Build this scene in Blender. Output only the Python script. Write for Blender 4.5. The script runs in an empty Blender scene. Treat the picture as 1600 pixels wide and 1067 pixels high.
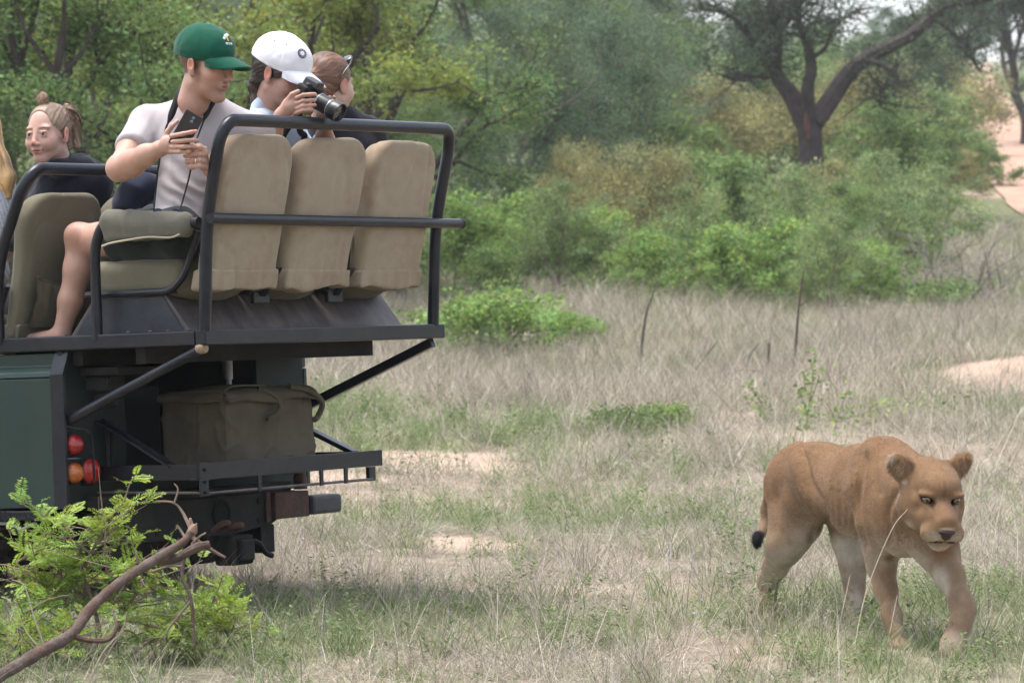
import bpy, bmesh, math, random
import numpy as np
from mathutils import Matrix, Vector

# ------------------------------------------------------------------ camera, sky, sun, exposure
SC = bpy.context.scene
COL = SC.collection
F_PX, CAM_H = 5600.0, 1.4
PITCH = math.atan((533.5 - 420.0) / F_PX)
cam_data = bpy.data.cameras.new('camera')
cam_data.sensor_width = 36.0
cam_data.lens = 36.0 * F_PX / 1600.0
cam_data.clip_start = 0.5
cam_data.clip_end = 3000.0
cam_data.dof.use_dof = True
cam_data.dof.focus_distance = 13.7
cam_data.dof.aperture_fstop = 8.0
cam = bpy.data.objects.new('camera', cam_data)
cam.location = (0, 0, CAM_H)
cam.rotation_euler = (math.radians(90) - PITCH, 0, 0)
COL.objects.link(cam)
SC.camera = cam

SUN_EL, SUN_AZ = math.radians(74), math.radians(285)      # azimuth clockwise from +Y: high, from the left
world = bpy.data.worlds.new('World')
SC.world = world
world.use_nodes = True
wn = world.node_tree.nodes
wl_ = world.node_tree.links
wn.clear()
w_out = wn.new('ShaderNodeOutputWorld')
w_bg = wn.new('ShaderNodeBackground')
w_sky = wn.new('ShaderNodeTexSky')
w_sky.sky_type = 'NISHITA'
w_sky.sun_disc = False
w_sky.sun_elevation = SUN_EL
w_sky.sun_rotation = SUN_AZ
w_sky.dust_density = 3.0
w_sky.air_density = 1.0
w_hs = wn.new('ShaderNodeHueSaturation')
w_hs.inputs['Saturation'].default_value = 0.5
w_hs.inputs['Value'].default_value = 1.0
w_bg.inputs['Strength'].default_value = 0.15
wl_.new(w_sky.outputs[0], w_hs.inputs['Color'])
wl_.new(w_hs.outputs[0], w_bg.inputs['Color'])
wl_.new(w_bg.outputs[0], w_out.inputs['Surface'])

sun_data = bpy.data.lights.new('sun', 'SUN')
sun_data.energy = 1.5
sun_data.angle = math.radians(28)
sun_data.color = (1.0, 0.965, 0.92)
sun = bpy.data.objects.new('sun', sun_data)
sd = Vector((math.sin(SUN_AZ) * math.cos(SUN_EL), math.cos(SUN_AZ) * math.cos(SUN_EL), math.sin(SUN_EL)))
sun.rotation_euler = sd.to_track_quat('Z', 'Y').to_euler()
sun.location = (0, 0, 30)
COL.objects.link(sun)

SC.view_settings.view_transform = 'Standard'
SC.view_settings.look = 'None'
SC.view_settings.gamma = 1.0
SC.view_settings.exposure = 1.45
SC.view_settings.use_curve_mapping = False
SC.render.engine = 'CYCLES'
SC.cycles.use_denoising = True
SC.cycles.max_bounces = 4
SC.cycles.diffuse_bounces = 2
SC.cycles.glossy_bounces = 2
SC.cycles.transmission_bounces = 2
SC.cycles.transparent_max_bounces = 4
SC.cycles.sample_clamp_indirect = 6.0
SC.cycles.use_adaptive_sampling = True
SC.cycles.adaptive_threshold = 0.025

rng = np.random.default_rng(7)
random.seed(7)
A = np.array

# ------------------------------------------------------------------ measuring helper (photograph sighting -> metres)
FW = A([0, math.cos(PITCH), -math.sin(PITCH)])
UP = A([0, math.sin(PITCH), math.cos(PITCH)])
RT = A([1.0, 0, 0])
CAMP = A([0, 0, CAM_H])
def at(px, py, D):
    return CAMP + (RT * (px - 800) / F_PX - UP * (py - 533.5) / F_PX + FW) * D

def sight(P):
    d = np.asarray(P) - CAMP
    z = d @ FW
    return 800 + F_PX * (d @ RT) / z, 533.5 - F_PX * (d @ UP) / z

# ------------------------------------------------------------------ materials
MATS = {}
def lin(c):
    return tuple((x / 255 / 12.92) if x / 255 <= 0.04045 else ((x / 255 + 0.055) / 1.055) ** 2.4 for x in c)

def mat(name, col, rough=0.7, var=0.0, scale=8.0, bump=0.0, bscale=60.0, metal=0.0, col2=None, spec=0.4,
        attr=None, tint=False, island=0.0, transl=0.0, coat=0.0, stretch=None, dirt=None, dirt_amt=0.0, dirt_scale=3.0, hue=0.0, sheen=0.0, sss=0.0):
    if name in MATS:
        return MATS[name]
    m = bpy.data.materials.new(name)
    m.use_nodes = True
    nt = m.node_tree
    N, L = nt.nodes, nt.links
    N.clear()
    out = N.new('ShaderNodeOutputMaterial')
    bs = N.new('ShaderNodeBsdfPrincipled')
    bs.inputs['Roughness'].default_value = rough
    bs.inputs['Metallic'].default_value = metal
    bs.inputs['Specular IOR Level'].default_value = spec
    if coat:
        bs.inputs['Coat Weight'].default_value = coat
        bs.inputs['Coat Roughness'].default_value = 0.15
    if sheen:
        bs.inputs['Sheen Weight'].default_value = sheen
    if sss:
        bs.inputs['Subsurface Weight'].default_value = sss
        bs.inputs['Subsurface Radius'].default_value = (0.012, 0.005, 0.003)
        bs.inputs['Subsurface Scale'].default_value = 1.0
    if attr:
        a = N.new('ShaderNodeAttribute')
        a.attribute_name = attr
        c = a.outputs['Color']
    else:
        r = N.new('ShaderNodeRGB')
        r.outputs[0].default_value = (*col, 1)
        c = r.outputs[0]
    tc = N.new('ShaderNodeTexCoord')
    vec = tc.outputs['Object']
    if stretch:
        mp = N.new('ShaderNodeMapping')
        mp.inputs['Scale'].default_value = stretch
        L.new(vec, mp.inputs['Vector'])
        vec = mp.outputs[0]
    if var or col2:
        nz = N.new('ShaderNodeTexNoise')
        nz.inputs['Scale'].default_value = scale
        nz.inputs['Detail'].default_value = 5
        nz.inputs['Roughness'].default_value = 0.65
        L.new(vec, nz.inputs['Vector'])
        if col2:
            mr = N.new('ShaderNodeMapRange')
            mr.inputs[1].default_value = 0.38
            mr.inputs[2].default_value = 0.62
            L.new(nz.outputs['Fac'], mr.inputs[0])
            mx = N.new('ShaderNodeMixRGB')
            mx.inputs[2].default_value = (*col2, 1)
            L.new(mr.outputs[0], mx.inputs[0])
            L.new(c, mx.inputs[1])
            c = mx.outputs[0]
        if var:
            mr = N.new('ShaderNodeMapRange')
            mr.inputs[1].default_value = 0.25
            mr.inputs[2].default_value = 0.75
            mr.inputs[3].default_value = 1 - var
            mr.inputs[4].default_value = 1 + var
            L.new(nz.outputs['Fac'], mr.inputs[0])
            vm = N.new('ShaderNodeVectorMath')
            vm.operation = 'SCALE'
            L.new(c, vm.inputs[0])
            L.new(mr.outputs[0], vm.inputs['Scale'])
            c = vm.outputs[0]
    if dirt:
        nz2 = N.new('ShaderNodeTexNoise')
        nz2.inputs['Scale'].default_value = dirt_scale
        nz2.inputs['Detail'].default_value = 8
        nz2.inputs['Roughness'].default_value = 0.7
        L.new(vec, nz2.inputs['Vector'])
        mr = N.new('ShaderNodeMapRange')
        mr.inputs[1].default_value = 0.42
        mr.inputs[2].default_value = 0.72
        mr.inputs[4].default_value = dirt_amt
        L.new(nz2.outputs['Fac'], mr.inputs[0])
        mx = N.new('ShaderNodeMixRGB')
        mx.inputs[2].default_value = (*dirt, 1)
        L.new(mr.outputs[0], mx.inputs[0])
        L.new(c, mx.inputs[1])
        c = mx.outputs[0]
    if island or hue:
        g = N.new('ShaderNodeNewGeometry')
        hs = N.new('ShaderNodeHueSaturation')
        if island:
            mr = N.new('ShaderNodeMapRange')
            mr.inputs[3].default_value = 1 - island
            mr.inputs[4].default_value = 1 + island
            L.new(g.outputs['Random Per Island'], mr.inputs[0])
            L.new(mr.outputs[0], hs.inputs['Value'])
        if hue:
            ml = N.new('ShaderNodeMath')
            ml.operation = 'MULTIPLY'
            ml.inputs[1].default_value = 17.31
            fr = N.new('ShaderNodeMath')
            fr.operation = 'FRACT'
            L.new(g.outputs['Random Per Island'], ml.inputs[0])
            L.new(ml.outputs[0], fr.inputs[0])
            mr2 = N.new('ShaderNodeMapRange')
            mr2.inputs[3].default_value = 0.5 - hue
            mr2.inputs[4].default_value = 0.5 + hue
            L.new(fr.outputs[0], mr2.inputs[0])
            L.new(mr2.outputs[0], hs.inputs['Hue'])
        L.new(c, hs.inputs['Color'])
        c = hs.outputs[0]
    if tint:
        ta = N.new('ShaderNodeAttribute'); ta.attribute_name = 'Col'
        tm = N.new('ShaderNodeVectorMath'); tm.operation = 'MULTIPLY'
        L.new(c, tm.inputs[0]); L.new(ta.outputs['Color'], tm.inputs[1])
        c = tm.outputs[0]
    L.new(c, bs.inputs['Base Color'])
    if bump:
        nb = N.new('ShaderNodeTexNoise')
        nb.inputs['Scale'].default_value = bscale
        nb.inputs['Detail'].default_value = 4
        L.new(vec, nb.inputs['Vector'])
        bp = N.new('ShaderNodeBump')
        bp.inputs['Strength'].default_value = bump
        bp.inputs['Distance'].default_value = 0.01
        L.new(nb.outputs['Fac'], bp.inputs['Height'])
        L.new(bp.outputs[0], bs.inputs['Normal'])
    sh = bs.outputs[0]
    if transl:
        tr = N.new('ShaderNodeBsdfTranslucent')
        L.new(c, tr.inputs['Color'])
        ms = N.new('ShaderNodeMixShader')
        ms.inputs[0].default_value = transl
        L.new(sh, ms.inputs[1])
        L.new(tr.outputs[0], ms.inputs[2])
        sh = ms.outputs[0]
    L.new(sh, out.inputs['Surface'])
    MATS[name] = m
    return m

# ------------------------------------------------------------------ objects
def link(o, parent=None):
    COL.objects.link(o)
    if parent is not None:
        o.parent = parent
    return o

def tag(o, label=None, cat=None, group=None, kind=None):
    if label: o['label'] = label
    if cat: o['category'] = cat
    if group: o['group'] = group
    if kind: o['kind'] = kind
    return o

def empty(name, loc=(0, 0, 0), rot=(0, 0, 0)):
    o = bpy.data.objects.new(name, None)
    o.location = loc
    o.rotation_euler = rot
    o.empty_display_size = 0.2
    return link(o)

def mesh_np(name, verts, faces, material, parent=None, origin=None, smooth=False, colors=None, bevel=0.0, bseg=2):
    """faces: (N,3) or (N,4) array, or a list of lists"""
    v = np.asarray(verts, dtype=np.float64)
    if origin is not None:
        v = v - np.asarray(origin)
    me = bpy.data.meshes.new(name)
    if isinstance(faces, np.ndarray):
        n, k = faces.shape
        me.vertices.add(len(v))
        me.vertices.foreach_set('co', v.astype(np.float32).ravel())
        me.loops.add(n * k)
        me.loops.foreach_set('vertex_index', faces.astype(np.int32).ravel())
        me.polygons.add(n)
        me.polygons.foreach_set('loop_start', np.arange(0, n * k, k, dtype=np.int32))
        me.polygons.foreach_set('loop_total', np.full(n, k, dtype=np.int32))
        if smooth:
            me.polygons.foreach_set('use_smooth', np.ones(n, dtype=bool))
        me.update(calc_edges=True)
    else:
        me.from_pydata([tuple(p) for p in v], [], faces)
        if smooth:
            for p in me.polygons: p.use_smooth = True
        me.update()
    if colors is not None:
        ca = me.color_attributes.new('Col', 'FLOAT_COLOR', 'POINT')
        c4 = np.ones((len(v), 4), dtype=np.float32)
        c4[:, :3] = colors
        ca.data.foreach_set('color', c4.ravel())
    if material is not None:
        me.materials.append(material)
    o = bpy.data.objects.new(name, me)
    if bevel:
        b = o.modifiers.new('bevel', 'BEVEL')
        b.width = bevel
        b.segments = bseg
        b.limit_method = 'ANGLE'
        b.angle_limit = math.radians(35)
    return link(o, parent)

def rotm(rx=0, ry=0, rz=0):
    return np.array(Matrix.Rotation(rz, 3, 'Z') @ Matrix.Rotation(ry, 3, 'Y') @ Matrix.Rotation(rx, 3, 'X'))

def unit(v):
    v = np.asarray(v, float)
    return v / (np.linalg.norm(v) + 1e-12)

def frame_from(y, z):
    """columns x,y,z with y kept and z as close as possible"""
    y = unit(y); x = unit(np.cross(y, z)); z = np.cross(x, y)
    return np.stack([x, y, z], axis=1)

def smooth_path(pts, n=6):
    """Catmull-Rom through points (any dimension)"""
    P = np.asarray(pts, float)
    if len(P) < 3:
        return P
    Q = np.vstack([2 * P[0] - P[1], P, 2 * P[-1] - P[-2]])
    out = []
    for i in range(1, len(Q) - 2):
        for t in np.linspace(0, 1, n, endpoint=False):
            a, b, c, d = Q[i - 1], Q[i], Q[i + 1], Q[i + 2]
            out.append(0.5 * ((2 * b) + (-a + c) * t + (2 * a - 5 * b + 4 * c - d) * t * t + (-a + 3 * b - 3 * c + d) * t ** 3))
    out.append(P[-1])
    return np.array(out)

def fillet(pts, r, n=6):
    """polyline with rounded corners of radius r (bent pipe)"""
    P = [np.asarray(p, float) for p in pts]
    out = [P[0]]
    for i in range(1, len(P) - 1):
        a, b, c = P[i - 1], P[i], P[i + 1]
        da, dc = unit(a - b), unit(c - b)
        l = min(r, np.linalg.norm(a - b) * 0.49, np.linalg.norm(c - b) * 0.49)
        p0, p2 = b + da * l, b + dc * l
        for t in np.linspace(0, 1, n):
            out.append((1 - t) ** 2 * p0 + 2 * t * (1 - t) * b + t * t * p2)
    out.append(P[-1])
    return np.array(out)

class MB:
    def __init__(s):
        s.v, s.f = [], []
    def addv(s, vs, fs):
        n = len(s.v)
        s.v.extend([tuple(p) for p in vs])
        s.f.extend([[i + n for i in f] for f in fs])
        return s
    def box(s, c, size, R=None):
        h = np.asarray(size) / 2
        vs = []
        for sx in (-1, 1):
            for sy in (-1, 1):
                for sz in (-1, 1):
                    p = A([sx, sy, sz]) * h
                    if R is not None: p = R @ p
                    vs.append(p + np.asarray(c))
        return s.addv(vs, [[0, 1, 3, 2], [4, 6, 7, 5], [0, 4, 5, 1], [2, 3, 7, 6], [0, 2, 6, 4], [1, 5, 7, 3]])
    def box2(s, lo, hi):
        lo, hi = np.asarray(lo, float), np.asarray(hi, float)
        return s.box((lo + hi) / 2, hi - lo)
    def bar(s, a, b, w, h, upv=(0, 0, 1)):
        a, b = np.asarray(a, float), np.asarray(b, float)
        R = frame_from(b - a, upv)
        return s.box((a + b) / 2, (w, np.linalg.norm(b - a), h), R)
    def tube(s, pts, r, n=10, cap=True):
        P = np.asarray(pts, float)
        r = np.broadcast_to(np.asarray(r, float), (len(P),))
        T = np.gradient(P, axis=0)
        ref = A([0, 0, 1.0]) if abs(unit(T[0])[2]) < 0.9 else A([1.0, 0, 0])
        x = unit(np.cross(T[0], ref))
        vs = []
        for i in range(len(P)):
            t = unit(T[i])
            x = unit(x - t * (x @ t))
            y = np.cross(t, x)
            for k in range(n):
                a = 2 * math.pi * k / n
                vs.append(P[i] + r[i] * (math.cos(a) * x + math.sin(a) * y))
        fs = []
        for i in range(len(P) - 1):
            for k in range(n):
                k2 = (k + 1) % n
                fs.append([i * n + k, i * n + k2, (i + 1) * n + k2, (i + 1) * n + k])
        if cap:
            fs.append(list(range(n))[::-1])
            fs.append([(len(P) - 1) * n + k for k in range(n)])
        return s.addv(vs, fs)
    def prism(s, prof, a, b, axis):
        """prof: 2-D points in the two other axes (cyclic order), extruded from a to b along axis"""
        o = [i for i in range(3) if i != axis]
        n = len(prof)
        vs = []
        for t in (a, b):
            for p in prof:
                q = [0, 0, 0]
                q[o[0]], q[o[1]], q[axis] = p[0], p[1], t
                vs.append(q)
        fs = [list(range(n))[::-1], [n + i for i in range(n)]]
        for i in range(n):
            j = (i + 1) % n
            fs.append([i, j, n + j, n + i])
        return s.addv(vs, fs)
    def lathe(s, prof, c, d, n=20):
        """prof: (radius, distance along d)"""
        d = unit(d)
        ref = A([0, 0, 1.0]) if abs(d[2]) < 0.9 else A([1.0, 0, 0])
        x = unit(np.cross(d, ref)); y = np.cross(d, x)
        vs, fs = [], []
        for r, h in prof:
            for k in range(n):
                a = 2 * math.pi * k / n
                vs.append(np.asarray(c) + d * h + max(r, 1e-5) * (math.cos(a) * x + math.sin(a) * y))
        for i in range(len(prof) - 1):
            for k in range(n):
                k2 = (k + 1) % n
                fs.append([i * n + k, i * n + k2, (i + 1) * n + k2, (i + 1) * n + k])
        fs.append(list(range(n))[::-1])
        fs.append([(len(prof) - 1) * n + k for k in range(n)])
        return s.addv(vs, fs)
    def build(s, name, material, parent=None, smooth=False, bevel=0.0, origin=None, bseg=2):
        v = np.asarray(s.v)
        o = mesh_np(name, v, s.f, material, parent, origin, smooth, bevel=bevel, bseg=bseg)
        bm = bmesh.new(); bm.from_mesh(o.data)
        bmesh.ops.recalc_face_normals(bm, faces=bm.faces)
        bm.to_mesh(o.data); bm.free()
        if smooth:
            try:
                o.data.set_sharp_from_angle(angle=math.radians(40))
            except Exception:
                pass
        return o

# ------------------------------------------------------------------ sculpting with distance fields
def axis_grid(lo, hi, h, fine=()):
    out = [lo]
    while out[-1] < hi:
        x = out[-1]; st = h
        for a, b, hf in fine:
            if a - h * 0.5 <= x <= b: st = min(st, hf)
        out.append(x + st)
    return np.array(out)

class Sculpt:
    def __init__(s):
        s.p = []
    def cap(s, a, b, ra, rb=None, k=0.02, op='u', fr=None):
        a, b = np.asarray(a, float), np.asarray(b, float)
        rb = ra if rb is None else rb
        if fr is not None:
            q = fr[2] if len(fr) > 2 else 1.0
            a = fr[0] @ a * q + fr[1]; b = fr[0] @ b * q + fr[1]; ra *= q; rb *= q
        r = max(ra, rb)
        s.p.append(('cap', (a, b, ra, rb), np.minimum(a, b) - r, np.maximum(a, b) + r, k, op))
        return s
    def chain(s, pts, rs, k=0.02, fr=None):
        for i in range(len(pts) - 1):
            s.cap(pts[i], pts[i + 1], rs[i], rs[i + 1], k, fr=fr)
        return s
    def ell(s, c, r, R=None, k=0.02, op='u', fr=None):
        c, r = np.asarray(c, float), np.asarray(r, float)
        R = np.eye(3) if R is None else R
        if fr is not None:
            q = fr[2] if len(fr) > 2 else 1.0
            c = fr[0] @ c * q + fr[1]; R = fr[0] @ R; r = r * q
        e = np.sqrt(((R * r) ** 2).sum(1))
        s.p.append(('ell', (c, r, R), c - e, c + e, k, op))
        return s
    def box(s, c, h, rnd=0.01, R=None, k=0.01, op='u', fr=None):
        c, h = np.asarray(c, float), np.asarray(h, float)
        R = np.eye(3) if R is None else R
        if fr is not None:
            c = fr[0] @ c + fr[1]; R = fr[0] @ R
        e = np.abs(R) @ h
        s.p.append(('box', (c, h, R, rnd), c - e, c + e, k, op))
        return s
    def fn(s, f, lo, hi, k=0.01, op='u'):
        s.p.append(('fn', f, np.asarray(lo, float), np.asarray(hi, float), k, op))
        return s
    def half(s, pt, n, k=0.004):
        """cut away the side the normal points to (everywhere)"""
        s.p.append(('half', (np.asarray(pt, float), unit(n)), None, None, k, 'h'))
        return s
    def mesh(s, h, fine=((), (), ()), pad=0.03):
        los = np.array([p[2] for p in s.p if p[5] == 'u']).min(0) - pad
        his = np.array([p[3] for p in s.p if p[5] == 'u']).max(0) + pad
        ax = [axis_grid(los[i], his[i], h, fine[i]) for i in range(3)]
        Fd = np.full([len(a) for a in ax], 0.25, dtype=np.float32)
        for kind, q, lo, hi, k, op in s.p:
            if op == 'h':
                sl = [slice(0, len(a)) for a in ax]
            else:
                pd = k + 3 * h + 0.012
                sl = []
                for i in range(3):
                    i0 = max(0, np.searchsorted(ax[i], lo[i] - pd) - 1)
                    i1 = min(len(ax[i]), np.searchsorted(ax[i], hi[i] + pd) + 1)
                    sl.append(slice(i0, i1))
            if any(t.stop <= t.start for t in sl): continue
            X = ax[0][sl[0]][:, None, None].astype(np.float32)
            Y = ax[1][sl[1]][None, :, None].astype(np.float32)
            Z = ax[2][sl[2]][None, None, :].astype(np.float32)
            if kind == 'cap':
                a, b, ra, rb = q
                d = b - a; L2 = max(float(d @ d), 1e-12)
                t = np.clip(((X - a[0]) * d[0] + (Y - a[1]) * d[1] + (Z - a[2]) * d[2]) / L2, 0, 1)
                D = np.sqrt((X - a[0] - t * d[0]) ** 2 + (Y - a[1] - t * d[1]) ** 2 + (Z - a[2] - t * d[2]) ** 2) - (ra + (rb - ra) * t)
            elif kind in ('ell', 'box'):
                c, r, R = q[0], q[1], q[2]
                x = (X - c[0]) * R[0, 0] + (Y - c[1]) * R[1, 0] + (Z - c[2]) * R[2, 0]
                y = (X - c[0]) * R[0, 1] + (Y - c[1]) * R[1, 1] + (Z - c[2]) * R[2, 1]
                z = (X - c[0]) * R[0, 2] + (Y - c[1]) * R[1, 2] + (Z - c[2]) * R[2, 2]
                if kind == 'ell':
                    k0 = np.sqrt((x / r[0]) ** 2 + (y / r[1]) ** 2 + (z / r[2]) ** 2)
                    k1 = np.sqrt((x / r[0] ** 2) ** 2 + (y / r[1] ** 2) ** 2 + (z / r[2] ** 2) ** 2)
                    D = k0 * (k0 - 1) / np.maximum(k1, 1e-6)
                else:
                    rd = q[3]
                    ux, uy, uz = np.abs(x) - r[0] + rd, np.abs(y) - r[1] + rd, np.abs(z) - r[2] + rd
                    D = np.sqrt(np.maximum(ux, 0) ** 2 + np.maximum(uy, 0) ** 2 + np.maximum(uz, 0) ** 2) + np.minimum(np.maximum(ux, np.maximum(uy, uz)), 0) - rd
            elif kind == 'half':
                pt, n = q
                D = (X - pt[0]) * n[0] + (Y - pt[1]) * n[1] + (Z - pt[2]) * n[2]
            else:
                D = q(X, Y, Z)
            D = np.broadcast_to(D, [t.stop - t.start for t in sl]).astype(np.float32)
            o = Fd[sl[0], sl[1], sl[2]]
            if op == 'u':
                hh = np.maximum(k - np.abs(o - D), 0) / k
                Fd[sl[0], sl[1], sl[2]] = np.minimum(o, D) - hh * hh * k * 0.25
            else:
                if op == 's': D = -D
                hh = np.maximum(k - np.abs(o - D), 0) / k
                Fd[sl[0], sl[1], sl[2]] = np.maximum(o, D) + hh * hh * k * 0.25
        return surface_net(Fd, ax)

def surface_net(Fd, ax):
    I = Fd < 0
    c = np.zeros([n - 1 for n in Fd.shape], dtype=np.int8)
    corners = [(i, j, k) for i in (0, 1) for j in (0, 1) for k in (0, 1)]
    nx, ny, nz = Fd.shape
    for i, j, k in corners:
        c += I[i:nx - 1 + i, j:ny - 1 + j, k:nz - 1 + k]
    ci, cj, ck = np.nonzero((c > 0) & (c < 8))
    n = len(ci)
    acc = np.zeros((n, 3)); cnt = np.zeros(n)
    for a in corners:
        for d in range(3):
            if a[d] == 1: continue
            b = list(a); b[d] = 1
            va = Fd[ci + a[0], cj + a[1], ck + a[2]]
            vb = Fd[ci + b[0], cj + b[1], ck + b[2]]
            m = (va < 0) != (vb < 0)
            t = np.where(m, va / np.where(m, va - vb, 1), 0)
            pa = np.stack([ax[0][ci + a[0]], ax[1][cj + a[1]], ax[2][ck + a[2]]], 1)
            pb = np.stack([ax[0][ci + b[0]], ax[1][cj + b[1]], ax[2][ck + b[2]]], 1)
            acc += np.where(m[:, None], pa + (pb - pa) * t[:, None], 0)
            cnt += m
    V = acc / cnt[:, None]
    idx = np.full(c.shape, -1, dtype=np.int64)
    idx[ci, cj, ck] = np.arange(n)
    faces = []
    for d in range(3):
        e1, e2 = (d + 1) % 3, (d + 2) % 3
        s0 = [slice(1, -1)] * 3; s1 = [slice(1, -1)] * 3
        s0[d] = slice(0, -1); s1[d] = slice(1, None)
        a, b = I[tuple(s0)], I[tuple(s1)]
        w = np.array(np.nonzero(a != b)).T
        if len(w) == 0: continue
        ins = a[tuple(w.T)]
        g = w.copy()
        g[:, e1] += 1; g[:, e2] += 1
        q = []
        for o1, o2 in ((-1, -1), (0, -1), (0, 0), (-1, 0)):
            h = g.copy(); h[:, e1] += o1; h[:, e2] += o2
            q.append(idx[h[:, 0], h[:, 1], h[:, 2]])
        q = np.stack(q, 1)
        q[~ins] = q[~ins][:, ::-1]
        faces.append(q)
    Fc = np.vstack(faces)
    Fc = Fc[(Fc >= 0).all(1)]
    return V, Fc

def vnormals(V, Fc):
    n = np.zeros_like(V)
    fn = np.cross(V[Fc[:, 2]] - V[Fc[:, 0]], V[Fc[:, 3 if Fc.shape[1] == 4 else 1]] - V[Fc[:, 1 if Fc.shape[1] == 4 else 0]])
    if Fc.shape[1] == 3:
        fn = np.cross(V[Fc[:, 1]] - V[Fc[:, 0]], V[Fc[:, 2]] - V[Fc[:, 0]])
    for k in range(Fc.shape[1]):
        np.add.at(n, Fc[:, k], fn)
    return n / (np.linalg.norm(n, axis=1, keepdims=True) + 1e-12)

def relax(V, Fc, it=1, lam=0.5):
    for _ in range(it):
        s = np.zeros_like(V); c = np.zeros(len(V))
        k = Fc.shape[1]
        for i in range(k):
            a, b = Fc[:, i], Fc[:, (i + 1) % k]
            np.add.at(s, a, V[b]); np.add.at(c, a, 1)
            np.add.at(s, b, V[a]); np.add.at(c, b, 1)
        V = V + lam * (s / np.maximum(c, 1)[:, None] - V)
    return V

_perm = np.random.default_rng(3).permutation(512).astype(np.int64)
_perm = np.concatenate([_perm, _perm, _perm])
_rv = np.random.default_rng(4).uniform(-1, 1, 512)
def vnoise(P, scale=1.0, octv=1):
    """vectorised value noise, P (N,3) or (N,2) -> about -1..1"""
    P = np.asarray(P, float)
    if P.shape[1] == 2: P = np.hstack([P, np.zeros((len(P), 1))])
    tot = np.zeros(len(P)); amp = 1.0; sm = 0
    for o in range(octv):
        Q = P * scale * (2 ** o) + 31.7 * o
        i = np.floor(Q).astype(np.int64); f = Q - i
        f = f * f * (3 - 2 * f)
        i &= 511
        r = 0
        for dx in (0, 1):
            for dy in (0, 1):
                for dz in (0, 1):
                    h = _perm[(_perm[(_perm[(i[:, 0] + dx) & 511] + i[:, 1] + dy) & 511] + i[:, 2] + dz) & 511]
                    w = (f[:, 0] if dx else 1 - f[:, 0]) * (f[:, 1] if dy else 1 - f[:, 1]) * (f[:, 2] if dz else 1 - f[:, 2])
                    r = r + w * _rv[h]
        tot += amp * r; sm += amp; amp *= 0.5
    return tot / sm * 1.4

def paint(C, V, c, r, col, soft=0.5, R=None, fr=None, amt=1.0, mask=None):
    """blend colour into an ellipsoidal zone of a vertex-coloured surface"""
    c = np.asarray(c, float); r = np.asarray(r, float) * np.ones(3)
    R = np.eye(3) if R is None else R
    if fr is not None:
        g = fr[2] if len(fr) > 2 else 1.0
        c = fr[0] @ c * g + fr[1]; R = fr[0] @ R; r = r * g
    q = np.linalg.norm(((V - c) @ R) / r, axis=1)
    w = np.clip((1 - q) / soft, 0, 1)
    w = w * w * (3 - 2 * w) * amt
    if mask is not None: w = w * mask
    C[:] = C * (1 - w[:, None]) + np.asarray(col)[None, :] * w[:, None]

# ------------------------------------------------------------------ lay of the land: flat near the track, rising behind
_TD = A([-60, 0, 18, 24, 32, 40, 50, 60, 70, 90, 120, 200, 350, 600, 750.])
_TZ = A([0, 0, 0, .06, .25, .5, .86, 1.4, 2.1, 3.45, 5.4, 11, 20.5, 36, 42.])
def ground_z(x, y):
    x = np.asarray(x, float); y = np.asarray(y, float)
    z = np.interp(y, _TD, _TZ)
    P = np.stack([np.ravel(x + 0 * y), np.ravel(y + 0 * x)], 1)
    far = np.clip((P[:, 1] - 16) / 20, 0, 1)
    n = 0.02 * vnoise(P, 0.9, 2) + far * 0.12 * vnoise(P, 0.12, 2)
    bank = .30 * np.exp(-((P[:, 0] - 5.0) / 1.6) ** 2 - ((P[:, 1] - 33.8) / 1.8) ** 2)
    return z + (n + bank).reshape(np.shape(z))
# ================================================================== THE SETTING
def patch_mask(x, y):
    """1 where bare sandy soil lies open"""
    m = np.zeros_like(x)
    for cx, cy, rx, ry in BARE:
        q = np.hypot((x - cx) / rx, (y - cy) / ry) + 0.35 * vnoise(np.stack([x, y], 1), 2.2 / max(rx, .4), 2)
        m = np.maximum(m, np.clip((1.15 - q) / 0.45, 0, 1))
    return m
BARE = [(-0.75, 24.4, 0.75, 1.0), (-0.15, 23.9, 0.35, 0.35), (-1.75, 22.6, 0.9, 0.8), (4.75, 32.6, 1.35, 1.7), (-0.2, 18.3, 0.3, 0.4), (0.25, 15.6, 0.25, 0.25),
        (11.8, 84, 2.6, 2.2), (-1.9, 20.3, 1.1, 0.5)]

gxs = np.concatenate([np.linspace(-200, -30, 14), np.linspace(-26, -8, 16), np.linspace(-7, 9, 81), np.linspace(10, 30, 18), np.linspace(36, 240, 16)])
gys = np.concatenate([np.linspace(-60, 8, 12), np.linspace(9, 45, 145), np.linspace(46, 120, 60), np.linspace(126, 400, 50), np.linspace(430, 740, 10)])
GX, GY = np.meshgrid(gxs, gys, indexing='ij')
GZ = ground_z(GX, GY)
gi = np.arange(GX.size).reshape(GX.shape)
gf = np.stack([gi[:-1, :-1].ravel(), gi[1:, :-1].ravel(), gi[1:, 1:].ravel(), gi[:-1, 1:].ravel()], 1)

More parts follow.
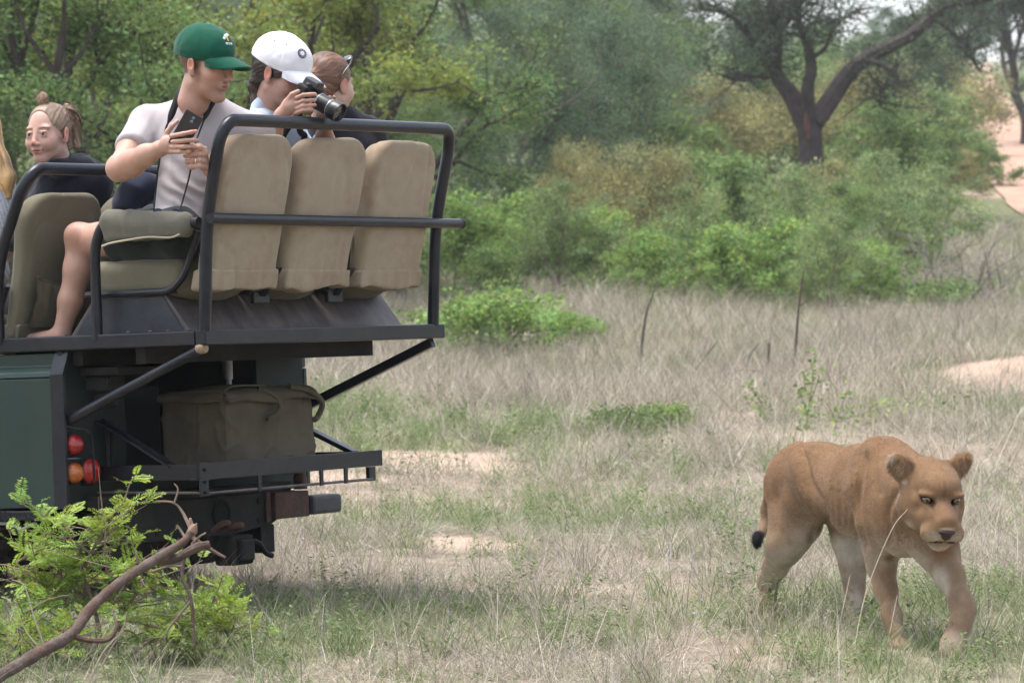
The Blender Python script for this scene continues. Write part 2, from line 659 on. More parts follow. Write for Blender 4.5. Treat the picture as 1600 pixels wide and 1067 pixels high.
def ground_material():
    m = bpy.data.materials.new('veld_soil')
    m.use_nodes = True
    N, L = m.node_tree.nodes, m.node_tree.links
    N.clear()
    out = N.new('ShaderNodeOutputMaterial'); bs = N.new('ShaderNodeBsdfPrincipled')
    bs.inputs['Roughness'].default_value = 0.95
    bs.inputs['Specular IOR Level'].default_value = 0.1
    tc = N.new('ShaderNodeTexCoord')
    def noise(sc, det, stretch=None):
        n = N.new('ShaderNodeTexNoise'); n.inputs['Scale'].default_value = sc; n.inputs['Detail'].default_value = det; n.inputs['Roughness'].default_value = .7
        L.new(tc.outputs['Object'], n.inputs['Vector']); return n.outputs['Fac']
    def ramp(f, stops):
        r = N.new('ShaderNodeValToRGB'); L.new(f, r.inputs[0])
        e = r.color_ramp.elements
        while len(e) < len(stops): e.new(0.5)
        for q, (p, c) in zip(e, stops): q.position = p; q.color = (*c, 1)
        return r.outputs[0]
    soil = ramp(noise(1.6, 4), [(.3, (.29, .205, .155)), (.55, (.38, .285, .222)), (.75, (.45, .36, .295))])
    litter = ramp(noise(14, 4), [(.3, (.075, .062, .045)), (.5, (.17, .145, .11)), (.7, (.30, .26, .21))])
    at_ = N.new('ShaderNodeAttribute'); at_.attribute_name = 'Col'
    sx = N.new('ShaderNodeSeparateColor'); L.new(at_.outputs['Color'], sx.inputs[0])
    mx = N.new('ShaderNodeMixRGB'); L.new(sx.outputs[0], mx.inputs[0]); L.new(litter, mx.inputs[1]); L.new(soil, mx.inputs[2])
    grn = ramp(noise(6, 2), [(.3, (.07, .10, .035)), (.7, (.16, .19, .075))])
    mx2 = N.new('ShaderNodeMixRGB'); L.new(sx.outputs[1], mx2.inputs[0]); L.new(mx.outputs[0], mx2.inputs[1]); L.new(grn, mx2.inputs[2])
    L.new(mx2.outputs[0], bs.inputs['Base Color'])
    bp = N.new('ShaderNodeBump'); bp.inputs['Strength'].default_value = .5; bp.inputs['Distance'].default_value = .02
    L.new(noise(30, 2), bp.inputs['Height']); L.new(bp.outputs[0], bs.inputs['Normal'])
    L.new(bs.outputs[0], out.inputs['Surface'])
    return m
PX, PY = GX.ravel(), GY.ravel()
def greenness(x, y):
    P = np.stack([x, y], 1)
    g = 0.5 + 0.55 * vnoise(P + 9.1, 0.55, 3)
    g = g + 0.9 * np.exp(-(((x + 0.75) / 1.3) ** 2 + ((y - 27.0) / 1.6) ** 2))       # green strip beyond the bare soil
    g = g + 0.6 * np.exp(-(((x + 2.1) / .9) ** 2 + ((y - 29) / 4) ** 2))
    g = g + 0.55 * np.exp(-(((x + 1.0) / .55) ** 2 + ((y - 13.2) / .7) ** 2))
    g = g + 0.35 * np.exp(-(((x - 1.9) / .5) ** 2 + ((y - 14.2) / 1.0) ** 2))
    g = g - 0.55 * np.exp(-(((x - 1.2) / 2.6) ** 2 + ((y - 31) / 4) ** 2))              # tall dry stand
    return np.clip(g, 0, 1)
gcol = np.zeros((len(PX), 3))
gcol[:, 0] = np.clip(patch_mask(PX, PY) + 0.22 + 0.45 * vnoise(np.stack([PX, PY], 1), .8, 2), 0, 1)
gcol[:, 1] = np.clip((greenness(PX, PY) - 0.55) * 1.2, 0, 0.7) * (1 - patch_mask(PX, PY))
farg = np.clip((PY - 46) / 14, 0, 1)
gcol[:, 1] = np.maximum(gcol[:, 1], farg * np.clip(.70 + .35 * vnoise(np.stack([PX, PY], 1), .09, 3), .25, .95) * (1 - patch_mask(PX, PY)))
gcol[:, 0] = gcol[:, 0] * (1 - .8 * farg * (1 - patch_mask(PX, PY)))
GROUND = mesh_np('ground', np.stack([PX, PY, GZ.ravel()], 1), gf, ground_material(), smooth=True, colors=gcol)
tag(GROUND, kind='structure')

# the red dirt track climbing the slope behind
def strip(name, pts, widths, material, lift=0.012, nseg=10):
    P = smooth_path(np.hstack([np.asarray(pts, float), np.asarray(widths, float)[:, None]]), nseg)
    T = np.gradient(P[:, :2], axis=0); T /= np.linalg.norm(T, axis=1, keepdims=True)
    Nn = np.stack([T[:, 1], -T[:, 0]], 1)
    cols = np.linspace(-1, 1, 9)
    V = []
    for c in cols:
        w = P[:, 2] / 2 * c * (1 + (0.16 * vnoise(P[:, :2], .35, 2) if abs(c) == 1 else 0))
        q = P[:, :2] + Nn * w[:, None]
        V.append(np.stack([q[:, 0], q[:, 1], ground_z(q[:, 0], q[:, 1]) + lift], 1))
    V = np.stack(V, 1)
    n, k = V.shape[:2]
    ii = np.arange(n * k).reshape(n, k)
    f = np.stack([ii[:-1, :-1].ravel(), ii[:-1, 1:].ravel(), ii[1:, 1:].ravel(), ii[1:, :-1].ravel()], 1)
    return mesh_np(name, V.reshape(-1, 3), f, material, smooth=True)
M_road = mat('red_track_sand', (.37, .235, .178), rough=.95, var=.3, scale=.8, spec=.1, bump=.3, bscale=6, dirt=(.36, .30, .2), dirt_amt=.5, dirt_scale=.5)
tag(strip('dirt_road', [(12.0, 70), (12.9, 85), (14.9, 105), (20.4, 150), (26.3, 200), (45, 350), (78, 600)], [2.8, 2.8, 2.8, 2.6, 2.6, 3.4, 5], M_road, .05), kind='structure')

# ------------------------------------------------------------------ grass
def ramp_mat(name, stops, rough=.7, transl=.25, objrand=.18, spec=.25):
    m = bpy.data.materials.new(name); m.use_nodes = True
    N, L = m.node_tree.nodes, m.node_tree.links
    N.clear()
    out = N.new('ShaderNodeOutputMaterial'); bs = N.new('ShaderNodeBsdfPrincipled'); bs.inputs['Roughness'].default_value = rough
    bs.inputs['Specular IOR Level'].default_value = spec
    g = N.new('ShaderNodeNewGeometry'); r = N.new('ShaderNodeValToRGB'); L.new(g.outputs['Random Per Island'], r.inputs[0])
    e = r.color_ramp.elements
    while len(e) < len(stops): e.new(.5)
    for q, (p, c) in zip(e, stops): q.position = p; q.color = (*c, 1)
    oi = N.new('ShaderNodeObjectInfo'); mr = N.new('ShaderNodeMapRange')
    mr.inputs[3].default_value = 1 - objrand; mr.inputs[4].default_value = 1 + objrand
    L.new(oi.outputs['Random'], mr.inputs[0])
    hs = N.new('ShaderNodeHueSaturation'); L.new(r.outputs[0], hs.inputs['Color']); L.new(mr.outputs[0], hs.inputs['Value'])
    L.new(hs.outputs[0], bs.inputs['Base Color'])
    tr = N.new('ShaderNodeBsdfTranslucent'); L.new(hs.outputs[0], tr.inputs['Color'])
    ms = N.new('ShaderNodeMixShader'); ms.inputs[0].default_value = transl
    L.new(bs.outputs[0], ms.inputs[1]); L.new(tr.outputs[0], ms.inputs[2]); L.new(ms.outputs[0], out.inputs['Surface'])
    return m
M_dry = ramp_mat('dry_grass_blades', [(0, (.11, .09, .07)), (.3, (.27, .235, .19)), (.6, (.43, .385, .31)), (.85, (.61, .56, .47)), (1, (.37, .295, .18))])
M_dryg = ramp_mat('half_dry_blades', [(0, (.22, .21, .13)), (.35, (.36, .33, .23)), (.65, (.50, .45, .35)), (1, (.25, .29, .13))])
M_green = ramp_mat('green_grass_blades', [(0, (.09, .14, .05)), (.4, (.145, .205, .075)), (.75, (.215, .275, .115)), (1, (.30, .325, .16))], transl=.35)
M_flower = ramp_mat('small_violet_flowers', [(0, (.42, .40, .66)), (1, (.58, .54, .78))])

def blades(n, r, h, w, lean, seg=3, bend=.5, rs=None):
    rs = rs or rng
    a0 = rs.uniform(0, 2 * math.pi, n); rr = r * np.sqrt(rs.uniform(0, 1, n))
    base = np.stack([rr * np.cos(a0), rr * np.sin(a0), np.full(n, -.01)], 1)
    H = rs.uniform(h[0], h[1], n); ln = np.radians(rs.uniform(lean[0], lean[1], n)); az = rs.uniform(0, 2 * math.pi, n)
    W = rs.uniform(w[0], w[1], n) / 2
    side = np.stack([-np.sin(az), np.cos(az), np.zeros(n)], 1)
    tw = rs.uniform(0, math.pi, n)
    V = []
    p = base.copy(); ang = ln.copy()
    for i in range(seg + 1):
        t = i / seg
        ww = W * (1 - t * .85)
        if i < seg:
            d = side * np.cos(tw)[:, None] + np.stack([np.cos(az), np.sin(az), np.zeros(n)], 1) * np.sin(tw)[:, None] * .6
            V.append(p - d * ww[:, None]); V.append(p + d * ww[:, None])
        else:
            V.append(p)
        st = H / seg
        ang = np.minimum(ang + bend * rs.uniform(.3, 1.2, n) / seg, math.radians(98))
        p = p + np.stack([np.sin(ang) * np.cos(az), np.sin(ang) * np.sin(az), np.cos(ang)], 1) * st[:, None]
    V = np.stack(V, 1)
    nv = V.shape[1]
    f = []
    o = np.arange(n) * nv
    for i in range(seg - 1):
        f.append(np.stack([o + 2 * i, o + 2 * i + 1, o + 2 * i + 3], 1)); f.append(np.stack([o + 2 * i, o + 2 * i + 3, o + 2 * i + 2], 1))
    f.append(np.stack([o + 2 * seg - 2, o + 2 * seg - 1, o + 2 * seg], 1))
    return V.reshape(-1, 3), np.vstack(f)

def herb(n_st, h, leaf, nl):
    """leafy little stems"""
    V, Fs = [], []
    for _ in range(n_st):
        H = rng.uniform(*h); az = rng.uniform(0, 6.28); ln = rng.uniform(.0, .5)
        b = A([rng.normal(0, .03), rng.normal(0, .03), -.01])
        d = A([math.sin(ln) * math.cos(az), math.sin(ln) * math.sin(az), math.cos(ln)])
        s_ = unit(np.cross(d, [0.3, 0.8, 0.1])) * .0012
        k = len(V); V += [b - s_, b + s_, b + d * H]; Fs.append([k, k + 1, k + 2])
        for j in range(nl):
            t = rng.uniform(.25, 1); p = b + d * H * t
            a = rng.uniform(0, 6.28); e = A([math.cos(a), math.sin(a), rng.uniform(.1, .8)]); e = unit(e)
            L_ = leaf * rng.uniform(.6, 1.2); sd_ = unit(np.cross(e, [0, 0, 1])) * L_ * rng.uniform(.16, .26)
            k = len(V); V += [p, p + e * L_ * .5 + sd_, p + e * L_ + A([0, 0, -L_ * .15]), p + e * L_ * .5 - sd_]
            Fs.append([k, k + 1, k + 2]); Fs.append([k, k + 2, k + 3])
    return np.array(V), np.array(Fs)

def template(name, V, Fc, m):
    o = mesh_np(name, V, Fc, m)
    COL.objects.unlink(o)
    return o

def scatter(name, objs, P, rot, scl, idx, label, cat, parent=None):
    col = bpy.data.collections.new(name + '_tufts')
    for i, o in enumerate(objs):
        o.name = '%s_tuft_%02d' % (name, i)
        col.objects.link(o)
    me = bpy.data.meshes.new(name)
    n = len(P)
    me.vertices.add(n); me.vertices.foreach_set('co', P.astype(np.float32).ravel())
    a = me.attributes.new('rot', 'FLOAT_VECTOR', 'POINT'); a.data.foreach_set('vector', rot.astype(np.float32).ravel())
    a = me.attributes.new('scl', 'FLOAT', 'POINT'); a.data.foreach_set('value', scl.astype(np.float32))
    a = me.attributes.new('idx', 'INT', 'POINT'); a.data.foreach_set('value', idx.astype(np.int32))
    for m in {o.data.materials[0] for o in objs}: me.materials.append(m)
    o = bpy.data.objects.new(name, me); link(o, parent)
    ng = bpy.data.node_groups.new(name, 'GeometryNodeTree')
    ng.interface.new_socket('Geometry', in_out='INPUT', socket_type='NodeSocketGeometry')
    ng.interface.new_socket('Geometry', in_out='OUTPUT', socket_type='NodeSocketGeometry')
    N, L = ng.nodes, ng.links
    gi_ = N.new('NodeGroupInput'); go = N.new('NodeGroupOutput')
    ip = N.new('GeometryNodeInstanceOnPoints'); ci = N.new('GeometryNodeCollectionInfo')
    ci.inputs['Collection'].default_value = col
    ci.inputs['Separate Children'].default_value = True
    ci.inputs['Reset Children'].default_value = True
    def na(nm, ty):
        q = N.new('GeometryNodeInputNamedAttribute'); q.data_type = ty; q.inputs['Name'].default_value = nm; return q.outputs[0]
    L.new(gi_.outputs[0], ip.inputs['Points']); L.new(ci.outputs[0], ip.inputs['Instance'])
    ip.inputs['Pick Instance'].default_value = True
    L.new(na('idx', 'INT'), ip.inputs['Instance Index'])
    e2r = N.new('FunctionNodeEulerToRotation'); L.new(na('rot', 'FLOAT_VECTOR'), e2r.inputs[0]); L.new(e2r.outputs[0], ip.inputs['Rotation'])
    L.new(na('scl', 'FLOAT'), ip.inputs['Scale'])
    L.new(ip.outputs[0], go.inputs[0])
    md = o.modifiers.new('scatter', 'NODES'); md.node_group = ng
    if parent is None: tag(o, label, cat)
    o['kind'] = 'stuff'
    return o

def wedge_points(d0, d1, dens, margin=1.4):
    w = lambda d: d * 0.1429 + margin
    area = (d1 - d0) * (w(d0) + w(d1))
    n = int(area * dens)
    d = rng.uniform(d0, d1, int(n * 1.6)); x = rng.uniform(-1, 1, len(d)) * w(d1)
    k = np.abs(x) < w(d)
    return x[k][:n], d[k][:n]

def do_scatter(name, objs, zones, keep, label, cat, choose, scale=(0.7, 1.3)):
    Ps, Rs, Ss, Is = [], [], [], []
    for d0, d1, dens, sm in zones:
        x, y = wedge_points(d0, d1, dens)
        k = keep(x, y) > rng.uniform(0, 1, len(x))
        x, y = x[k], y[k]
        z = ground_z(x, y)
        Ps.append(np.stack([x, y, z], 1))
        Rs.append(np.stack([rng.normal(0, .12, len(x)), rng.normal(0, .12, len(x)), rng.uniform(0, 6.28, len(x))], 1))
        Ss.append(rng.uniform(scale[0], scale[1], len(x)) * sm * (1 + .25 * vnoise(np.stack([x, y], 1), .7, 2)))
        Is.append(choose(x, y))
    return scatter(name, objs, np.vstack(Ps), np.vstack(Rs), np.concatenate(Ss), np.concatenate(Is), label, cat)

def not_bare(x, y):
    return 1 - 0.97 * patch_mask(x, y)
def pick(options, p):
    return lambda x, y: rng.choice(options, len(x), p=p)

dry_t = [template('t', *blades(46, .10, (.05, .16), (.0022, .0042), (5, 80), 3, 1.1), M_dry),
         template('t', *blades(30, .07, (.12, .30), (.002, .0038), (0, 45), 3, .8), M_dry),
         template('t', *blades(40, .14, (.12, .30), (.002, .0038), (62, 88), 3, .35), M_dry),
         template('t', *blades(14, .05, (.25, .48), (.0018, .003), (2, 35), 4, .7), M_dry),
         template('t', *blades(40, .11, (.05, .17), (.0025, .0045), (5, 70), 3, .9), M_dryg),
         template('t', *blades(60, .22, (.25, .55), (.004, .007), (4, 55), 3, .8), M_dry),
         template('t', *blades(60, .25, (.16, .38), (.004, .008), (10, 70), 3, .9), M_dryg)]
near_dry = do_scatter('dry_grass', dry_t, [(10.8, 16, 170, .95), (16, 22, 115, 1.05), (22, 30, 60, 1.5), (30, 44, 26, 1.0), (44, 75, 9, 1.25)],
    lambda x, y: not_bare(x, y) * np.clip(1.25 - .75 * greenness(x, y), .2, 1) * np.clip(.66 + .85 * vnoise(np.stack([x, y], 1) + 40, 1.1, 3), .22, 1),
    'pale dry veld grass and straw covering the ground around the lioness', 'grass',
    lambda x, y: np.where(y < 30, rng.choice([0, 1, 2, 3, 4], len(x), p=[.30, .13, .34, .03, .20]), rng.choice([5, 6], len(x), p=[.66, .34])))
green_t = [template('t', *blades(34, .09, (.05, .15), (.003, .006), (5, 65), 3, .9), M_green),
           template('t', *blades(22, .05, (.10, .22), (.003, .0055), (3, 45), 3, .9), M_green),
           template('t', *herb(5, (.05, .14), .024, 12), M_green),
           template('t', *herb(8, (.08, .20), .022, 16), M_green),
           template('t', *blades(50, .22, (.12, .35), (.005, .010), (5, 60), 3, .8), M_green)]
near_green = do_scatter('green_grass', green_t, [(10.8, 16, 85, 1.0), (16, 22, 55, 1.15), (22, 30, 34, 1.5), (30, 44, 15, 1.05), (44, 75, 5, 1.4)],
    lambda x, y: not_bare(x, y) * np.clip((greenness(x, y) - .22) * 1.4, .08, .85) * np.clip(.8 + .9 * vnoise(np.stack([x, y], 1) + 70, 1.6, 2), .25, 1),
    'fresh green grass and low herbs growing through the straw', 'grass',
    lambda x, y: np.where(y < 30, rng.choice([0, 1, 2, 3], len(x), p=[.44, .30, .18, .08]), 4))
fl = [template('t', *herb(1, (.10, .2), .012, 4), M_flower)]
do_scatter('veld_flowers', fl, [(11, 22, 3.0, 1.0)], lambda x, y: not_bare(x, y) * .9, 'tiny pale violet flowers dotted through the dry grass', 'flowers', lambda x, y: np.zeros(len(x), int))

# ------------------------------------------------------------------ trees and shrubs
def leaf_mat(name, base, spread=.35, hue=.035, transl=.4):
    return mat(name, base, rough=.55, island=spread, hue=hue, transl=transl, spec=.25, tint=True)
LM = {'yellow': leaf_mat('leaves_yellow_green', (.215, .262, .066)),
      'mid': leaf_mat('leaves_mid_green', (.150, .222, .072)),
      'blue': leaf_mat('leaves_grey_green', (.128, .185, .098), hue=.02),
      'dark': leaf_mat('leaves_dark_green', (.066, .094, .052), hue=.02),
      'olive': leaf_mat('leaves_olive', (.27, .255, .110), hue=.02),
      'bright': leaf_mat('leaves_bright_green', (.215, .320, .090)),
      'pale': leaf_mat('leaves_pale_green', (.220, .290, .118))}
M_bark = mat('dark_bark', (.068, .056, .052), rough=.95, var=.35, scale=5, bump=.8, bscale=18, spec=.1)
M_barkg = mat('grey_bark', (.17, .145, .125), rough=.95, var=.35, scale=6, bump=.7, bscale=22, spec=.1)

def leaves_np(P, size, rs, aspect=.45, droop=0.0):
    n = len(P)
    d = rs.normal(0, 1, (n, 3)); d[:, 2] = d[:, 2] * .6 - droop; d /= np.linalg.norm(d, axis=1, keepdims=True)
    q = rs.normal(0, 1, (n, 3)); q[:, 2] *= .6
    s_ = np.cross(d, q); s_ /= np.linalg.norm(s_, axis=1, keepdims=True) + 1e-9
    L_ = size * rs.uniform(.6, 1.35, n)[:, None]
    a = P - d * L_ * .5; b = P + s_ * L_ * aspect * .5; c = P + d * L_ * .5; e = P - s_ * L_ * aspect * .5
    V = np.stack([a, b, c, e], 1).reshape(-1, 3)
    return V, np.arange(n * 4).reshape(n, 4)

def leaf_tint(rs, n_tip, pick_):
    """every twig has leaves of its own age: some pale and yellowish, some dark"""
    v = rs.uniform(.55, 1.45, n_tip); y = rs.uniform(-.12, .12, n_tip)
    c = np.stack([v * (1 + y), v * (1 + .3 * y), v * (1 - .8 * y)], 1)[pick_]
    return np.repeat(c, 4, axis=0)

def skeleton(rs, base, height, spread, nlimb, levels=3, fork=.25, trunk_r=.12, up=.55, wig=.18):
    """returns list of (points, radii) and the twig ends"""
    tubes, tips = [], []
    def branch(p, d, L_, r, lvl):
        n = 5
        pts = [p]; dd = unit(d)
        for i in range(n):
            dd = unit(dd + rs.normal(0, wig, 3) + A([0, 0, .05]))
            pts.append(pts[-1] + dd * L_ / n)
        rad = np.linspace(r, r * .5, n + 1)
        tubes.append((np.array(pts), rad))
        if lvl >= 2:
            tips.extend(pts[2:])
        if lvl == levels:
            return
        for j in range(rs.integers(3, 5)):
            t = rs.integers(2, n + 1)
            q = rs.normal(0, 1, 3); q = unit(q - dd * (q @ dd))
            nd = unit(dd * .55 + q * .75 + A([0, 0, up * .25]))
            branch(pts[t], nd, L_ * rs.uniform(.5, .72), rad[t] * .68, lvl + 1)
    base = np.asarray(base, float)
    top = base + A([rs.normal(0, .05) * height, rs.normal(0, .05) * height, height * fork])
    tubes.append((smooth_path([base - A([0, 0, .25]), base + (top - base) * .5 + rs.normal(0, .03, 3) * height, top], 3), None))
    npt = len(tubes[-1][0]); tubes[-1] = (tubes[-1][0], np.linspace(trunk_r * 1.15, trunk_r * .85, npt))
    for i in range(nlimb):
        a = 2 * math.pi * (i + rs.uniform(-.3, .3)) / nlimb
        el = rs.uniform(.35, 1.1) if i else 1.3
        d = A([math.cos(a) * math.cos(el) * spread / height * 1.6, math.sin(a) * math.cos(el) * spread / height * 1.6, math.sin(el)])
        branch(top, d, height * (1 - fork) * .52, trunk_r * .6, 1)
    return tubes, np.array(tips)

def tubes_mesh(tubes, n=6):
    mb = MB()
    for p, r in tubes:
        mb.tube(p, r, n if r[0] > .03 else 4, cap=False)
    return mb

def fit_cloud(P, lo, hi):
    a, b = P.min(0), P.max(0)
    return lo + (P - a) / (b - a) * (hi - lo)

def tree_mesh(seed, h, spread, nlimb, nleaf, leaf, sig, fork=.22, trunk_r=.12, low=0.0, aspect=.45, levels=3, clump=.55):
    rs = np.random.default_rng(seed)
    tubes, tips = skeleton(rs, (0, 0, 0), h, spread, nlimb, levels, fork, trunk_r)
    # bring the branches into the wanted envelope
    zmax = max(t[0][:, 2].max() for t in tubes); xm = max(np.abs(t[0][:, :2]).max() for t in tubes)
    sc_ = A([spread / xm, spread / xm, (h - sig) / zmax])
    tubes = [(p * sc_, r) for p, r in tubes]; tips = tips * sc_
    if low > 0:
        ex = rs.normal(0, 1, (int(len(tips) * low), 3)); ex /= np.linalg.norm(ex, axis=1, keepdims=True)
        ex = ex * A([spread * .85, spread * .85, h * .42]) * rs.uniform(.4, 1, (len(ex), 1)) + A([0, 0, h * .45])
        ex = ex[ex[:, 2] > .05]
        tips = np.vstack([tips, ex])
    # uneven: some tips carry many leaves, some almost none
    w = rs.gamma(clump, 1, len(tips)); w /= w.sum()
    pick_ = rs.choice(len(tips), nleaf, p=w)
    P = tips[pick_] + rs.normal(0, 1, (nleaf, 3)) * A([sig, sig, sig * .6])
    k_ = P[:, 2] > 0.03
    return tubes_mesh(tubes), leaves_np(P[k_], leaf, rs, aspect), leaf_tint(rs, len(tips), pick_[k_])

TREE_BANK = {}
def tree_data(key, wood_mat, lmat, **kw):
    if key not in TREE_BANK:
        mb, (LV, LF), LC = tree_mesh(**kw)
        t = mb.build('trunk', wood_mat, None, smooth=True)
        c = mesh_np('crown', LV, LF, lmat, colors=LC)
        TREE_BANK[key] = (t.data, c.data)
        bpy.data.objects.remove(t); bpy.data.objects.remove(c)
    return TREE_BANK[key]

def plant(name, key, px, D, label, cat, group=None, scale=1.0, rz=0.0, lmat=None, sz=None, **kw):
    x = (px - 800) / F_PX * D
    z = float(ground_z(A([x]), A([D]))[0]) - .02
    r = empty(name, (x, D, z), (0, 0, rz))
    r.scale = (scale, scale, sz or scale)
    td, cd = TREE_BANK[key]
    t = bpy.data.objects.new('trunk', td); link(t, r)
    c = bpy.data.objects.new('crown', cd); link(c, r)
    if lmat:
        c.material_slots[0].link = 'OBJECT'
        c.material_slots[0].material = lmat
    tag(r, label, cat, group)
    return r

tree_data('leafy', M_bark, LM['mid'], seed=11, h=5.0, spread=2.1, nlimb=5, nleaf=30000, leaf=.066, sig=.15, fork=.22, trunk_r=.13, clump=.42)
tree_data('leafy_open', M_bark, LM['yellow'], seed=23, h=5.0, spread=2.2, nlimb=5, nleaf=22000, leaf=.066, sig=.14, fork=.28, trunk_r=.11, clump=.36)
tree_data('thicket', M_barkg, LM['blue'], seed=31, h=4.6, spread=2.1, nlimb=6, nleaf=46000, leaf=.060, sig=.17, fork=.10, trunk_r=.10, low=1.1, aspect=.35, clump=.7)
tree_data('wide', M_bark, LM['dark'], seed=47, h=6.0, spread=3.4, nlimb=6, nleaf=36000, leaf=.085, sig=.26, fork=.30, trunk_r=.16, clump=.45)
tree_data('bush', M_barkg, LM['bright'], seed=59, h=1.6, spread=1.1, nlimb=7, nleaf=10500, leaf=.066, sig=.085, fork=.06, trunk_r=.022, low=.5, clump=.36)
tree_data('bush_loose', M_barkg, LM['pale'], seed=61, h=2.2, spread=1.35, nlimb=7, nleaf=12000, leaf=.050, sig=.095, fork=.05, trunk_r=.03, low=.3, clump=.42)
tree_data('bush_round', M_barkg, LM['olive'], seed=67, h=1.8, spread=1.3, nlimb=7, nleaf=20000, leaf=.048, sig=.11, fork=.05, trunk_r=.035, low=1.2, clump=.6)
tree_data('herb', M_barkg, LM['bright'], seed=71, h=.7, spread=.5, nlimb=7, nleaf=2600, leaf=.05, sig=.07, fork=.05, trunk_r=.012, low=.5, clump=.6, levels=2)

# trees behind the vehicle
plant('leafy_tree', 'leafy', 120, 37, 'mid green tree with dark crooked limbs rising behind the blond passengers', 'tree', scale=1.0, rz=.4)
plant('leafy_tree', 'leafy_open', 300, 43, 'yellow green open tree behind the man in the green cap', 'tree', scale=1.05, rz=2.2)
plant('leafy_tree', 'leafy_open', 505, 46, 'yellow green tree behind the woman in the white cap', 'tree', scale=1.12, rz=4.0)
plant('leafy_tree', 'leafy', 620, 50, 'green tree between the white cap and the grey thicket', 'tree', scale=1.1, rz=1.3)
plant('leafy_tree', 'leafy', -90, 45, 'mid green tree half hidden beyond the blond passenger', 'tree', scale=1.1, rz=3.3)
for i, (px, D, s_, rz) in enumerate([(30, 47, .85, 0), (200, 50, .9, 1.7), (390, 54, .95, 2.9), (560, 58, .9, 4.4)]):
    plant('thicket_tree', 'thicket', px, D, ['low dense thorn tree filling the gap behind the smiling young woman', 'low dense thorn tree behind the elbow of the man in the green cap', 'low dense thorn tree between the green cap and the white cap', 'low dense thorn tree behind the woman in the black jacket'][i], 'tree', 'thorn trees behind the vehicle', s_, rz, lmat=LM['mid'])
# grey-green thicket in the middle
for i, (px, D, s_, rz, lb) in enumerate([(690, 63, .98, .3, 'grey green thicket tree just right of the roll bar'), (800, 68, 1.12, 2.1, 'tallest grey green thicket tree in the middle of the thicket'),
                                         (905, 70, 1.08, 3.7, 'grey green thicket tree above the olive bush'), (985, 80, 1.0, 5.0, 'grey green thicket tree left of the forked dark tree')]):
    plant('thicket_tree', 'thicket', px, D, lb, 'tree', None, s_, rz)
plant('leafy_tree', 'leafy', 930, 88, 'lighter green tree rising behind the grey green thicket', 'tree', scale=1.25, rz=.9)
plant('leafy_tree', 'leafy', 760, 92, 'pale tree top showing over the grey green thicket', 'tree', scale=1.35, rz=2.7, lmat=LM['pale'])
plant('spreading_tree', 'wide', 1065, 92, 'dark spreading tree left of the forked dark tree', 'tree', scale=.85, rz=1.1)
plant('spreading_tree', 'wide', 1405, 96, 'dark round tree standing behind the long right limb of the forked tree', 'tree', scale=.72, rz=2.0)
plant('spreading_tree', 'wide', 1700, 80, 'dark tree overhanging the red dirt track', 'tree', scale=.95, rz=3.0)
plant('leafy_tree', 'leafy', 1600, 125, 'dark leafy tree above the top of the red dirt track', 'tree', scale=1.5, rz=.8, lmat=LM['dark'])
plant('leafy_tree', 'leafy', 1500, 160, 'hazy tree left of the top of the red dirt track', 'tree', scale=1.25, rz=2.8, lmat=LM['blue'])
plant('thicket_tree', 'thicket', 1790, 64, 'green bush tree beside the red dirt track', 'tree', scale=.75, rz=3.0, lmat=LM['mid'])
# far woodland up the slope
k = 0
for px, D, s_, key, lm in [(-60, 120, 1.2, 'wide', 'mid'), (70, 140, 1.3, 'wide', 'blue'), (210, 125, 1.0, 'leafy', 'mid'), (330, 150, 1.3, 'wide', 'blue'), (450, 130, 1.2, 'wide', 'mid'),
                           (575, 155, 1.4, 'wide', 'blue'), (680, 130, 1.2, 'leafy', 'mid'), (790, 160, 1.3, 'wide', 'blue'), (880, 135, 1.2, 'leafy', 'olive'), (985, 150, 1.2, 'wide', 'blue'),
                           (1080, 140, .9, 'leafy', 'pale'), (1150, 170, .9, 'wide', 'blue'), (1235, 150, .55, 'leafy', 'pale'), (1310, 165, .5, 'wide', 'mid'), (1365, 145, .6, 'leafy', 'olive'),
                           (1450, 175, .85, 'wide', 'blue'), (1760, 150, 1.2, 'wide', 'blue'), (1480, 290, 1.2, 'wide', 'blue'),
                           (1390, 280, 1.0, 'wide', 'blue'), (1290, 300, .9, 'wide', 'blue'), (1190, 310, 1.1, 'wide', 'blue')]:
    plant('hillside_tree', key, px, D, 'hazy tree on the far slope of the woodland', 'tree', 'trees on the far slope', s_, px * .37, lmat=LM[lm]); k += 1

for px, D, s_, key, lm in [(-330, 48, 1.1, 'leafy', 'mid'), (-560, 56, 1.1, 'leafy_open', 'yellow'), (-800, 52, 1.0, 'thicket', 'mid'), (-250, 62, 1.0, 'thicket', 'blue'), (-430, 72, 1.1, 'thicket', 'mid'), (-680, 80, 1.2, 'leafy', 'mid'),
                           (-1000, 70, 1.1, 'wide', 'mid'), (1830, 66, .95, 'thicket', 'mid'), (1960, 74, 1.1, 'leafy', 'mid'), (2150, 70, 1.1, 'thicket', 'blue'), (2350, 64, 1.0, 'leafy_open', 'yellow'), (-180, 95, 1.2, 'wide', 'blue'), (-420, 110, 1.3, 'wide', 'mid'),
                           (1850, 110, 1.2, 'wide', 'blue'), (2050, 130, 1.3, 'wide', 'mid'), (-700, 130, 1.4, 'wide', 'blue')]:
    plant('woodland_tree', key, px, D, 'leafy tree of the woodland further along the slope, past the edge of the view', 'tree', 'trees past the edge of the view', s_, px * .23, lmat=LM[lm])

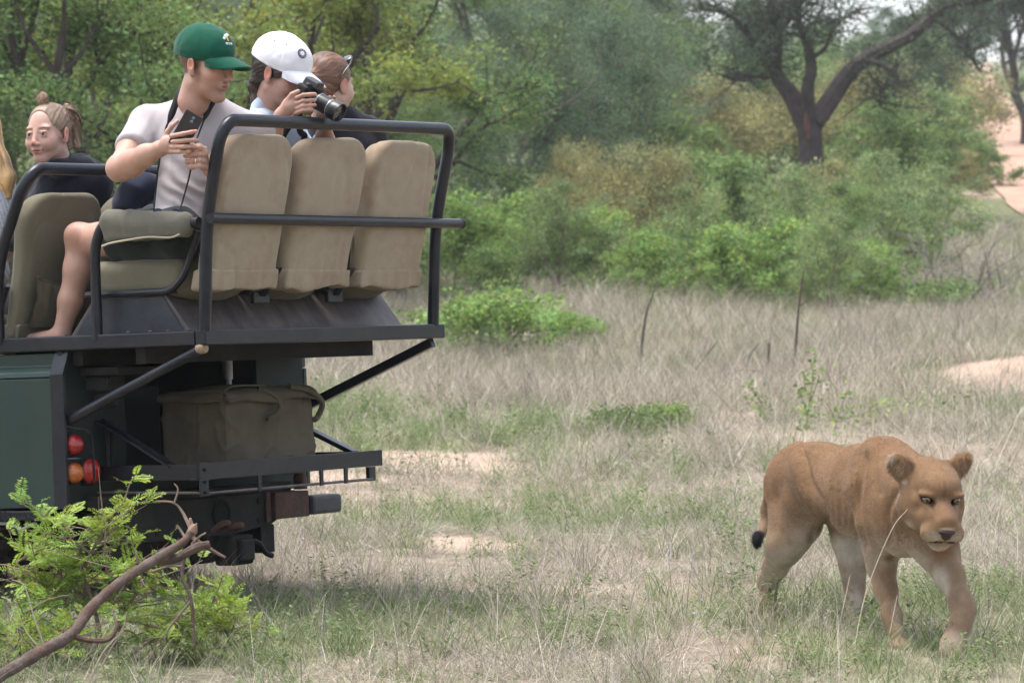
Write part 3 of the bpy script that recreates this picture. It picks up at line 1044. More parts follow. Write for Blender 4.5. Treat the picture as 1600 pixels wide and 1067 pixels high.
# unseen woodland trees added around the camera to cut the frontal sky light
for i, (x, y, s_, key, lm) in enumerate([(-9, -9, 1.15, 'leafy', 'mid'), (-4, -15, 1.2, 'thicket', 'mid'), (2, -18, 1.3, 'leafy', 'mid'), (8, -14, 1.2, 'thicket', 'blue'), (13, -7, 1.15, 'leafy', 'mid'), (-15, -2, 1.2, 'wide', 'mid'), (17, 2, 1.1, 'wide', 'mid'),
                                         (-18, 10, 1.1, 'leafy', 'mid'), (20, 12, 1.1, 'leafy', 'mid'), (-10, -24, 1.4, 'wide', 'dark'), (6, -26, 1.5, 'wide', 'dark'), (18, -18, 1.4, 'wide', 'dark'), (-20, -14, 1.4, 'wide', 'dark'), (-14, 22, 1.0, 'thicket', 'mid'), (19, 26, 1.0, 'thicket', 'mid')]):
    plant('woodland_tree', key, 800, 30, 'unseen woodland tree added behind the photographer to cut the sky light', 'tree', 'unseen trees added to cut the sky light', s_, i * 1.9, lmat=LM[lm]).location = (x, y, float(ground_z(A([x]), A([y]))[0]) - .02)

# the forked dark tree
def forked_tree():
    D = 74.0
    bx = (1268 - 800) / F_PX * D
    bz = float(ground_z(A([bx]), A([D]))[0])
    base = A([bx, D, bz])
    root = empty('forked_tree', base)
    tag(root, 'large dark forked tree with a reddish scar and one long slanting limb', 'tree')
    rs = np.random.default_rng(5)
    T = []
    def limb(pts, r0, r1):
        q = np.array([at(px, py, D + dd) for px, py, dd in pts])
        q = smooth_path(q, 5)
        T.append((q - base, np.linspace(r0, r1, len(q))))
        return q
    tr = np.array([base + A([0, 0, -.3]), at(1268, 300, D), at(1267, 235, D), at(1264, 195, D)])
    q = smooth_path(tr, 5)
    T.append((q - base, np.linspace(.28, .24, len(q))))
    ends = []
    ends.append(limb([(1262, 205, 0), (1235, 150, .2), (1212, 115, .4), (1198, 65, .6), (1188, 25, .9), (1165, -30, 1.2)], .21, .07))
    ends.append(limb([(1214, 118, .4), (1192, 92, .3), (1162, 45, 0), (1130, 20, -.3), (1085, 15, -.6)], .10, .03))
    ends.append(limb([(1212, 112, .4), (1216, 60, -.2), (1205, 20, -.4), (1200, -30, -.6)], .11, .05))
    ends.append(limb([(1216, 55, -.2), (1240, 22, -.1), (1262, -10, 0), (1275, -50, 0)], .07, .04))
    ends.append(limb([(1266, 195, 0), (1262, 140, -.3), (1268, 105, -.5), (1258, 60, -.7), (1245, 25, -.9), (1238, -30, -1)], .16, .05))
    ends.append(limb([(1268, 92, -.5), (1290, 75, -.6), (1300, 50, -.8), (1330, 20, -.9)], .05, .02))
    ends.append(limb([(1270, 195, 0), (1295, 160, .3), (1330, 110, .6), (1372, 82, .9), (1420, 58, 1.1), (1455, 28, 1.3), (1490, 8, 1.4), (1540, 0, 1.6), (1590, -25, 1.8)], .22, .06))
    ends.append(limb([(1355, 95, .7), (1385, 105, .5), (1403, 125, .4), (1380, 138, .3), (1374, 165, .3)], .07, .02))
    ends.append(limb([(1455, 28, 1.3), (1480, 45, 1.2), (1510, 70, 1.1), (1530, 110, 1.0)], .05, .02))
    ends.append(limb([(1200, 122, .3), (1170, 120, .1), (1145, 124, 0)], .05, .02))
    ends.append(limb([(1262, 170, .2), (1240, 140, .8), (1222, 118, 1.2), (1210, 70, 1.6), (1230, 0, 1.9)], .08, .03))
    tips = []
    for e in ends:
        for p in e[len(e) // 2:]:
            for _ in range(3):
                d = rs.normal(0, 1, 3); d[2] = abs(d[2]) * .5; d = unit(d)
                L_ = rs.uniform(.5, 1.3)
                pts = [p]
                for i in range(4):
                    d = unit(d + rs.normal(0, .3, 3)); pts.append(pts[-1] + d * L_ / 4)
                T.append((np.array(pts) - base, np.linspace(.022, .006, 5)))
                tips += pts[1:]
    tips = np.array(tips)
    tubes_mesh(T, 8).build('trunk', M_bark, root, smooth=True)
    w = rs.gamma(.5, 1, len(tips)); w /= w.sum()
    n = 26000
    pk = rs.choice(len(tips), n, p=w); P = tips[pk] + rs.normal(0, 1, (n, 3)) * A([.24, .36, .14])
    LV, LF = leaves_np(P, .075, rs, .4)
    mesh_np('crown', LV, LF, LM['dark'], root, base, colors=leaf_tint(rs, len(tips), pk))
    sc_ = MB(); sc_.tube(smooth_path([at(1263, 218, D - .26) - base, at(1261, 196, D - .25) - base, at(1259, 175, D - .22) - base], 4), [.02, .045, .06, .065, .065, .06, .05, .035, .015], 8)
    o = sc_.build('bark_scar', mat('raw_red_wood', (.12, .052, .036), rough=.9, var=.4, scale=9), root, smooth=True)
forked_tree()

# bush belt and single shrubs
B = [('bush_round', 1005, 58, 1.0, .2, 'big rounded olive bush with dense fine leaves under the grey green thicket', 'olive'),
     ('bush_round', 905, 61, .72, 2.2, 'small olive bush beside the big rounded olive bush', 'olive'),
     ('bush', 1150, 61, 1.35, 1.0, 'fresh green bush below the forked dark tree', 'mid'),
     ('bush', 1080, 66, 1.3, 1.9, 'green bush left of the forked tree trunk', 'mid'),
     ('bush_loose', 1375, 55, .98, .6, 'pale grey green shrub with several upright grey stems', 'pale'),
     ('bush_loose', 1448, 57, .86, 2.5, 'pale open shrub beside the sandy clearing', 'pale'),
     ('bush_loose', 1320, 53, .80, 4.1, 'mid green shrub left of the two pale shrubs', 'mid'),
     ('bush_loose', 1235, 58, .85, 3.1, 'leafy pale bush hiding the foot of the forked tree', 'pale'),
     ('bush', 1310, 68, 1.15, 4.8, 'green bush right of the forked tree trunk', 'olive'),
     ('bush', 722, 52, 1.08, 0.4, 'bright green bush beside the rear roll bar post', 'bright'),
     ('bush', 815, 55, 1.02, 1.4, 'bright green bush below the grey green thicket', 'bright'),
     ('bush_loose', 865, 51, .80, 2.6, 'pale bush in front of the olive bush', 'pale'),
     ('bush', 930, 52, .92, 2.6, 'bright green bush left of the middle of the bush belt', 'bright'),
     ('bush', 1010, 49, .78, 3.9, 'light green bush in the middle of the bush belt', 'bright'),
     ('bush_loose', 1085, 50, .80, 5.1, 'pale bush below the fresh green bush', 'pale'),
     ('bush', 1135, 48, .86, .9, 'light green bush in the belt above the tall dry stick', 'bright'),
     ('bush', 1225, 49, .92, 1.8, 'light green bush behind the tall dry stick', 'bright'),
     ('bush_loose', 1290, 47, .66, 2.7, 'small pale bush at the right end of the bush belt', 'pale'),
     ('bush', 1360, 48, .72, 3.7, 'last light green bush of the bush belt', 'bright'),
     ('bush', 760, 48, .62, 4.4, 'green bush showing between the roll bar post and the lime shrubs', 'mid'),
     ('herb', 742, 37.5, 1.25, .3, 'small bright lime shrub in the dry grass beside the vehicle', 'bright'),
     ('herb', 795, 38, 1.25, 1.7, 'small bright lime shrub behind the brown grass tuft', 'bright'),
     ('herb', 870, 39, .8, 2.9, 'tiny lime shrub right of the bright lime shrubs', 'bright'),
     ('herb', 905, 39.6, .6, 4.0, 'smallest lime sprig at the end of the lime shrubs', 'bright'),
     ('herb', 1480, 46, 1.0, 1.1, 'low green sprig below the bare grey shrub', 'mid'),
     ('bush', 540, 39, .55, 5.5, 'dull green bush seen under the raised rear deck', 'mid'),
     ('bush', 1535, 88, .8, .7, 'green bush in the fork of the red dirt track', 'mid'),
     ('bush', 1500, 84, .8, 1.7, 'small green bush at the edge of the sandy clearing', 'olive')]
for i, (px, D, s_, key, lm) in enumerate([(1010, 78, 1.9, 'bush', 'mid'), (1110, 84, 1.8, 'bush_round', 'olive'), (1190, 92, 2.0, 'bush', 'mid'), (1262, 104, 1.5, 'bush', 'pale'), (1330, 90, 1.9, 'bush_round', 'olive'),
        (1390, 82, 1.7, 'bush', 'mid'), (1450, 92, 1.8, 'bush', 'pale'), (1480, 110, 1.9, 'bush_round', 'olive'), (1140, 115, 2.3, 'bush', 'pale'), (1220, 125, 2.2, 'bush_round', 'mid'),
        (1300, 120, 2.0, 'bush', 'pale'), (1360, 118, 2.2, 'bush', 'mid'), (1420, 135, 2.2, 'bush_round', 'pale'), 
        (1650, 240, 2.6, 'bush', 'mid'), (1180, 190, 2.6, 'bush', 'mid'), (1270, 200, 2.4, 'bush_round', 'pale'), (1340, 210, 2.4, 'bush', 'mid'), (1440, 220, 2.6, 'bush', 'pale'), (1060, 170, 2.6, 'bush', 'mid'),
        ]):
    plant('hillside_bush', key, px, D, 'hazy bush on the slope behind the forked dark tree', 'bush', 'bushes on the far slope', s_, px * .61, lmat=LM[lm])
for key, px, D, s_, rz, lb, lm in B:
    plant('shrub', key, px, D, lb, 'bush', None, s_, rz, lmat=LM[lm], sz=1.28 if 'big rounded' in lb else None)

# low mound shrub in front of the tall dry grass
rs = np.random.default_rng(77)
for px, D, wd, ht, lb in [(965, 26.5, .36, .19, 'low dark green mound shrub in the dry grass with a brown tuft beside it'), (1040, 27.0, .28, .16, 'smaller green mound shrub next to the larger mound')]:
    x = (px - 800) / F_PX * D; z = float(ground_z(A([x]), A([D]))[0])
    root = empty('mound_shrub', (x, D, z)); tag(root, lb, 'shrub')
    T = []; tips = []
    for i in range(40):
        a = rs.uniform(0, 6.28); e = rs.uniform(.3, 1.3)
        d = A([math.cos(a) * math.cos(e) * wd, math.sin(a) * math.cos(e) * wd * .8, math.sin(e) * ht])
        p = np.array([d * t + A([0, 0, .01]) + rs.normal(0, .012, 3) for t in np.linspace(0, 1, 5)]); T.append((p, np.linspace(.004, .0015, 5))); tips += list(p[2:])
    tubes_mesh(T).build('stem', M_barkg, root, smooth=True)
    tips = np.array(tips)
    pk = rs.choice(len(tips), 3200); P = tips[pk] + rs.normal(0, .03, (3200, 3)); k_ = P[:, 2] > 0
    mesh_np('foliage', *leaves_np(P[k_], .03, rs, .4), LM['mid'] if px < 1000 else LM['bright'], root, colors=leaf_tint(rs, len(tips), pk[k_]))

# dead sticks and saplings
def stick(name, runs, label, cat, material, leaves=None, group=None):
    D0 = runs[0][0][2]
    b = at(*runs[0][0][:3])
    b[2] = float(ground_z(A([b[0]]), A([b[1]]))[0])
    root = empty(name, b); tag(root, label, cat, group)
    T, tips = [], []
    for j, run in enumerate(runs):
        q = np.array([at(*p[:3]) for p in run])
        if j == 0: q = np.vstack([b - A([0, 0, .1]), q])
        q = smooth_path(q, 4) - b
        r = np.linspace(run[0][3], run[-1][3], len(q))
        T.append((q, r)); tips += list(q[len(q) // 3:])
    tubes_mesh(T, 6).build('stem', material, root, smooth=True)
    if leaves:
        n, size, sig, lm = leaves
        tips = np.array(tips)
        pk = rs.choice(len(tips), n); P = tips[pk] + rs.normal(0, sig, (n, 3))
        mesh_np('foliage', *leaves_np(P, size, rs, .7), lm, root, colors=leaf_tint(rs, len(tips), pk))
M_dead = mat('weathered_twig', (.085, .07, .06), rough=.95, var=.3, scale=20, spec=.1)
stick('dry_stick', [[(1004, 585, 37, .022), (1003, 540, 37, .02), (1010, 490, 37, .017), (1022, 455, 37, .008)]], 'thin bent dry stick standing in the tall dry grass', 'stick', M_dead)
stick('dry_stick', [[(1236, 598, 35, .02), (1243, 545, 35, .02), (1248, 480, 35, .018), (1256, 425, 35, .008)], [(1247, 480, 35, .008), (1262, 470, 35, .004)]], 'tall slim dry stick in the grass left of the sandy patch', 'stick', M_dead)
stick('dry_stick', [[(1196, 605, 34, .016), (1200, 565, 34, .016), (1202, 536, 34, .010)], [(1198, 583, 34, .012), (1165, 578, 34, .012), (1135, 586, 34, .006)], [(1166, 578, 34, .009), (1172, 555, 34, .008), (1187, 535, 34, .004)]],
      'small forked dead twig between the two upright dry sticks', 'stick', M_dead)
stick('dry_stick', [[(1080, 590, 35, .012), (1100, 560, 35, .012), (1120, 535, 35, .006)]], 'short leaning dry stick beside the thin bent stick', 'stick', M_dead)
stick('sapling', [[(1258, 684, 27, .006), (1263, 640, 27, .006), (1270, 590, 27, .005), (1268, 560, 27, .003)], [(1262, 650, 27, .004), (1250, 610, 27, .003)], [(1265, 630, 27, .004), (1280, 590, 27, .003)]],
      'slender leafy sapling growing behind the lioness', 'sapling', M_barkg, (190, .035, .05, LM['bright']))
stick('sapling', [[(1300, 690, 26.5, .005), (1310, 650, 26.5, .005), (1325, 610, 26.5, .003)], [(1308, 660, 26.5, .003), (1350, 645, 26.5, .003), (1400, 632, 26.5, .002)]],
      'low leaning sapling with scattered leaves above the back of the lioness', 'sapling', M_barkg, (150, .035, .05, LM['bright']))
stick('sapling', [[(1196, 655, 28, .005), (1188, 625, 28, .005), (1168, 600, 28, .003)]], 'small leafy sprig left of the slender sapling', 'sapling', M_barkg, (90, .035, .04, LM['bright']))
def bare_shrub(px, D, h, sp, seed, label, n=16):
    r2 = np.random.default_rng(seed)
    x = (px - 800) / F_PX * D; z = float(ground_z(A([x]), A([D]))[0])
    root = empty('bare_shrub', (x, D, z)); tag(root, label, 'shrub')
    T = []
    for i in range(n):
        a = r2.uniform(0, 6.28); d = unit(A([math.cos(a) * sp, math.sin(a) * sp, h * r2.uniform(.5, 1)])); p = [A([0, 0, -.05])]
        for j in range(7):
            d = unit(d + r2.normal(0, .16, 3) + A([0, 0, -.07])); p.append(p[-1] + d * h / 6)
        T.append((np.array(p), np.linspace(.018, .004, 8)))
        for j in range(5):
            q = [p[r2.integers(2, 7)]]; e = unit(d + r2.normal(0, .8, 3))
            for m_ in range(4): e = unit(e + r2.normal(0, .25, 3) + A([0, 0, -.12])); q.append(q[-1] + e * h / 9)
            T.append((np.array(q), np.linspace(.006, .002, 5)))
    tubes_mesh(T).build('stem', mat('grey_twig', (.20, .175, .155), rough=.95, var=.3, scale=8, spec=.1), root, smooth=True)
bare_shrub(1500, 49, 1.25, .9, 3, 'bare grey twiggy shrub with arching stems beside the sandy clearing', 24)
bare_shrub(1560, 50, 1.0, 1.0, 4, 'low bare grey shrub at the foot of the red dirt track', 18)
# ================================================================== THE VEHICLE (local axes: x across to its right, y forward, z up)
V_TH, V_PT = math.radians(58), math.radians(-2.4)
V_O = A([-1.1549, 13.9725, 0.0085])
V_R = rotm(V_PT, 0, 0); V_R = np.array(Matrix.Rotation(V_TH, 3, 'Z')) @ V_R
def veh(p):
    return V_O + V_R @ np.asarray(p, float)
CAR = empty('safari_vehicle', V_O, (V_PT, 0, V_TH))
tag(CAR, 'open dark green safari vehicle with raised canvas seats and black roll bars', 'vehicle')

M_frame = mat('black_frame_paint', (.0065, .008, .014), rough=.32, var=.3, scale=9, bump=.06, bscale=120, spec=.36, dirt=(.07, .064, .06), dirt_amt=.22, dirt_scale=5)
M_plate = mat('scuffed_deck_plate', (.060, .052, .052), rough=.5, var=.3, scale=4, spec=.45, dirt=(.19, .155, .135), dirt_amt=.75, dirt_scale=3.2, stretch=(3, 1, 1))
M_gpaint = mat('dark_green_paint', (.0075, .028, .023), rough=.34, var=.12, scale=3, spec=.4, coat=.1, dirt=(.06, .07, .055), dirt_amt=.16, dirt_scale=4)
M_gdark = mat('tub_green_shaded', (.006, .015, .013), rough=.7, var=.25, scale=4, dirt=(.04, .036, .03), dirt_amt=.3)  # darker copy of the tub green, under-deck shade put into the colour
M_under = mat('chassis_black', (.008, .008, .008), rough=.8, var=.4, scale=7, bump=.2, bscale=40, dirt=(.05, .04, .033), dirt_amt=.4, dirt_scale=5)
M_rust = mat('rusty_steel', (.10, .055, .04), rough=.85, var=.45, scale=16, bump=.3, bscale=50, dirt=(.03, .028, .027), dirt_amt=.8, dirt_scale=9)
M_canvas = mat('bleached_canvas', (.34, .278, .200), rough=.92, var=.10, scale=3.5, bump=.25, bscale=260, spec=.12, dirt=(.20, .135, .088), dirt_amt=.85, dirt_scale=3.2, sheen=.12)
M_khaki = mat('khaki_canvas', (.135, .122, .083), rough=.92, var=.14, scale=4, bump=.25, bscale=260, spec=.12, dirt=(.19, .172, .125), dirt_amt=.6, dirt_scale=2.2, sheen=.12)
M_olive = mat('olive_canvas', (.10, .084, .061), rough=.95, var=.18, scale=5, bump=.35, bscale=240, spec=.1, dirt=(.16, .135, .10), dirt_amt=.5, dirt_scale=3)
M_rubber = mat('tyre_rubber', (.022, .021, .02), rough=.85, var=.3, scale=12, dirt=(.13, .10, .075), dirt_amt=.5, dirt_scale=5)
M_pad = mat('grey_green_pad', (.15, .142, .115), rough=.9, var=.12, scale=6, bump=.25, bscale=260, spec=.12)
M_thread = mat('pale_piping', (.42, .37, .28), rough=.9)
M_alu = mat('dull_aluminium', (.36, .36, .37), rough=.5, metal=.7, var=.2, scale=10)

def part(mb, name, m, parent=None, smooth=False, bevel=.004):
    return mb.build(name, m, CAR if parent is None else parent, smooth, bevel)

# deck
mb = MB(); mb.box2((-.005, 0, 1.094), (1.712, .05, 1.156)); part(mb, 'rear_rail', M_frame, bevel=.006)
for x0 in (-.005, 1.662):
    mb = MB(); mb.box2((x0, .053, 1.094), (x0 + .05, 2.6, 1.153)); part(mb, 'side_rail', M_frame, bevel=.006)
mb = MB(); mb.box2((.05, .055, 1.11), (1.655, 2.6, 1.128)); part(mb, 'deck', M_under)
mb = MB()
for y in (.34, .66, 1.0): mb.box2((.05, y, 1.03), (1.655, y + .05, 1.107))
part(mb, 'deck_bearer', M_under)
# raised box that carries the rear bench
mb = MB(); mb.prism([(.128, 1.132), (.765, 1.132), (.62, 1.305), (.262, 1.305)], .09, 1.60, 0)
sb = part(mb, 'seat_box', M_plate, bevel=.005)
mb = MB(); mb.prism([(.160, 1.14), (.735, 1.14), (.608, 1.296), (.272, 1.296)], .084, .0895, 0); part(mb, 'side_panel', mat('seat_box_navy', (.014, .02, .032), rough=.4, var=.3, scale=6, dirt=(.09, .085, .08), dirt_amt=.4), sb)
# the thin lip of the plate
mb = MB(); mb.bar((.094, .262, 1.3085), (1.60, .262, 1.3085), .012, .006); part(mb, 'edge_lip', M_frame, sb, bevel=0)
# welds and crud on the rail
for y in (.10, .21, .29, .40, .55, .72):
    mb = MB(); mb.box((.012 + rng.uniform(0, .02), y, 1.157), (.012, .018, .008), rotm(0, 0, rng.uniform(0, 3))); part(mb, 'weld_spot', M_plate)

def bar_of(y, z):
    """one bent roll bar hoop with its rearward lean"""
    P = fillet([(.018, y, z), (.018, y - .03, z + .43), (.018, y - .105, z + .75), (.06, y - .128, z + .82), (1.63, y - .128, z + .835), (1.668, y - .10, z + .76), (1.648, y - .03, z + .43), (1.648, y, z)], .12, 8)
    return P
mb = MB(); mb.tube(bar_of(.02, 1.15), .0255, 14); hoop = part(mb, 'roll_bar', M_frame, smooth=True, bevel=0)
mb = MB(); mb.tube([(-.008, -.046, 1.588), (.9, -.05, 1.586), (1.79, -.05, 1.585)], .0215, 12); part(mb, 'back_bar', M_frame, smooth=True, bevel=0)
mb = MB(); mb.lathe([(.018, 0), (.0225, .004), (.0225, .02)], (1.80, -.05, 1.585), (-1, 0, 0), 12); part(mb, 'bar_plug', M_under, smooth=True, bevel=0)
P2 = fillet([(.0, 1.05, 1.13), (.0, 1.045, 1.45), (.0, .90, 1.76), (.05, .86, 1.835), (1.62, .86, 1.845), (1.66, .90, 1.76), (1.648, 1.045, 1.45), (1.648, 1.05, 1.13)], .13, 8)
mb = MB(); mb.tube(P2, .0255, 14); part(mb, 'roll_bar', M_frame, smooth=True, bevel=0)
# arm rest hoop with its canvas pad
mb = MB(); mb.tube(fillet([(.018, .03, 1.575), (.015, .50, 1.605), (.012, .548, 1.50), (.012, .548, 1.13)], .09, 8), .0215, 12)
arm = part(mb, 'arm_rest', M_frame, smooth=True, bevel=0)
S = Sculpt()
S.cap((.016, .10, 1.580), (.016, .47, 1.602), .043, .043, k=.02)
S.box((.02, .285, 1.555), (.035, .20, .035), .02, k=.03)
V, Fq = S.mesh(.006)
V = V + vnormals(V, Fq) * (.004 * vnoise(V, 14, 2) + .003 * vnoise(V * A([1, 4, 1]), 9, 1))[:, None]
mesh_np('arm_pad', V, Fq, M_pad, arm, smooth=True)
mb = MB()
pts = smooth_path([(-.022, .095, 1.532), (-.026, .14, 1.521), (-.024, .25, 1.528), (-.027, .36, 1.520), (-.024, .44, 1.512), (-.018, .485, 1.502)], 5)
mb.tube(pts, .0045, 6); part(mb, 'pad_piping', M_thread, arm, smooth=True, bevel=0)

# seats -------------------------------------------------------------
def seat_back_mesh(seed, grow=0.0, z0=0.0, z1=.60, rtop=.125, e=.034, h=.008):
    def f(X, Y, Z):
        yy = Y + .205 * Z
        t = .042 + grow + .014 * np.clip(Z / .6, 0, 1)
        w = .218 + grow + .018 * np.clip(Z / .6, 0, 1)
        r = np.where(Z > (z0 + z1) / 2, rtop, min(.022, rtop))
        hz = (z1 - z0) / 2 + grow
        qx = np.abs(X) - w + r; qz = np.abs(Z - (z0 + z1) / 2) - hz + r
        d2 = np.sqrt(np.maximum(qx, 0) ** 2 + np.maximum(qz, 0) ** 2) + np.minimum(np.maximum(qx, qz), 0) - r
        dy = np.abs(yy + .012 * (1 - (X / .25) ** 2)) - t
        a, b = np.maximum(d2 + e, 0), np.maximum(dy + e, 0)
        return np.sqrt(a * a + b * b) + np.minimum(np.maximum(d2 + e, dy + e), 0) - e
    S = Sculpt(); S.fn(f, (-.26, -.24, z0 - .02), (.26, .10, z1 + .02))
    V, Fq = S.mesh(h)
    Q = V + seed * 3.1
    n = .0035 * vnoise(Q * A([1, 1, .4]), 9, 2) + .004 * vnoise(Q, 4, 1) - .004 * np.clip(1 - np.abs(vnoise(Q * A([1, 1, .45]) + 9, 7, 1)) * 5, 0, 1)
    n = n + .004 * np.clip((.16 - V[:, 2]) / .16, 0, 1) * vnoise(Q * A([2.4, 1, .5]), 12, 1)
    return V + vnormals(V, Fq) * n[:, None], Fq
def hem_mesh(seed):
    V, Fq = seat_back_mesh(seed, grow=.0042, z0=-.004, z1=.062, rtop=.010, e=.006, h=.006)
    Q = V + seed * 5.7
    low = np.clip((.04 - V[:, 2]) / .04, 0, 1)
    V = V + vnormals(V, Fq) * (.006 * low * vnoise(Q * A([1, 0, 0]), 13, 2))[:, None]
    V[:, 2] += low * (.010 * vnoise(Q * A([1, 0, 0]), 7, 2)) - .004 * low
    return V, Fq
def cushion_mesh(seed):
    S = Sculpt()
    S.box((0, .335, .045), (.218, .235, .075), .045, k=.02)
    S.ell((0, .32, .085), (.20, .23, .065), k=.03)
    S.ell((0, .12, .0), (.17, .10, .05), k=.04)
    V, Fq = S.mesh(.009)
    return V + vnormals(V, Fq) * (.004 * vnoise(V + seed, 9, 2))[:, None], Fq
back_V = [seat_back_mesh(i) for i in range(3)]
cush = cushion_mesh(1)
cush_me = {}
def seat(ox, oy, oz, i, m, frame=True):
    b = mesh_np('seat', back_V[i][0], back_V[i][1], m, CAR, smooth=True)
    b.location = (ox, oy, oz)
    hv = hem_mesh(i + 7 * (m is M_khaki))
    mesh_np('cover_hem', hv[0], hv[1], m, b, smooth=True)
    if 1 not in cush_me:
        o = mesh_np('seat_cushion', cush[0], cush[1], M_khaki, b, smooth=True); cush_me[1] = o.data
    else:
        link(bpy.data.objects.new('seat_cushion', cush_me[1]), b)
    if frame:
        mb = MB()
        mb.tube(fillet([(-.235, .56, -.012), (-.235, .13, -.012), (-.235, .06, .05), (-.235, -.01, .22)], .06, 5), .014, 8)
        mb.tube(fillet([(.235, .56, -.012), (.235, .13, -.012), (.235, .06, .05), (.235, -.01, .22)], .06, 5), .014, 8)
        mb.tube([(-.235, .5, -.012), (.235, .5, -.012)], .012, 8)
        mb.tube([(-.235, .14, -.012), (.235, .14, -.012)], .012, 8)
        mb.build('seat_frame', M_frame, b, True)
    return b
for i, x in enumerate((.305, .822, 1.352)):
    b = seat(x, .083, 1.325, i, M_canvas)
    mb = MB()   # stitched seam over the crown
    mb.tube(smooth_path([(-.185, -.155, .545), (-.10, -.166, .585), (0, -.17, .592), (.10, -.166, .585), (.185, -.155, .545)], 6), .0022, 5)
    mb.build('seam', M_canvas, b, True)
for i, x in enumerate((.315, .84, 1.365)):
    b = seat(x, 1.075, 1.145, i, M_khaki)
    # gathered pocket on the back
    n, k = 26, 12
    X = np.linspace(-.19, .19, n); Z = np.linspace(.05, .265, k)
    XX, ZZ = np.meshgrid(X, Z, indexing='ij')
    sag = .255 - .035 * (1 - (XX / .19) ** 2)
    ZZ = .05 + (ZZ - .05) / .215 * (sag - .05)
    tt = (ZZ - .05) / (sag - .05)
    YY = -.205 * ZZ - .071 - .012 * (1 - (XX / .25) ** 2) - .018 * np.sin(tt * math.pi * .9) - .006 * np.sin(XX * 95 + i) * tt - .004 * np.sin(XX * 47 + 2 * ZZ * 30)
    V = np.stack([XX, YY, ZZ], 2).reshape(-1, 3)
    ii = np.arange(n * k).reshape(n, k)
    fq = np.stack([ii[:-1, :-1].ravel(), ii[1:, :-1].ravel(), ii[1:, 1:].ravel(), ii[:-1, 1:].ravel()], 1)
    V2 = V + A([0, .006, 0])
    rimf = [[a_, b_, b_ + n * k, a_ + n * k] for a_, b_ in zip(ii[:-1, -1], ii[1:, -1])]
    allf = [list(q) for q in fq] + [list(q[::-1] + n * k) for q in fq] + rimf
    mesh_np('seat_pocket', np.vstack([V, V2]), allf, M_khaki, b, smooth=True)
    mb = MB(); mb.tube(V.reshape(n, k, 3)[:, -1], .004, 6); mb.build('pocket_edge', M_thread if i == 9 else M_khaki, b, True)

for x in (.565, 1.088):
    mb = MB(); mb.bar((x, .135, 1.288), (x, .045, 1.40), .045, .012, (0, 1, .4)); mb.bar((x - .06, .14, 1.283), (x + .05, .14, 1.283), .02, .05); part(mb, 'seat_bracket', M_frame)
# tub -----------------------------------------------------------------
arch = [(1.62 + .47 * math.cos(a), .46 + .40 * math.sin(a)) for a in np.linspace(0, math.pi, 14)]
prof = [(.725, .47), (.725, 1.03), (.725, 1.085), (2.6, 1.085), (2.6, .46)] + arch
def side_panel(x, sgn):
    mb = MB()
    mb.prism([(.725, .47), (.725, .985), (2.6, .985), (2.6, .46)] + arch, x, x + .022 * sgn, 0)
    return mb
mb = side_panel(-.022, 1); tub_side = part(mb, 'side_panel', M_gpaint, bevel=.003)
mb = MB()
# rolled shoulder of the tub
sh = [(-.022, .989), (-.018, 1.010), (.018, 1.034), (.018, 1.086), (.034, 1.086), (.034, .989)]
for (a, b) in ((.728, 2.6),):
    n = len(sh)
    vs = [(p[0], a, p[1]) for p in sh] + [(p[0], b, p[1]) for p in sh]
    mb.addv(vs, [list(range(n)), [n + i for i in range(n)][::-1]] + [[i, n + i, n + (i + 1) % n, (i + 1) % n] for i in range(n)])
part(mb, 'side_shoulder', M_gpaint, bevel=.004)
mb = side_panel(1.672, 1); part(mb, 'side_panel', M_gpaint, bevel=.003)
mb = MB(); mb.prism([(.015, .989), (.02, 1.086), (-.03, 1.086), (-.03, .989)], .728, 2.6, 1)
o = part(mb, 'side_shoulder', M_gpaint); o.location = (1.675, 0, 0)
# rear face: a post each side, a sill and the dark load opening
mb = MB(); mb.box2((.004, .727, .46), (.40, .75, 1.092)); part(mb, 'rear_panel', M_gdark)
mb = MB(); mb.box2((1.32, .727, .46), (1.668, .75, 1.092)); part(mb, 'rear_panel', M_gdark)
mb = MB(); mb.box2((.404, .729, .46), (1.316, .75, .58)); part(mb, 'rear_sill', M_gdark)
mb = MB(); mb.box2((.404, .729, 1.045), (1.316, .748, 1.09)); part(mb, 'rear_header', M_under)
mb = MB()
mb.box2((.36, 1.30, .46), (1.36, 1.33, 1.09)); mb.box2((.36, .755, .46), (.385, 1.296, 1.09)); mb.box2((1.335, .755, .46), (1.36, 1.296, 1.09)); mb.box2((.39, .755, .48), (1.33, 1.296, .50))
part(mb, 'load_bay', M_under)
mb = MB(); mb.box2((.62, .90, .53), (.86, 1.25, .94)); mb.box2((.95, .86, .52), (1.25, 1.2, .86)); part(mb, 'load_bay_box', M_gdark, bevel=.01)
mb = MB(); mb.tube([(1.13, .74, .95), (1.13, .74, 1.085)], .022, 10); mb.tube([(1.13, .735, .80), (1.13, .735, .95)], .012, 8); part(mb, 'latch_post', M_alu, smooth=True, bevel=0)
# clutter in the shade below the deck
mb = MB(); mb.box2((.10, .52, .99), (.34, .715, 1.02)); mb.box2((.13, .60, .93), (.24, .715, .985)); part(mb, 'bracket', M_under)
mb = MB(); mb.tube([(.15, .66, .885), (.24, .66, .885)], .03, 12); mb.tube([(.14, .62, .965), (.15, .60, .965)], .016, 10); part(mb, 'coupling', M_under, smooth=True, bevel=0)
# corner angle strip
mb = MB()
mb.prism([(-.028, .46), (-.028, 1.0), (.012, 1.092), (.030, 1.092), (-.012, .995), (-.012, .46)], .70, .770, 1)
part(mb, 'corner_strip', M_frame, bevel=.003)
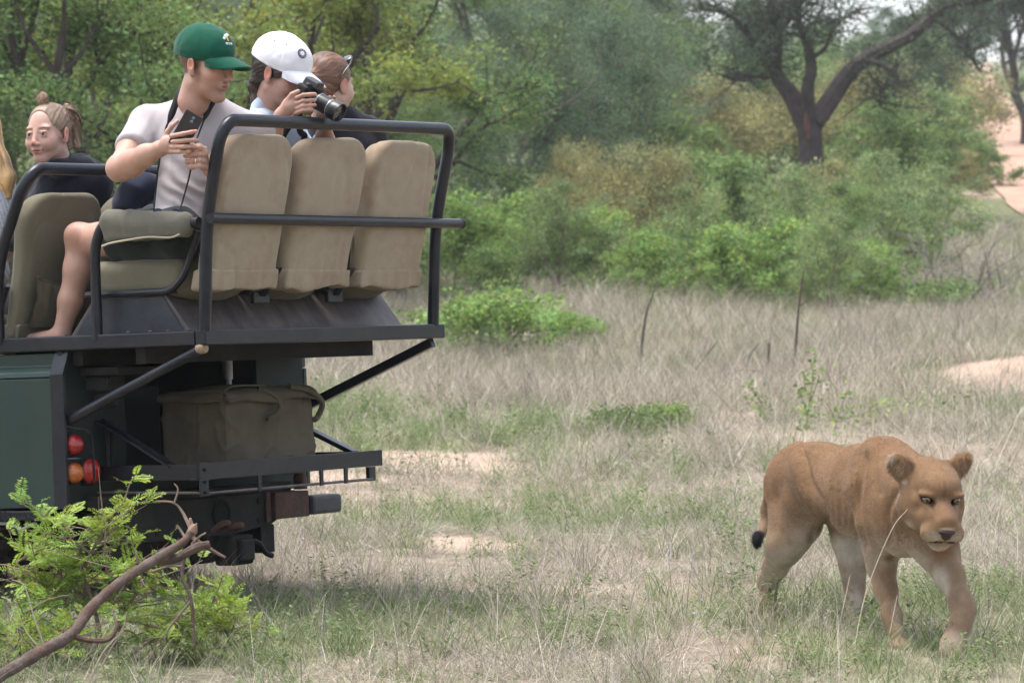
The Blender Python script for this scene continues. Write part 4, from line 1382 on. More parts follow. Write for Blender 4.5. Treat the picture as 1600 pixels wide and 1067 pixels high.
# diamond-plate sill with its raised lozenges
mb = MB(); mb.box2((-.060, .80, .418), (-.024, 2.6, .455)); sl = part(mb, 'sill_plate', M_frame, bevel=.004)
loz = MB(); loz.box((0, 0, 0), (.0035, .026, .007), rotm(.7, 0, 0))
lz = None
yv = .815
while yv < 1.35:
    for j, dz in enumerate((.426, .436, .446)):
        a = .75 if (int(round(yv * 1000)) // 12 + j) % 2 else -.75
        if lz is None:
            lz = loz.build('tread_lozenge', M_frame, sl); me_l = lz.data; o = lz
        else:
            o = link(bpy.data.objects.new('tread_lozenge', me_l), sl)
        o.location = (-.0605, yv, dz); o.rotation_euler = (a, 0, 0)
    yv += .026
mb = MB(); mb.tube([(-.04, .86, .405), (-.04, .93, .38), (-.04, .99, .405), (-.04, 1.06, .405), (-.04, 1.10, .38), (-.04, 1.17, .405)], .007, 6); part(mb, 'sill_hook', M_alu, smooth=True, bevel=0)

# braces from the tub to the overhanging deck
mb = MB(); mb.tube([(.02, .712, .815), (.02, .66, .835), (.014, .03, 1.083)], [.026, .023, .020], 12); part(mb, 'brace', M_frame, smooth=True, bevel=0)
mb = MB(); mb.tube([(.014, .05, 1.079), (.014, .03, 1.084), (.014, .015, 1.085)], [.022, .024, .02], 10); part(mb, 'brace_lug', mat('raw_weld', (.30, .22, .15), rough=.7, metal=.3, var=.4, scale=60), smooth=True, bevel=0)
mb = MB(); mb.bar((1.63, .735, .80), (1.655, .03, 1.078), .036, .04); part(mb, 'brace', M_frame)

# lamps
def lamp(x, z, r, col, name, depth=.028):
    base = MB(); base.lathe([(r * 1.12, 0), (r * 1.12, .010), (r * 1.02, .016)], (x, .727, z), (0, -1, 0), 24)
    b = part(base, name, M_under, smooth=True, bevel=0)
    prof = [(r, .008)] + [(r * math.cos(t), .012 + depth * math.sin(t)) for t in np.linspace(0, 1.5, 8)]
    l = MB(); l.lathe(prof, (x, .727, z), (0, -1, 0), 28)
    part(l, 'lens', mat('lens_' + name, col, rough=.22, spec=.6, var=.35, scale=55, coat=.5, bump=.35, bscale=150), b, smooth=True, bevel=0)
    return b
lamp(.040, .716, .043, (.34, .012, .014), 'stop_lamp', .045)
lamp(.036, .602, .043, (.42, .105, .012), 'indicator_lamp', .045)
lamp(.145, .604, .055, (.50, .018, .010), 'reflector_lamp', .030)
mb = MB(); mb.tube(fillet([(.0, .72, .79), (.035, .655, .775), (.09, .66, .765), (.095, .655, .56), (.10, .72, .55)], .03, 5), .005, 6); mb.tube(fillet([(-.02, .72, .66), (-.01, .65, .66), (.09, .655, .66)], .02, 4), .005, 6)
part(mb, 'lamp_guard', M_frame, smooth=True, bevel=0)

# carrier rack hung behind the tub
mb = MB()
mb.box2((.205, .222, .560), (.213, .72, .622)); mb.box2((.213, .222, .560), (.25, .72, .567)); part(mb, 'rack_side', M_frame, bevel=.002)
mb = MB(); mb.box2((1.44, .222, .560), (1.448, .72, .622)); part(mb, 'rack_side', M_frame, bevel=.002)
mb = MB(); mb.box2((.19, .206, .558), (1.50, .214, .625)); mb.box2((.19, .214, .558), (1.50, .25, .565)); part(mb, 'rack_rear', M_frame, bevel=.002)
mb = MB()
for x in np.linspace(.30, 1.36, 6): mb.box2((x, .252, .560), (x + .04, .72, .566))
part(mb, 'rack_floor', M_under, bevel=0)
mb = MB(); mb.tube([(.19, .72, .515), (.20, .23, .509), (.22, .205, .505)], .006, 6); mb.tube([(.22, .204, .505), (1.42, .206, .503)], .0065, 6); part(mb, 'lower_rod', M_plate, smooth=True, bevel=0)
for x in (.19, .58, 1.02, 1.20):
    mb = MB(); mb.box2((x, .196, .495), (x + (.055 if x < .2 else .022), .204, .560)); hb = part(mb, 'rod_hanger', M_frame, bevel=.001)
    if x < .2:
        for z in (.51, .55, .60):
            q = MB(); q.lathe([(.007, 0), (.007, .005), (.005, .008)], (x + .028, .196, z), (0, -1, 0), 8); part(q, 'bolt', M_under, hb, smooth=True, bevel=0)
        mb = MB(); mb.box2((x, .196, .5605), (x + .055, .2055, .628)); part(mb, 'clamp_plate', M_frame, bevel=.001)
mb = MB(); mb.box2((1.395, .205, .495), (1.445, .225, .556)); part(mb, 'rod_bracket', M_frame)
mb = MB(); mb.bar((.228, .722, .805), (.228, .36, .612), .008, .055, (1, 0, 0)); mb.bar((.236, .722, .805), (.236, .36, .612), .03, .006, (1, 0, .2)); part(mb, 'rack_stay', M_frame, bevel=.001)
mb = MB(); mb.bar((1.43, .722, .80), (1.43, .30, .615), .05, .02, (0, 0, 1)); part(mb, 'rack_stay', M_frame)
mb = MB(); mb.tube([(.24, .70, .62), (.24, .70, .80)], .010, 8); mb.tube([(.27, .70, .62), (.27, .70, .80)], .010, 8); part(mb, 'rack_upright', M_under, smooth=True, bevel=0)

# chassis crossmember and hitch
mb = MB(); mb.prism([(.10, .31), (.10, .462), (1.40, .462), (1.40, .40), (1.22, .325), (.95, .300), (.60, .295)], .60, .66, 1); cm = part(mb, 'crossmember', M_under, bevel=.004)
mb = MB(); mb.lathe([(.062, 0), (.062, .006), (.050, .008), (.048, .002)], (.862, .60, .388), (0, -1, 0), 24); part(mb, 'chassis_hole', mat('deep_shadow_hole', (.006, .006, .006), rough=.9), cm, smooth=True, bevel=0)
for x, z in ((.42, .335), (1.13, .345), (1.13, .43)):
    mb = MB(); mb.lathe([(.014, 0), (.014, .004), (.008, .005)], (x, .60, z), (0, -1, 0), 14); part(mb, 'bolt_hole', MATS['deep_shadow_hole'], cm, smooth=True, bevel=0)
mb = MB(); mb.box2((1.17, .588, .335), (1.205, .60, .465)); mb.box2((1.21, .57, .345), (1.46, .66, .458)); part(mb, 'rusty_bracket', M_rust, bevel=.006)
mb = MB(); mb.box2((1.462, .55, .35), (1.685, .655, .432)); part(mb, 'bumper_end', mat('bumper_rubber', (.045, .048, .055), rough=.6, var=.3, scale=20, dirt=(.12, .11, .10), dirt_amt=.5), bevel=.016)
mb = MB(); mb.lathe([(.03, 0), (.03, .05), (.024, .07)], (1.44, .60, .463), (0, 0, 1), 12); part(mb, 'mount_rubber', M_rust, smooth=True, bevel=0)
mb = MB(); mb.box2((.80, .50, .175), (.95, .60, .30)); mb.box2((.83, .47, .19), (.92, .50, .285)); hit = part(mb, 'tow_hitch', M_under, bevel=.012)
mb = MB(); mb.tube(smooth_path([(.94, .50, .275), (.99, .50, .255), (1.03, .50, .215), (1.075, .50, .20)], 4), .012, 8); part(mb, 'hitch_pin', M_under, hit, smooth=True, bevel=0)
mb = MB(); mb.tube(fillet([(.69, .52, .33), (.69, .47, .36), (.75, .47, .36), (.75, .52, .33)], .03, 5), .013, 8); mb.tube(fillet([(.78, .52, .33), (.78, .47, .345), (.84, .47, .345), (.84, .52, .33)], .03, 5), .013, 8); part(mb, 'shackle', M_rust, hit, smooth=True, bevel=0)
mb = MB(); mb.box2((.10, .62, .46), (1.40, .72, .50)); mb.box2((.30, .66, .20), (.40, 2.5, .32)); mb.box2((1.22, .66, .20), (1.32, 2.5, .32)); part(mb, 'chassis_rail', M_under)
mb = MB(); mb.box2((.45, .78, .17), (1.1, 1.3, .40)); part(mb, 'fuel_tank', M_under, bevel=.03)
mb = MB(); mb.box2((.52, .665, .19), (.72, .672, .245)); part(mb, 'number_bracket', mat('faded_plate', (.16, .20, .19), rough=.6, var=.2))
mb = MB(); mb.tube([(.12, 1.62, .38), (1.55, 1.62, .38)], .055, 12); mb.lathe([(.13, -.12), (.15, 0), (.13, .12)], (.72, 1.62, .38), (1, 0, 0), 16); part(mb, 'rear_axle', M_under, smooth=True, bevel=0)
mb = MB(); mb.box2((.02, 2.1, .46), (1.64, 2.58, .98)); part(mb, 'tub_floor', M_under)
# wheels with lugged tyres
def wheel(x):
    t = MB(); c = (x, 1.62, .385)
    pr = [(.20, -.10), (.33, -.115), (.372, -.105), (.386, -.07), (.386, .07), (.372, .105), (.33, .115), (.20, .10)]
    t.lathe(pr, c, (1, 0, 0), 40)
    ty = part(t, 'wheel', M_rubber, smooth=True, bevel=0)
    lg = MB()
    for i in range(30):
        a = 2 * math.pi * i / 30
        for s_ in (-1, 1):
            d = A([0, math.cos(a), math.sin(a)])
            lg.box(A(c) + d * .388 + A([s_ * .06, 0, 0]), (.075, .045, .022), np.stack([A([1, 0, 0]), np.cross(d, [1, 0, 0]), d], 1))
    part(lg, 'tread', M_rubber, ty, bevel=.004)
    r = MB(); sg = -1 if x < .8 else 1
    r.lathe([(.20, .02), (.205, .10), (.19, .104), (.17, .06), (.10, .05), (.08, .09), (.0, .095)], c, (sg, 0, 0), 32); part(r, 'rim', M_alu, ty, smooth=True, bevel=0)
wheel(.17); wheel(1.50)

# canvas cool bag standing on the rack --------------------------------------
def vplace(name, p, label, cat):
    o = empty(name, veh(p), (V_PT, 0, V_TH)); tag(o, label, cat); return o
bag = vplace('canvas_bag', (.875, .505, .568), 'brown canvas box bag with a loose lid standing on the rear rack', 'bag')
def bag_mesh():
    S = Sculpt()
    S.box((0, 0, .165), (.312, .168, .165), .018, k=.01)
    S.ell((0, 0, .31), (.27, .13, .035), k=.05)
    V, Fq = S.mesh(.008)
    n = .005 * vnoise(V * A([1, 1, .6]), 8, 2) + .003 * vnoise(V + 4, 18, 1)
    rid = 1 - np.abs(vnoise(V * A([1.2, 1.2, .7]) + 2, 9, 1)) * 2
    n = n + .011 * np.clip(rid, 0, 1) ** 3 + .012 * np.sin((V[:, 2] - .16) * 9) * vnoise(V + 8, 4, 1)
    return V + vnormals(V, Fq) * n[:, None], Fq
BV, BF = bag_mesh()
mesh_np('body', BV, BF, M_olive, bag, smooth=True)
mb = MB()
for zz in (.02, .315):
    mb.tube(smooth_path([(-.316, .15, zz), (-.316, -.14, zz), (-.312, -.165, zz), (-.29, -.172, zz), (.29, -.172, zz)], 4), .0035, 5)
mb.tube([(-.308, -.164, .02), (-.310, -.166, .16), (-.308, -.164, .31)], .0045, 6)
o = mb.build('seam', M_olive, bag, True); o['kind'] = 'stuff'
def flap(x0, x1, drop, ph):
    n, k = 30, 12
    xs = np.linspace(x0, x1, n); out_ = []
    for x in xs:
        d = drop * (1 + .25 * math.sin(x * 17 + ph)) * (1 if True else 0)
        path = smooth_path([(x, .12, .342 + .008 * math.sin(x * 11 + ph)), (x, -.10, .346 + .010 * math.sin(x * 13 + ph)), (x, -.172, .325), (x, -.186 - .008 * math.sin(x * 31 + ph), .325 - d * .6), (x, -.190 - .012 * math.sin(x * 23 + ph), .325 - d)], 3)
        out_.append(path)
    V = np.array(out_); n, k = V.shape[:2]
    ii = np.arange(n * k).reshape(n, k)
    q = np.stack([ii[:-1, :-1].ravel(), ii[1:, :-1].ravel(), ii[1:, 1:].ravel(), ii[:-1, 1:].ravel()], 1)
    o = mesh_np('flap', V.reshape(-1, 3), q, M_olive, bag, smooth=True)
    sd_ = o.modifiers.new('thick', 'SOLIDIFY'); sd_.thickness = .006
    return o
flap(-.318, .318, .035, 2.0)
o = flap(-.165, .165, .030, .4); o.rotation_euler = (0, 0, -math.pi / 2); o.location = (-.142, 0, .002)
mb = MB(); mb.tube(smooth_path([(-.08, -.165, .343), (-.02, -.195, .315), (.02, -.204, .27), (.0, -.200, .235), (-.06, -.192, .215)], 6), .010, 8); mb.build('strap', M_olive, bag, True)
mb = MB(); mb.tube(smooth_path([(.14, -.17, .345), (.25, -.20, .32), (.33, -.20, .27), (.34, -.17, .215), (.30, -.178, .20)], 6), .013, 8); mb.build('strap', M_olive, bag, True)
# ================================================================== THE LIONESS
def lioness():
    base = A([1.36, 13.62, 0.0])
    root = empty('lioness', base)
    tag(root, 'tawny lioness walking through the dry grass with one forepaw lifted', 'lioness')
    S = Sculpt()
    hd = unit(A([.30, -.95, 0]))                      # heading
    Rb = np.stack([unit(np.cross(hd, [0, 0, 1])), hd, A([0, 0, 1.0])], 1)
    e = lambda px, py, D, r, k=.06: S.ell(at(px, py, D), r, Rb, k=k)
    # trunk
    e(1249, 757, 14.22, (.126, .16, .150))
    e(1268, 737, 14.10, (.105, .24, .100))
    e(1296, 757, 13.95, (.124, .28, .150), .09)
    e(1347, 769, 13.60, (.138, .25, .184), .09)
    e(1382, 738, 13.44, (.085, .15, .130))
    e(1361, 768, 13.40, (.062, .125, .165), .05)
    e(1426, 785, 13.28, (.062, .12, .150), .05)
    e(1412, 812, 13.20, (.105, .12, .140))
    e(1366, 706, 13.42, (.026, .075, .045), .03); e(1262, 714, 14.10, (.05, .06, .035), .04)
    S.cap(at(1390, 748, 13.42), at(1446, 768, 13.00), .128, .098, k=.07)
    S.cap(at(1405, 800, 13.28), at(1450, 800, 13.02), .10, .075, k=.07)
    # limbs: (px, py, D, radius)
    def limb(p, k=.03):
        for a, b in zip(p[:-1], p[1:]):
            S.cap(at(*a[:3]), at(*b[:3]), a[3], b[3], k=k)
    limb([(1246, 765, 14.25, .125), (1243, 815, 14.16, .100), (1226, 853, 14.14, .070), (1211, 886, 14.22, .045), (1201, 908, 14.30, .036), (1200, 945, 14.28, .030), (1202, 966, 14.26, .032)], .04)
    S.cap(at(1258, 790, 14.05), at(1244, 838, 14.08), .085, .060, k=.05)
    S.cap(at(1196, 902, 14.34), at(1193, 912, 14.35), .030, .026, k=.03)
    limb([(1318, 795, 14.02, .085), (1328, 845, 13.97, .064), (1333, 885, 13.95, .047), (1335, 915, 13.97, .035), (1335, 950, 13.92, .031), (1338, 978, 13.88, .034)], .04)
    limb([(1368, 765, 13.38, .11), (1377, 815, 13.32, .092), (1378, 848, 13.34, .070), (1377, 882, 13.36, .050), (1384, 922, 13.33, .038), (1393, 962, 13.28, .032), (1401, 992, 13.22, .031)], .04)
    limb([(1432, 792, 13.22, .10), (1455, 838, 13.12, .088), (1468, 866, 13.12, .068), (1484, 900, 13.04, .049), (1501, 938, 12.94, .037), (1506, 955, 12.90, .037), (1500, 978, 12.86, .033), (1494, 994, 12.84, .036)], .04)
    # paws with toes
    def paw(px, py, D, fwd, s=1.0, drop=0.0):
        c = at(px, py, D)
        f = unit(A([fwd[0], fwd[1], drop])); sd_ = unit(np.cross(f, [0, 0, 1])); u = np.cross(sd_, f)
        R = np.stack([sd_, f, u], 1)
        S.ell(c, A([.050, .062, .034]) * s, R, k=.025)
        for i, (o, fo) in enumerate(((-.034, .040), (-.012, .055), (.012, .055), (.034, .040))):
            S.ell(c + R @ (A([o, fo, -.006]) * s), A([.0155, .026, .021]) * s, R, k=.007)
    paw(1204, 972, 14.22, (.25, -.95), .95)
    paw(1343, 990, 13.82, (.3, -.95), .95)
    paw(1406, 1008, 13.14, (.2, -.97), .9)
    paw(1488, 1004, 12.80, (-.25, -.75), .92, -.75)
    # tail
    tp = [at(1229, 716, 14.42), at(1207, 750, 14.60), at(1199, 795, 14.66), at(1194, 825, 14.64), at(1186, 840, 14.60)]
    S.chain(tp, [.040, .029, .022, .018, .016], k=.03)
    S.ell(at(1183, 842, 14.58), (.022, .025, .036), k=.02)
    # head
    fw = unit(A([.20, -.93, -.33])); xh = unit(np.cross(fw, [0.05, 0, 1])); zh = np.cross(xh, fw)
    Rh = np.stack([xh, fw, zh], 1); Hc = at(1456.5, 772, 12.88)
    HS = 1.06; fr = (Rh, Hc, HS)
    h = lambda c, r, k=.02, op='u', R=None: S.ell(c, r, R, k=k, op=op, fr=fr)
    h((0, -.03, .028), (.098, .13, .082), .03)
    h((0, .035, .050), (.072, .075, .048), .03)
    for s in (-1, 1):
        h((s * .066, .000, -.036), (.048, .082, .062), .035)
        h((s * .046, .030, -.075), (.042, .07, .042), .03)
    S.cap((-.010, .045, .022), (-.008, .158, -.036), .036, .032, k=.012, fr=fr); S.cap((.010, .045, .022), (.008, .158, -.036), .036, .032, k=.012, fr=fr)
    for s in (-1, 1): h((s * .046, .085, -.040), (.034, .060, .040), .03)
    S.cap((0, .07, -.045), (0, .140, -.076), .064, .052, k=.03, fr=fr)
    for s in (-1, 1):
        h((s * .035, .150, -.078), (.041, .038, .037), .016)
        h((s * .048, .087, .0365), (.034, .022, .0105), .014)
        h((s * .070, .055, .000), (.022, .035, .026), .02)
    h((0, .128, -.121), (.038, .042, .026), .016)
    h((0, .178, -.051), (.028, .014, .014), .008)
    for s in (-1, 1):
        h((s * .053, .104, .018), (.021, .016, .0115), .006, 's', rotm(0, -s * .25, 0))
        h((s * .042, .112, .012), (.016, .014, .012), .010, 's')
    S.cap((-.047, .168, -.100), (.0, .196, -.095), .004, .004, k=.008, op='s', fr=fr)
    S.cap((.047, .168, -.100), (.0, .196, -.095), .004, .004, k=.008, op='s', fr=fr)
    # ears: cupped discs
    for s in (-1, 1):
        Re = rotm(-.30, s * .55, -s * .50)
        c = A([s * .112, -.045, .080]) if s > 0 else A([s * .104, -.055, .088])
        h(c, (.042, .022, .044), .014, 'u', Re); h(c + A([s * .012, 0, .016]), (.030, .016, .034), .012, 'u', Re)
        h(c + Re @ A([s * .004, .020, .004]), (.030, .020, .034), .008, 's', Re)
        S.cap(c + A([-s * .03, .0, -.03]), c, .035, .022, k=.03, fr=fr)
    fine = ((), (), ())
    lo, hi = Hc - .18, Hc + .20
    V, Fq = S.mesh(.0085, ([(lo[0], hi[0], .0045)], [(lo[1] - .03, hi[1], .0045)], [(lo[2], hi[2], .0045)]))
    V = relax(V, Fq, 1, .4)
    # muscle creases of the near flank: thigh edge, shoulder edge, elbow fold, ribs
    def crease(V, line, depth, w, bulge=0.0, side=1):
        L_ = smooth_path(line, 6)
        P3 = np.array([at(p[0], p[1], p[2]) for p in L_])
        N_ = vnormals(V, Fq)
        d = np.full(len(V), 9.); sgn = np.zeros(len(V))
        ux, uy = sight(V)
        for a, b in zip(L_[:-1], L_[1:]):
            t = np.clip(((ux - a[0]) * (b[0] - a[0]) + (uy - a[1]) * (b[1] - a[1])) / ((b[0] - a[0]) ** 2 + (b[1] - a[1]) ** 2), 0, 1)
            ex, ey = ux - a[0] - t * (b[0] - a[0]), uy - a[1] - t * (b[1] - a[1])
            dd = np.hypot(ex, ey) / 410
            m = dd < d
            sgn = np.where(m, np.sign(ex * (b[1] - a[1]) - ey * (b[0] - a[0])), sgn); d = np.minimum(d, dd)
        near = (N_[:, 1] < .25) & (V[:, 1] < np.interp(ux, [1180, 1520], [14.35, 13.35]) + .05)
        k_ = np.where(near, -depth * np.exp(-(d / w) ** 2) + bulge * np.exp(-((d - 2 * w) / (1.6 * w)) ** 2) * (sgn == side), 0)
        return V + N_ * k_[:, None]
    V = crease(V, [(1256, 712, 14), (1264, 750, 14), (1284, 790, 14), (1290, 815, 14), (1272, 838, 14)], .015, .017, .012, -1)
    V = crease(V, [(1352, 715, 13.4), (1343, 760, 13.4), (1342, 810, 13.4), (1352, 850, 13.4)], .016, .017, .013, 1)
    V = crease(V, [(1400, 770, 13.3), (1388, 800, 13.3), (1392, 840, 13.3)], .010, .014, .006, 1)
    V = crease(V, [(1375, 700, 13.3), (1368, 735, 13.3), (1374, 770, 13.3)], .005, .014)
    for i in range(4):
        V = crease(V, [(1300 + 10 * i, 765 + 4 * i, 13.8), (1304 + 10 * i, 800, 13.8), (1302 + 10 * i, 825, 13.8)], .0042, .008)
    V = relax(V, Fq, 1, .35)
    # ---- coat colours
    tawny, rufous, pale, white = A([.180, .105, .055]), A([.150, .077, .035]), A([.240, .168, .108]), A([.42, .365, .295])
    N = vnormals(V, Fq)
    C = np.tile(tawny, (len(V), 1))
    z = V[:, 2]
    def mixc(c, w): C[:] = C * (1 - np.clip(w, 0, 1)[:, None]) + c * np.clip(w, 0, 1)[:, None]
    mixc(rufous, np.clip((z - .62) / .18, 0, 1) * np.clip(N[:, 2], 0, 1) * .7)
    mixc(rufous, .5 * np.exp(-(((V[:, 1] - 14.25) / .25) ** 2)) * np.clip((z - .25) / .3, 0, 1))
    mixc(pale, np.clip((.50 - z) / .16, 0, 1) * .75)
    mixc(pale, np.clip(-N[:, 2], 0, 1) * .8)
    mixc(white, np.clip((.44 - z) / .1, 0, 1) * np.clip(-N[:, 2] * 1.4, 0, 1))
    paint(C, V, at(1322, 860, 13.85), (.14, .20, .09), white, .7)                 # belly and groin
    paint(C, V, at(1466, 915, 12.98), (.055, .10, .11), white, .6, amt=.95)         # inside of the lifted foreleg
    paint(C, V, at(1336, 930, 13.86), (.06, .12, .20), A([.38, .32, .26]), .6, amt=.8)
    paint(C, V, at(1250, 850, 14.0), (.05, .06, .10), A([.36, .285, .21]), .7, amt=.7)
    paint(C, V, at(1404, 950, 13.22), (.03, .08, .14), A([.36, .285, .21]), .7, amt=.7)
    paint(C, V, at(1392, 872, 13.27), (.045, .05, .030), A([.17, .075, .03]), .8, amt=.85)     # dark elbow smudges
    paint(C, V, at(1472, 864, 13.02), (.06, .05, .024), A([.22, .10, .04]), .8, amt=.8)
    paint(C, V, at(1183, 843, 14.58), (.05, .06, .062), A([.012, .011, .011]), .35)
    paint(C, V, at(1488, 1004, 12.78), (.08, .08, .06), A([.36, .285, .21]), .7, amt=.7)
    rib = np.sin((V[:, 1] * 1.0 + V[:, 0] * .3) * 62) * np.exp(-(((V[:, 1] - 13.72) / .22) ** 2)) * np.clip((z - .45) / .1, 0, 1)
    C *= (1 + .035 * rib)[:, None]
    # ---- face
    P = lambda c, r, col, soft=.5, amt=1., R=None: paint(C, V, c, r, col, soft, R, fr, amt)
    P((0, .05, .065), (.09, .09, .05), A([.26, .155, .085]), .8, .8)
    P((0, .125, .012), (.030, .085, .045), A([.22, .125, .075]), .7, .85)
    P((0, .09, .055), (.013, .05, .05), A([.10, .055, .033]), .9, .7)
    for s in (-1, 1): P((s * .030, .10, .030), (.016, .03, .016), A([.15, .08, .045]), .8, .6)
    for s in (-1, 1):
        P((s * .066, .055, -.040), (.042, .06, .05), A([.26, .16, .095]), .8, .7)
        P((s * .050, .098, -.001), (.022, .030, .0075), A([.34, .28, .22]), .6, .35, rotm(0, -s * .3, 0))           # white under the eye
        P((s * .053, .100, .018), (.0300, .034, .0150), A([.010, .007, .005]), .35, 1, rotm(0, -s * .28, 0))         # black rim
        P((s * .031, .118, -.010), (.010, .03, .036), A([.05, .028, .018]), .7, .85, rotm(0, s * .5, 0))   # tear mark
        P((s * .036, .096, .052), (.010, .03, .012), A([.26, .16, .085]), .8, .6)
        P((s * .043, .094, .046), (.006, .03, .012), A([.28, .13, .05]), .7, .8)
        P((s * .034, .165, -.082), (.042, .05, .034), A([.40, .335, .26]), .6, .85)             # whisker pads
        P((s * .072, .045, -.080), (.030, .05, .040), white, .7, .8)
        P((s * .100, -.015, -.030), (.022, .05, .060), A([.42, .35, .28]), .7, .8)
    for s in (-1, 1):
        for j in range(3):
            P((s * .036, .17, -.068 - .011 * j), (.030, .04, .0022), A([.22, .14, .09]), .8, .6, rotm(0, s * (.15 + .1 * j), 0))
    P((0, .135, -.122), (.045, .05, .030), A([.50, .45, .39]), .5, .95)
    P((0, .186, -.047), (.034, .03, .0105), A([.52, .40, .30]), .6, .8)
    P((-.027, .18, -.100), (.034, .035, .0062), A([.02, .012, .01]), .5, .95, rotm(0, -.15, 0)); P((.027, .18, -.100), (.034, .035, .0062), A([.02, .012, .01]), .5, .95, rotm(0, .15, 0))
    P((0, .20, -.083), (.004, .03, .016), A([.02, .012, .01]), .5, .9)
    for s in (-1, 1):
        c = A([s * .112, -.045, .080]) if s > 0 else A([s * .104, -.055, .088])
        P(c + A([0, .02, .0]), (.034, .03, .036), A([.30, .20, .13]), .7, .8)
        P(c + A([s * .034, .0, .026]), (.020, .035, .032), A([.42, .36, .30]), .8, .55)
        P(c + A([s * -.008, .012, .004]), (.012, .03, .02), A([.14, .06, .03]), .8, .6)
        P(c + A([0, -.020, .042]), (.030, .018, .020), A([.035, .028, .024]), .5, .9)
        P(c + A([-s * .02, .03, -.045]), (.022, .03, .022), A([.42, .35, .28]), .7, .8)
    for s in (-1, 1):
        P((s * .040, .125, -.040), (.014, .05, .030), A([.13, .075, .042]), .8, .6)
        P((s * .075, .060, .030), (.020, .05, .020), A([.14, .08, .045]), .8, .5)
        P((s * .018, .085, .066), (.005, .05, .030), A([.12, .065, .036]), .8, .5)
    C *= (1 + .14 * vnoise(V * A([1, 1, .6]), 45, 2) + .10 * vnoise(V, 7, 3))[:, None]
    M_coat = mat('lioness_coat', (1, 1, 1), rough=.9, attr='Col', bump=.25, bscale=170, spec=.12, sheen=.1)
    mesh_np('body', V, Fq, M_coat, root, base, smooth=True, colors=C)
    # ---- eyes and nose
    for s in (-1, 1):
        u = np.linspace(0, math.pi, 14); w = np.linspace(0, 2 * math.pi, 24, endpoint=False)
        r = .0160
        pts = np.array([[r * math.sin(a) * math.cos(b), r * math.cos(a), r * math.sin(a) * math.sin(b)] for a in u for b in w])
        f = np.array([[i * 24 + j, i * 24 + (j + 1) % 24, (i + 1) * 24 + (j + 1) % 24, (i + 1) * 24 + j] for i in range(13) for j in range(24)])
        ang = np.repeat(u, 24)
        col = np.where(ang[:, None] < .46, A([.004, .004, .004]), np.where(ang[:, None] < .95, A([.17, .105, .030]), A([.02, .014, .01])))
        gz = rotm(0, 0, -s * .12)
        mesh_np('eye', (pts @ gz.T * HS + A([s * .0525, .0885, .0165]) * HS) @ Rh.T + Hc, f, mat('amber_eye', (1, 1, 1), rough=.08, attr='Col', spec=.7, coat=.6), root, base, True, col)
    Sn = Sculpt()
    Sn.ell((0, .190, -.058), (.031, .012, .0105), k=.008, fr=fr); Sn.ell((0, .192, -.070), (.018, .010, .017), k=.010, fr=fr)
    for s in (-1, 1): Sn.ell((s * .014, .202, -.066), (.0055, .006, .0035), k=.003, op='s', fr=fr)
    NV, NF = Sn.mesh(.003, pad=.01)
    mesh_np('nose', NV, NF, mat('nose_leather', (.040, .022, .020), rough=.5, spec=.4, bump=.2, bscale=300), root, base, True)
    # ---- short coat hair
    r2 = np.random.default_rng(12)
    tri = np.vstack([Fq[:, [0, 1, 2]], Fq[:, [0, 2, 3]]])
    ar = np.linalg.norm(np.cross(V[tri[:, 1]] - V[tri[:, 0]], V[tri[:, 2]] - V[tri[:, 0]]), axis=1)
    n = 120000
    t = r2.choice(len(tri), n, p=ar / ar.sum())
    b = r2.dirichlet((1, 1, 1), n)
    p = (V[tri[t]] * b[:, :, None]).sum(1); nn = (N[tri[t]] * b[:, :, None]).sum(1); cc = C[tri[t][:, 0]]
    loc_h = (p - Hc) @ Rh / HS
    face = np.clip(1 - (np.linalg.norm((loc_h - A([0, .03, -.02])) / A([.14, .20, .15]), axis=1) - .75) / .35, 0, 1)
    keep = ~((np.linalg.norm((loc_h - A([.053, .10, .017])) / A([.026, .04, .017]), axis=1) < 1) | (np.linalg.norm((loc_h - A([-.053, .10, .017])) / A([.026, .04, .017]), axis=1) < 1) | (np.linalg.norm((loc_h - A([0, .195, -.064])) / A([.03, .03, .02]), axis=1) < 1))
    flow = -hd * .8 + A([0, 0, -.75])
    fl_face = loc_h - A([0, .19, -.03]); fl_face = (fl_face / (np.linalg.norm(fl_face, axis=1, keepdims=True) + 1e-6)) @ Rh.T
    flow = flow[None, :] * (1 - face)[:, None] + fl_face * face[:, None]
    low = np.clip((.42 - p[:, 2]) / .1, 0, 1)[:, None]
    flow = flow * (1 - low) + A([0, 0, -1.0]) * low
    flow = flow + r2.normal(0, .28, (n, 3))
    tg = flow - nn * (flow * nn).sum(1, keepdims=True); tg /= np.linalg.norm(tg, axis=1, keepdims=True) + 1e-6
    dirn = tg + nn * r2.uniform(.12, .42, n)[:, None]; dirn /= np.linalg.norm(dirn, axis=1, keepdims=True)
    tuft = np.linalg.norm(p - at(1183, 843, 14.58), axis=1) < .055
    ln = r2.uniform(.007, .013, n) * (1 - .55 * face) * np.where(tuft, 3.6, 1) * np.where((np.linalg.norm((loc_h - A([.112, -.045, .085])) / A([.055, .05, .06]), axis=1) < 1) | (np.linalg.norm((loc_h - A([-.104, -.055, .092])) / A([.055, .05, .06]), axis=1) < 1), 2.4, 1) * np.where(p[:, 2] < .38, .6, 1)
    sdv = np.cross(dirn, nn); sdv /= np.linalg.norm(sdv, axis=1, keepdims=True) + 1e-6
    wd = .0011
    HV = np.stack([p - sdv * wd - nn * .001, p + sdv * wd - nn * .001, p + dirn * ln[:, None]], 1)[keep]
    hc = (cc * r2.uniform(.45, 1.65, (n, 1)))[keep]
    m_ = len(HV)
    o = mesh_np('fur', HV.reshape(-1, 3), np.arange(m_ * 3).reshape(m_, 3), mat('lioness_fur', (1, 1, 1), rough=.85, attr='Col', spec=.15), root, base, False, np.repeat(hc, 3, axis=0))
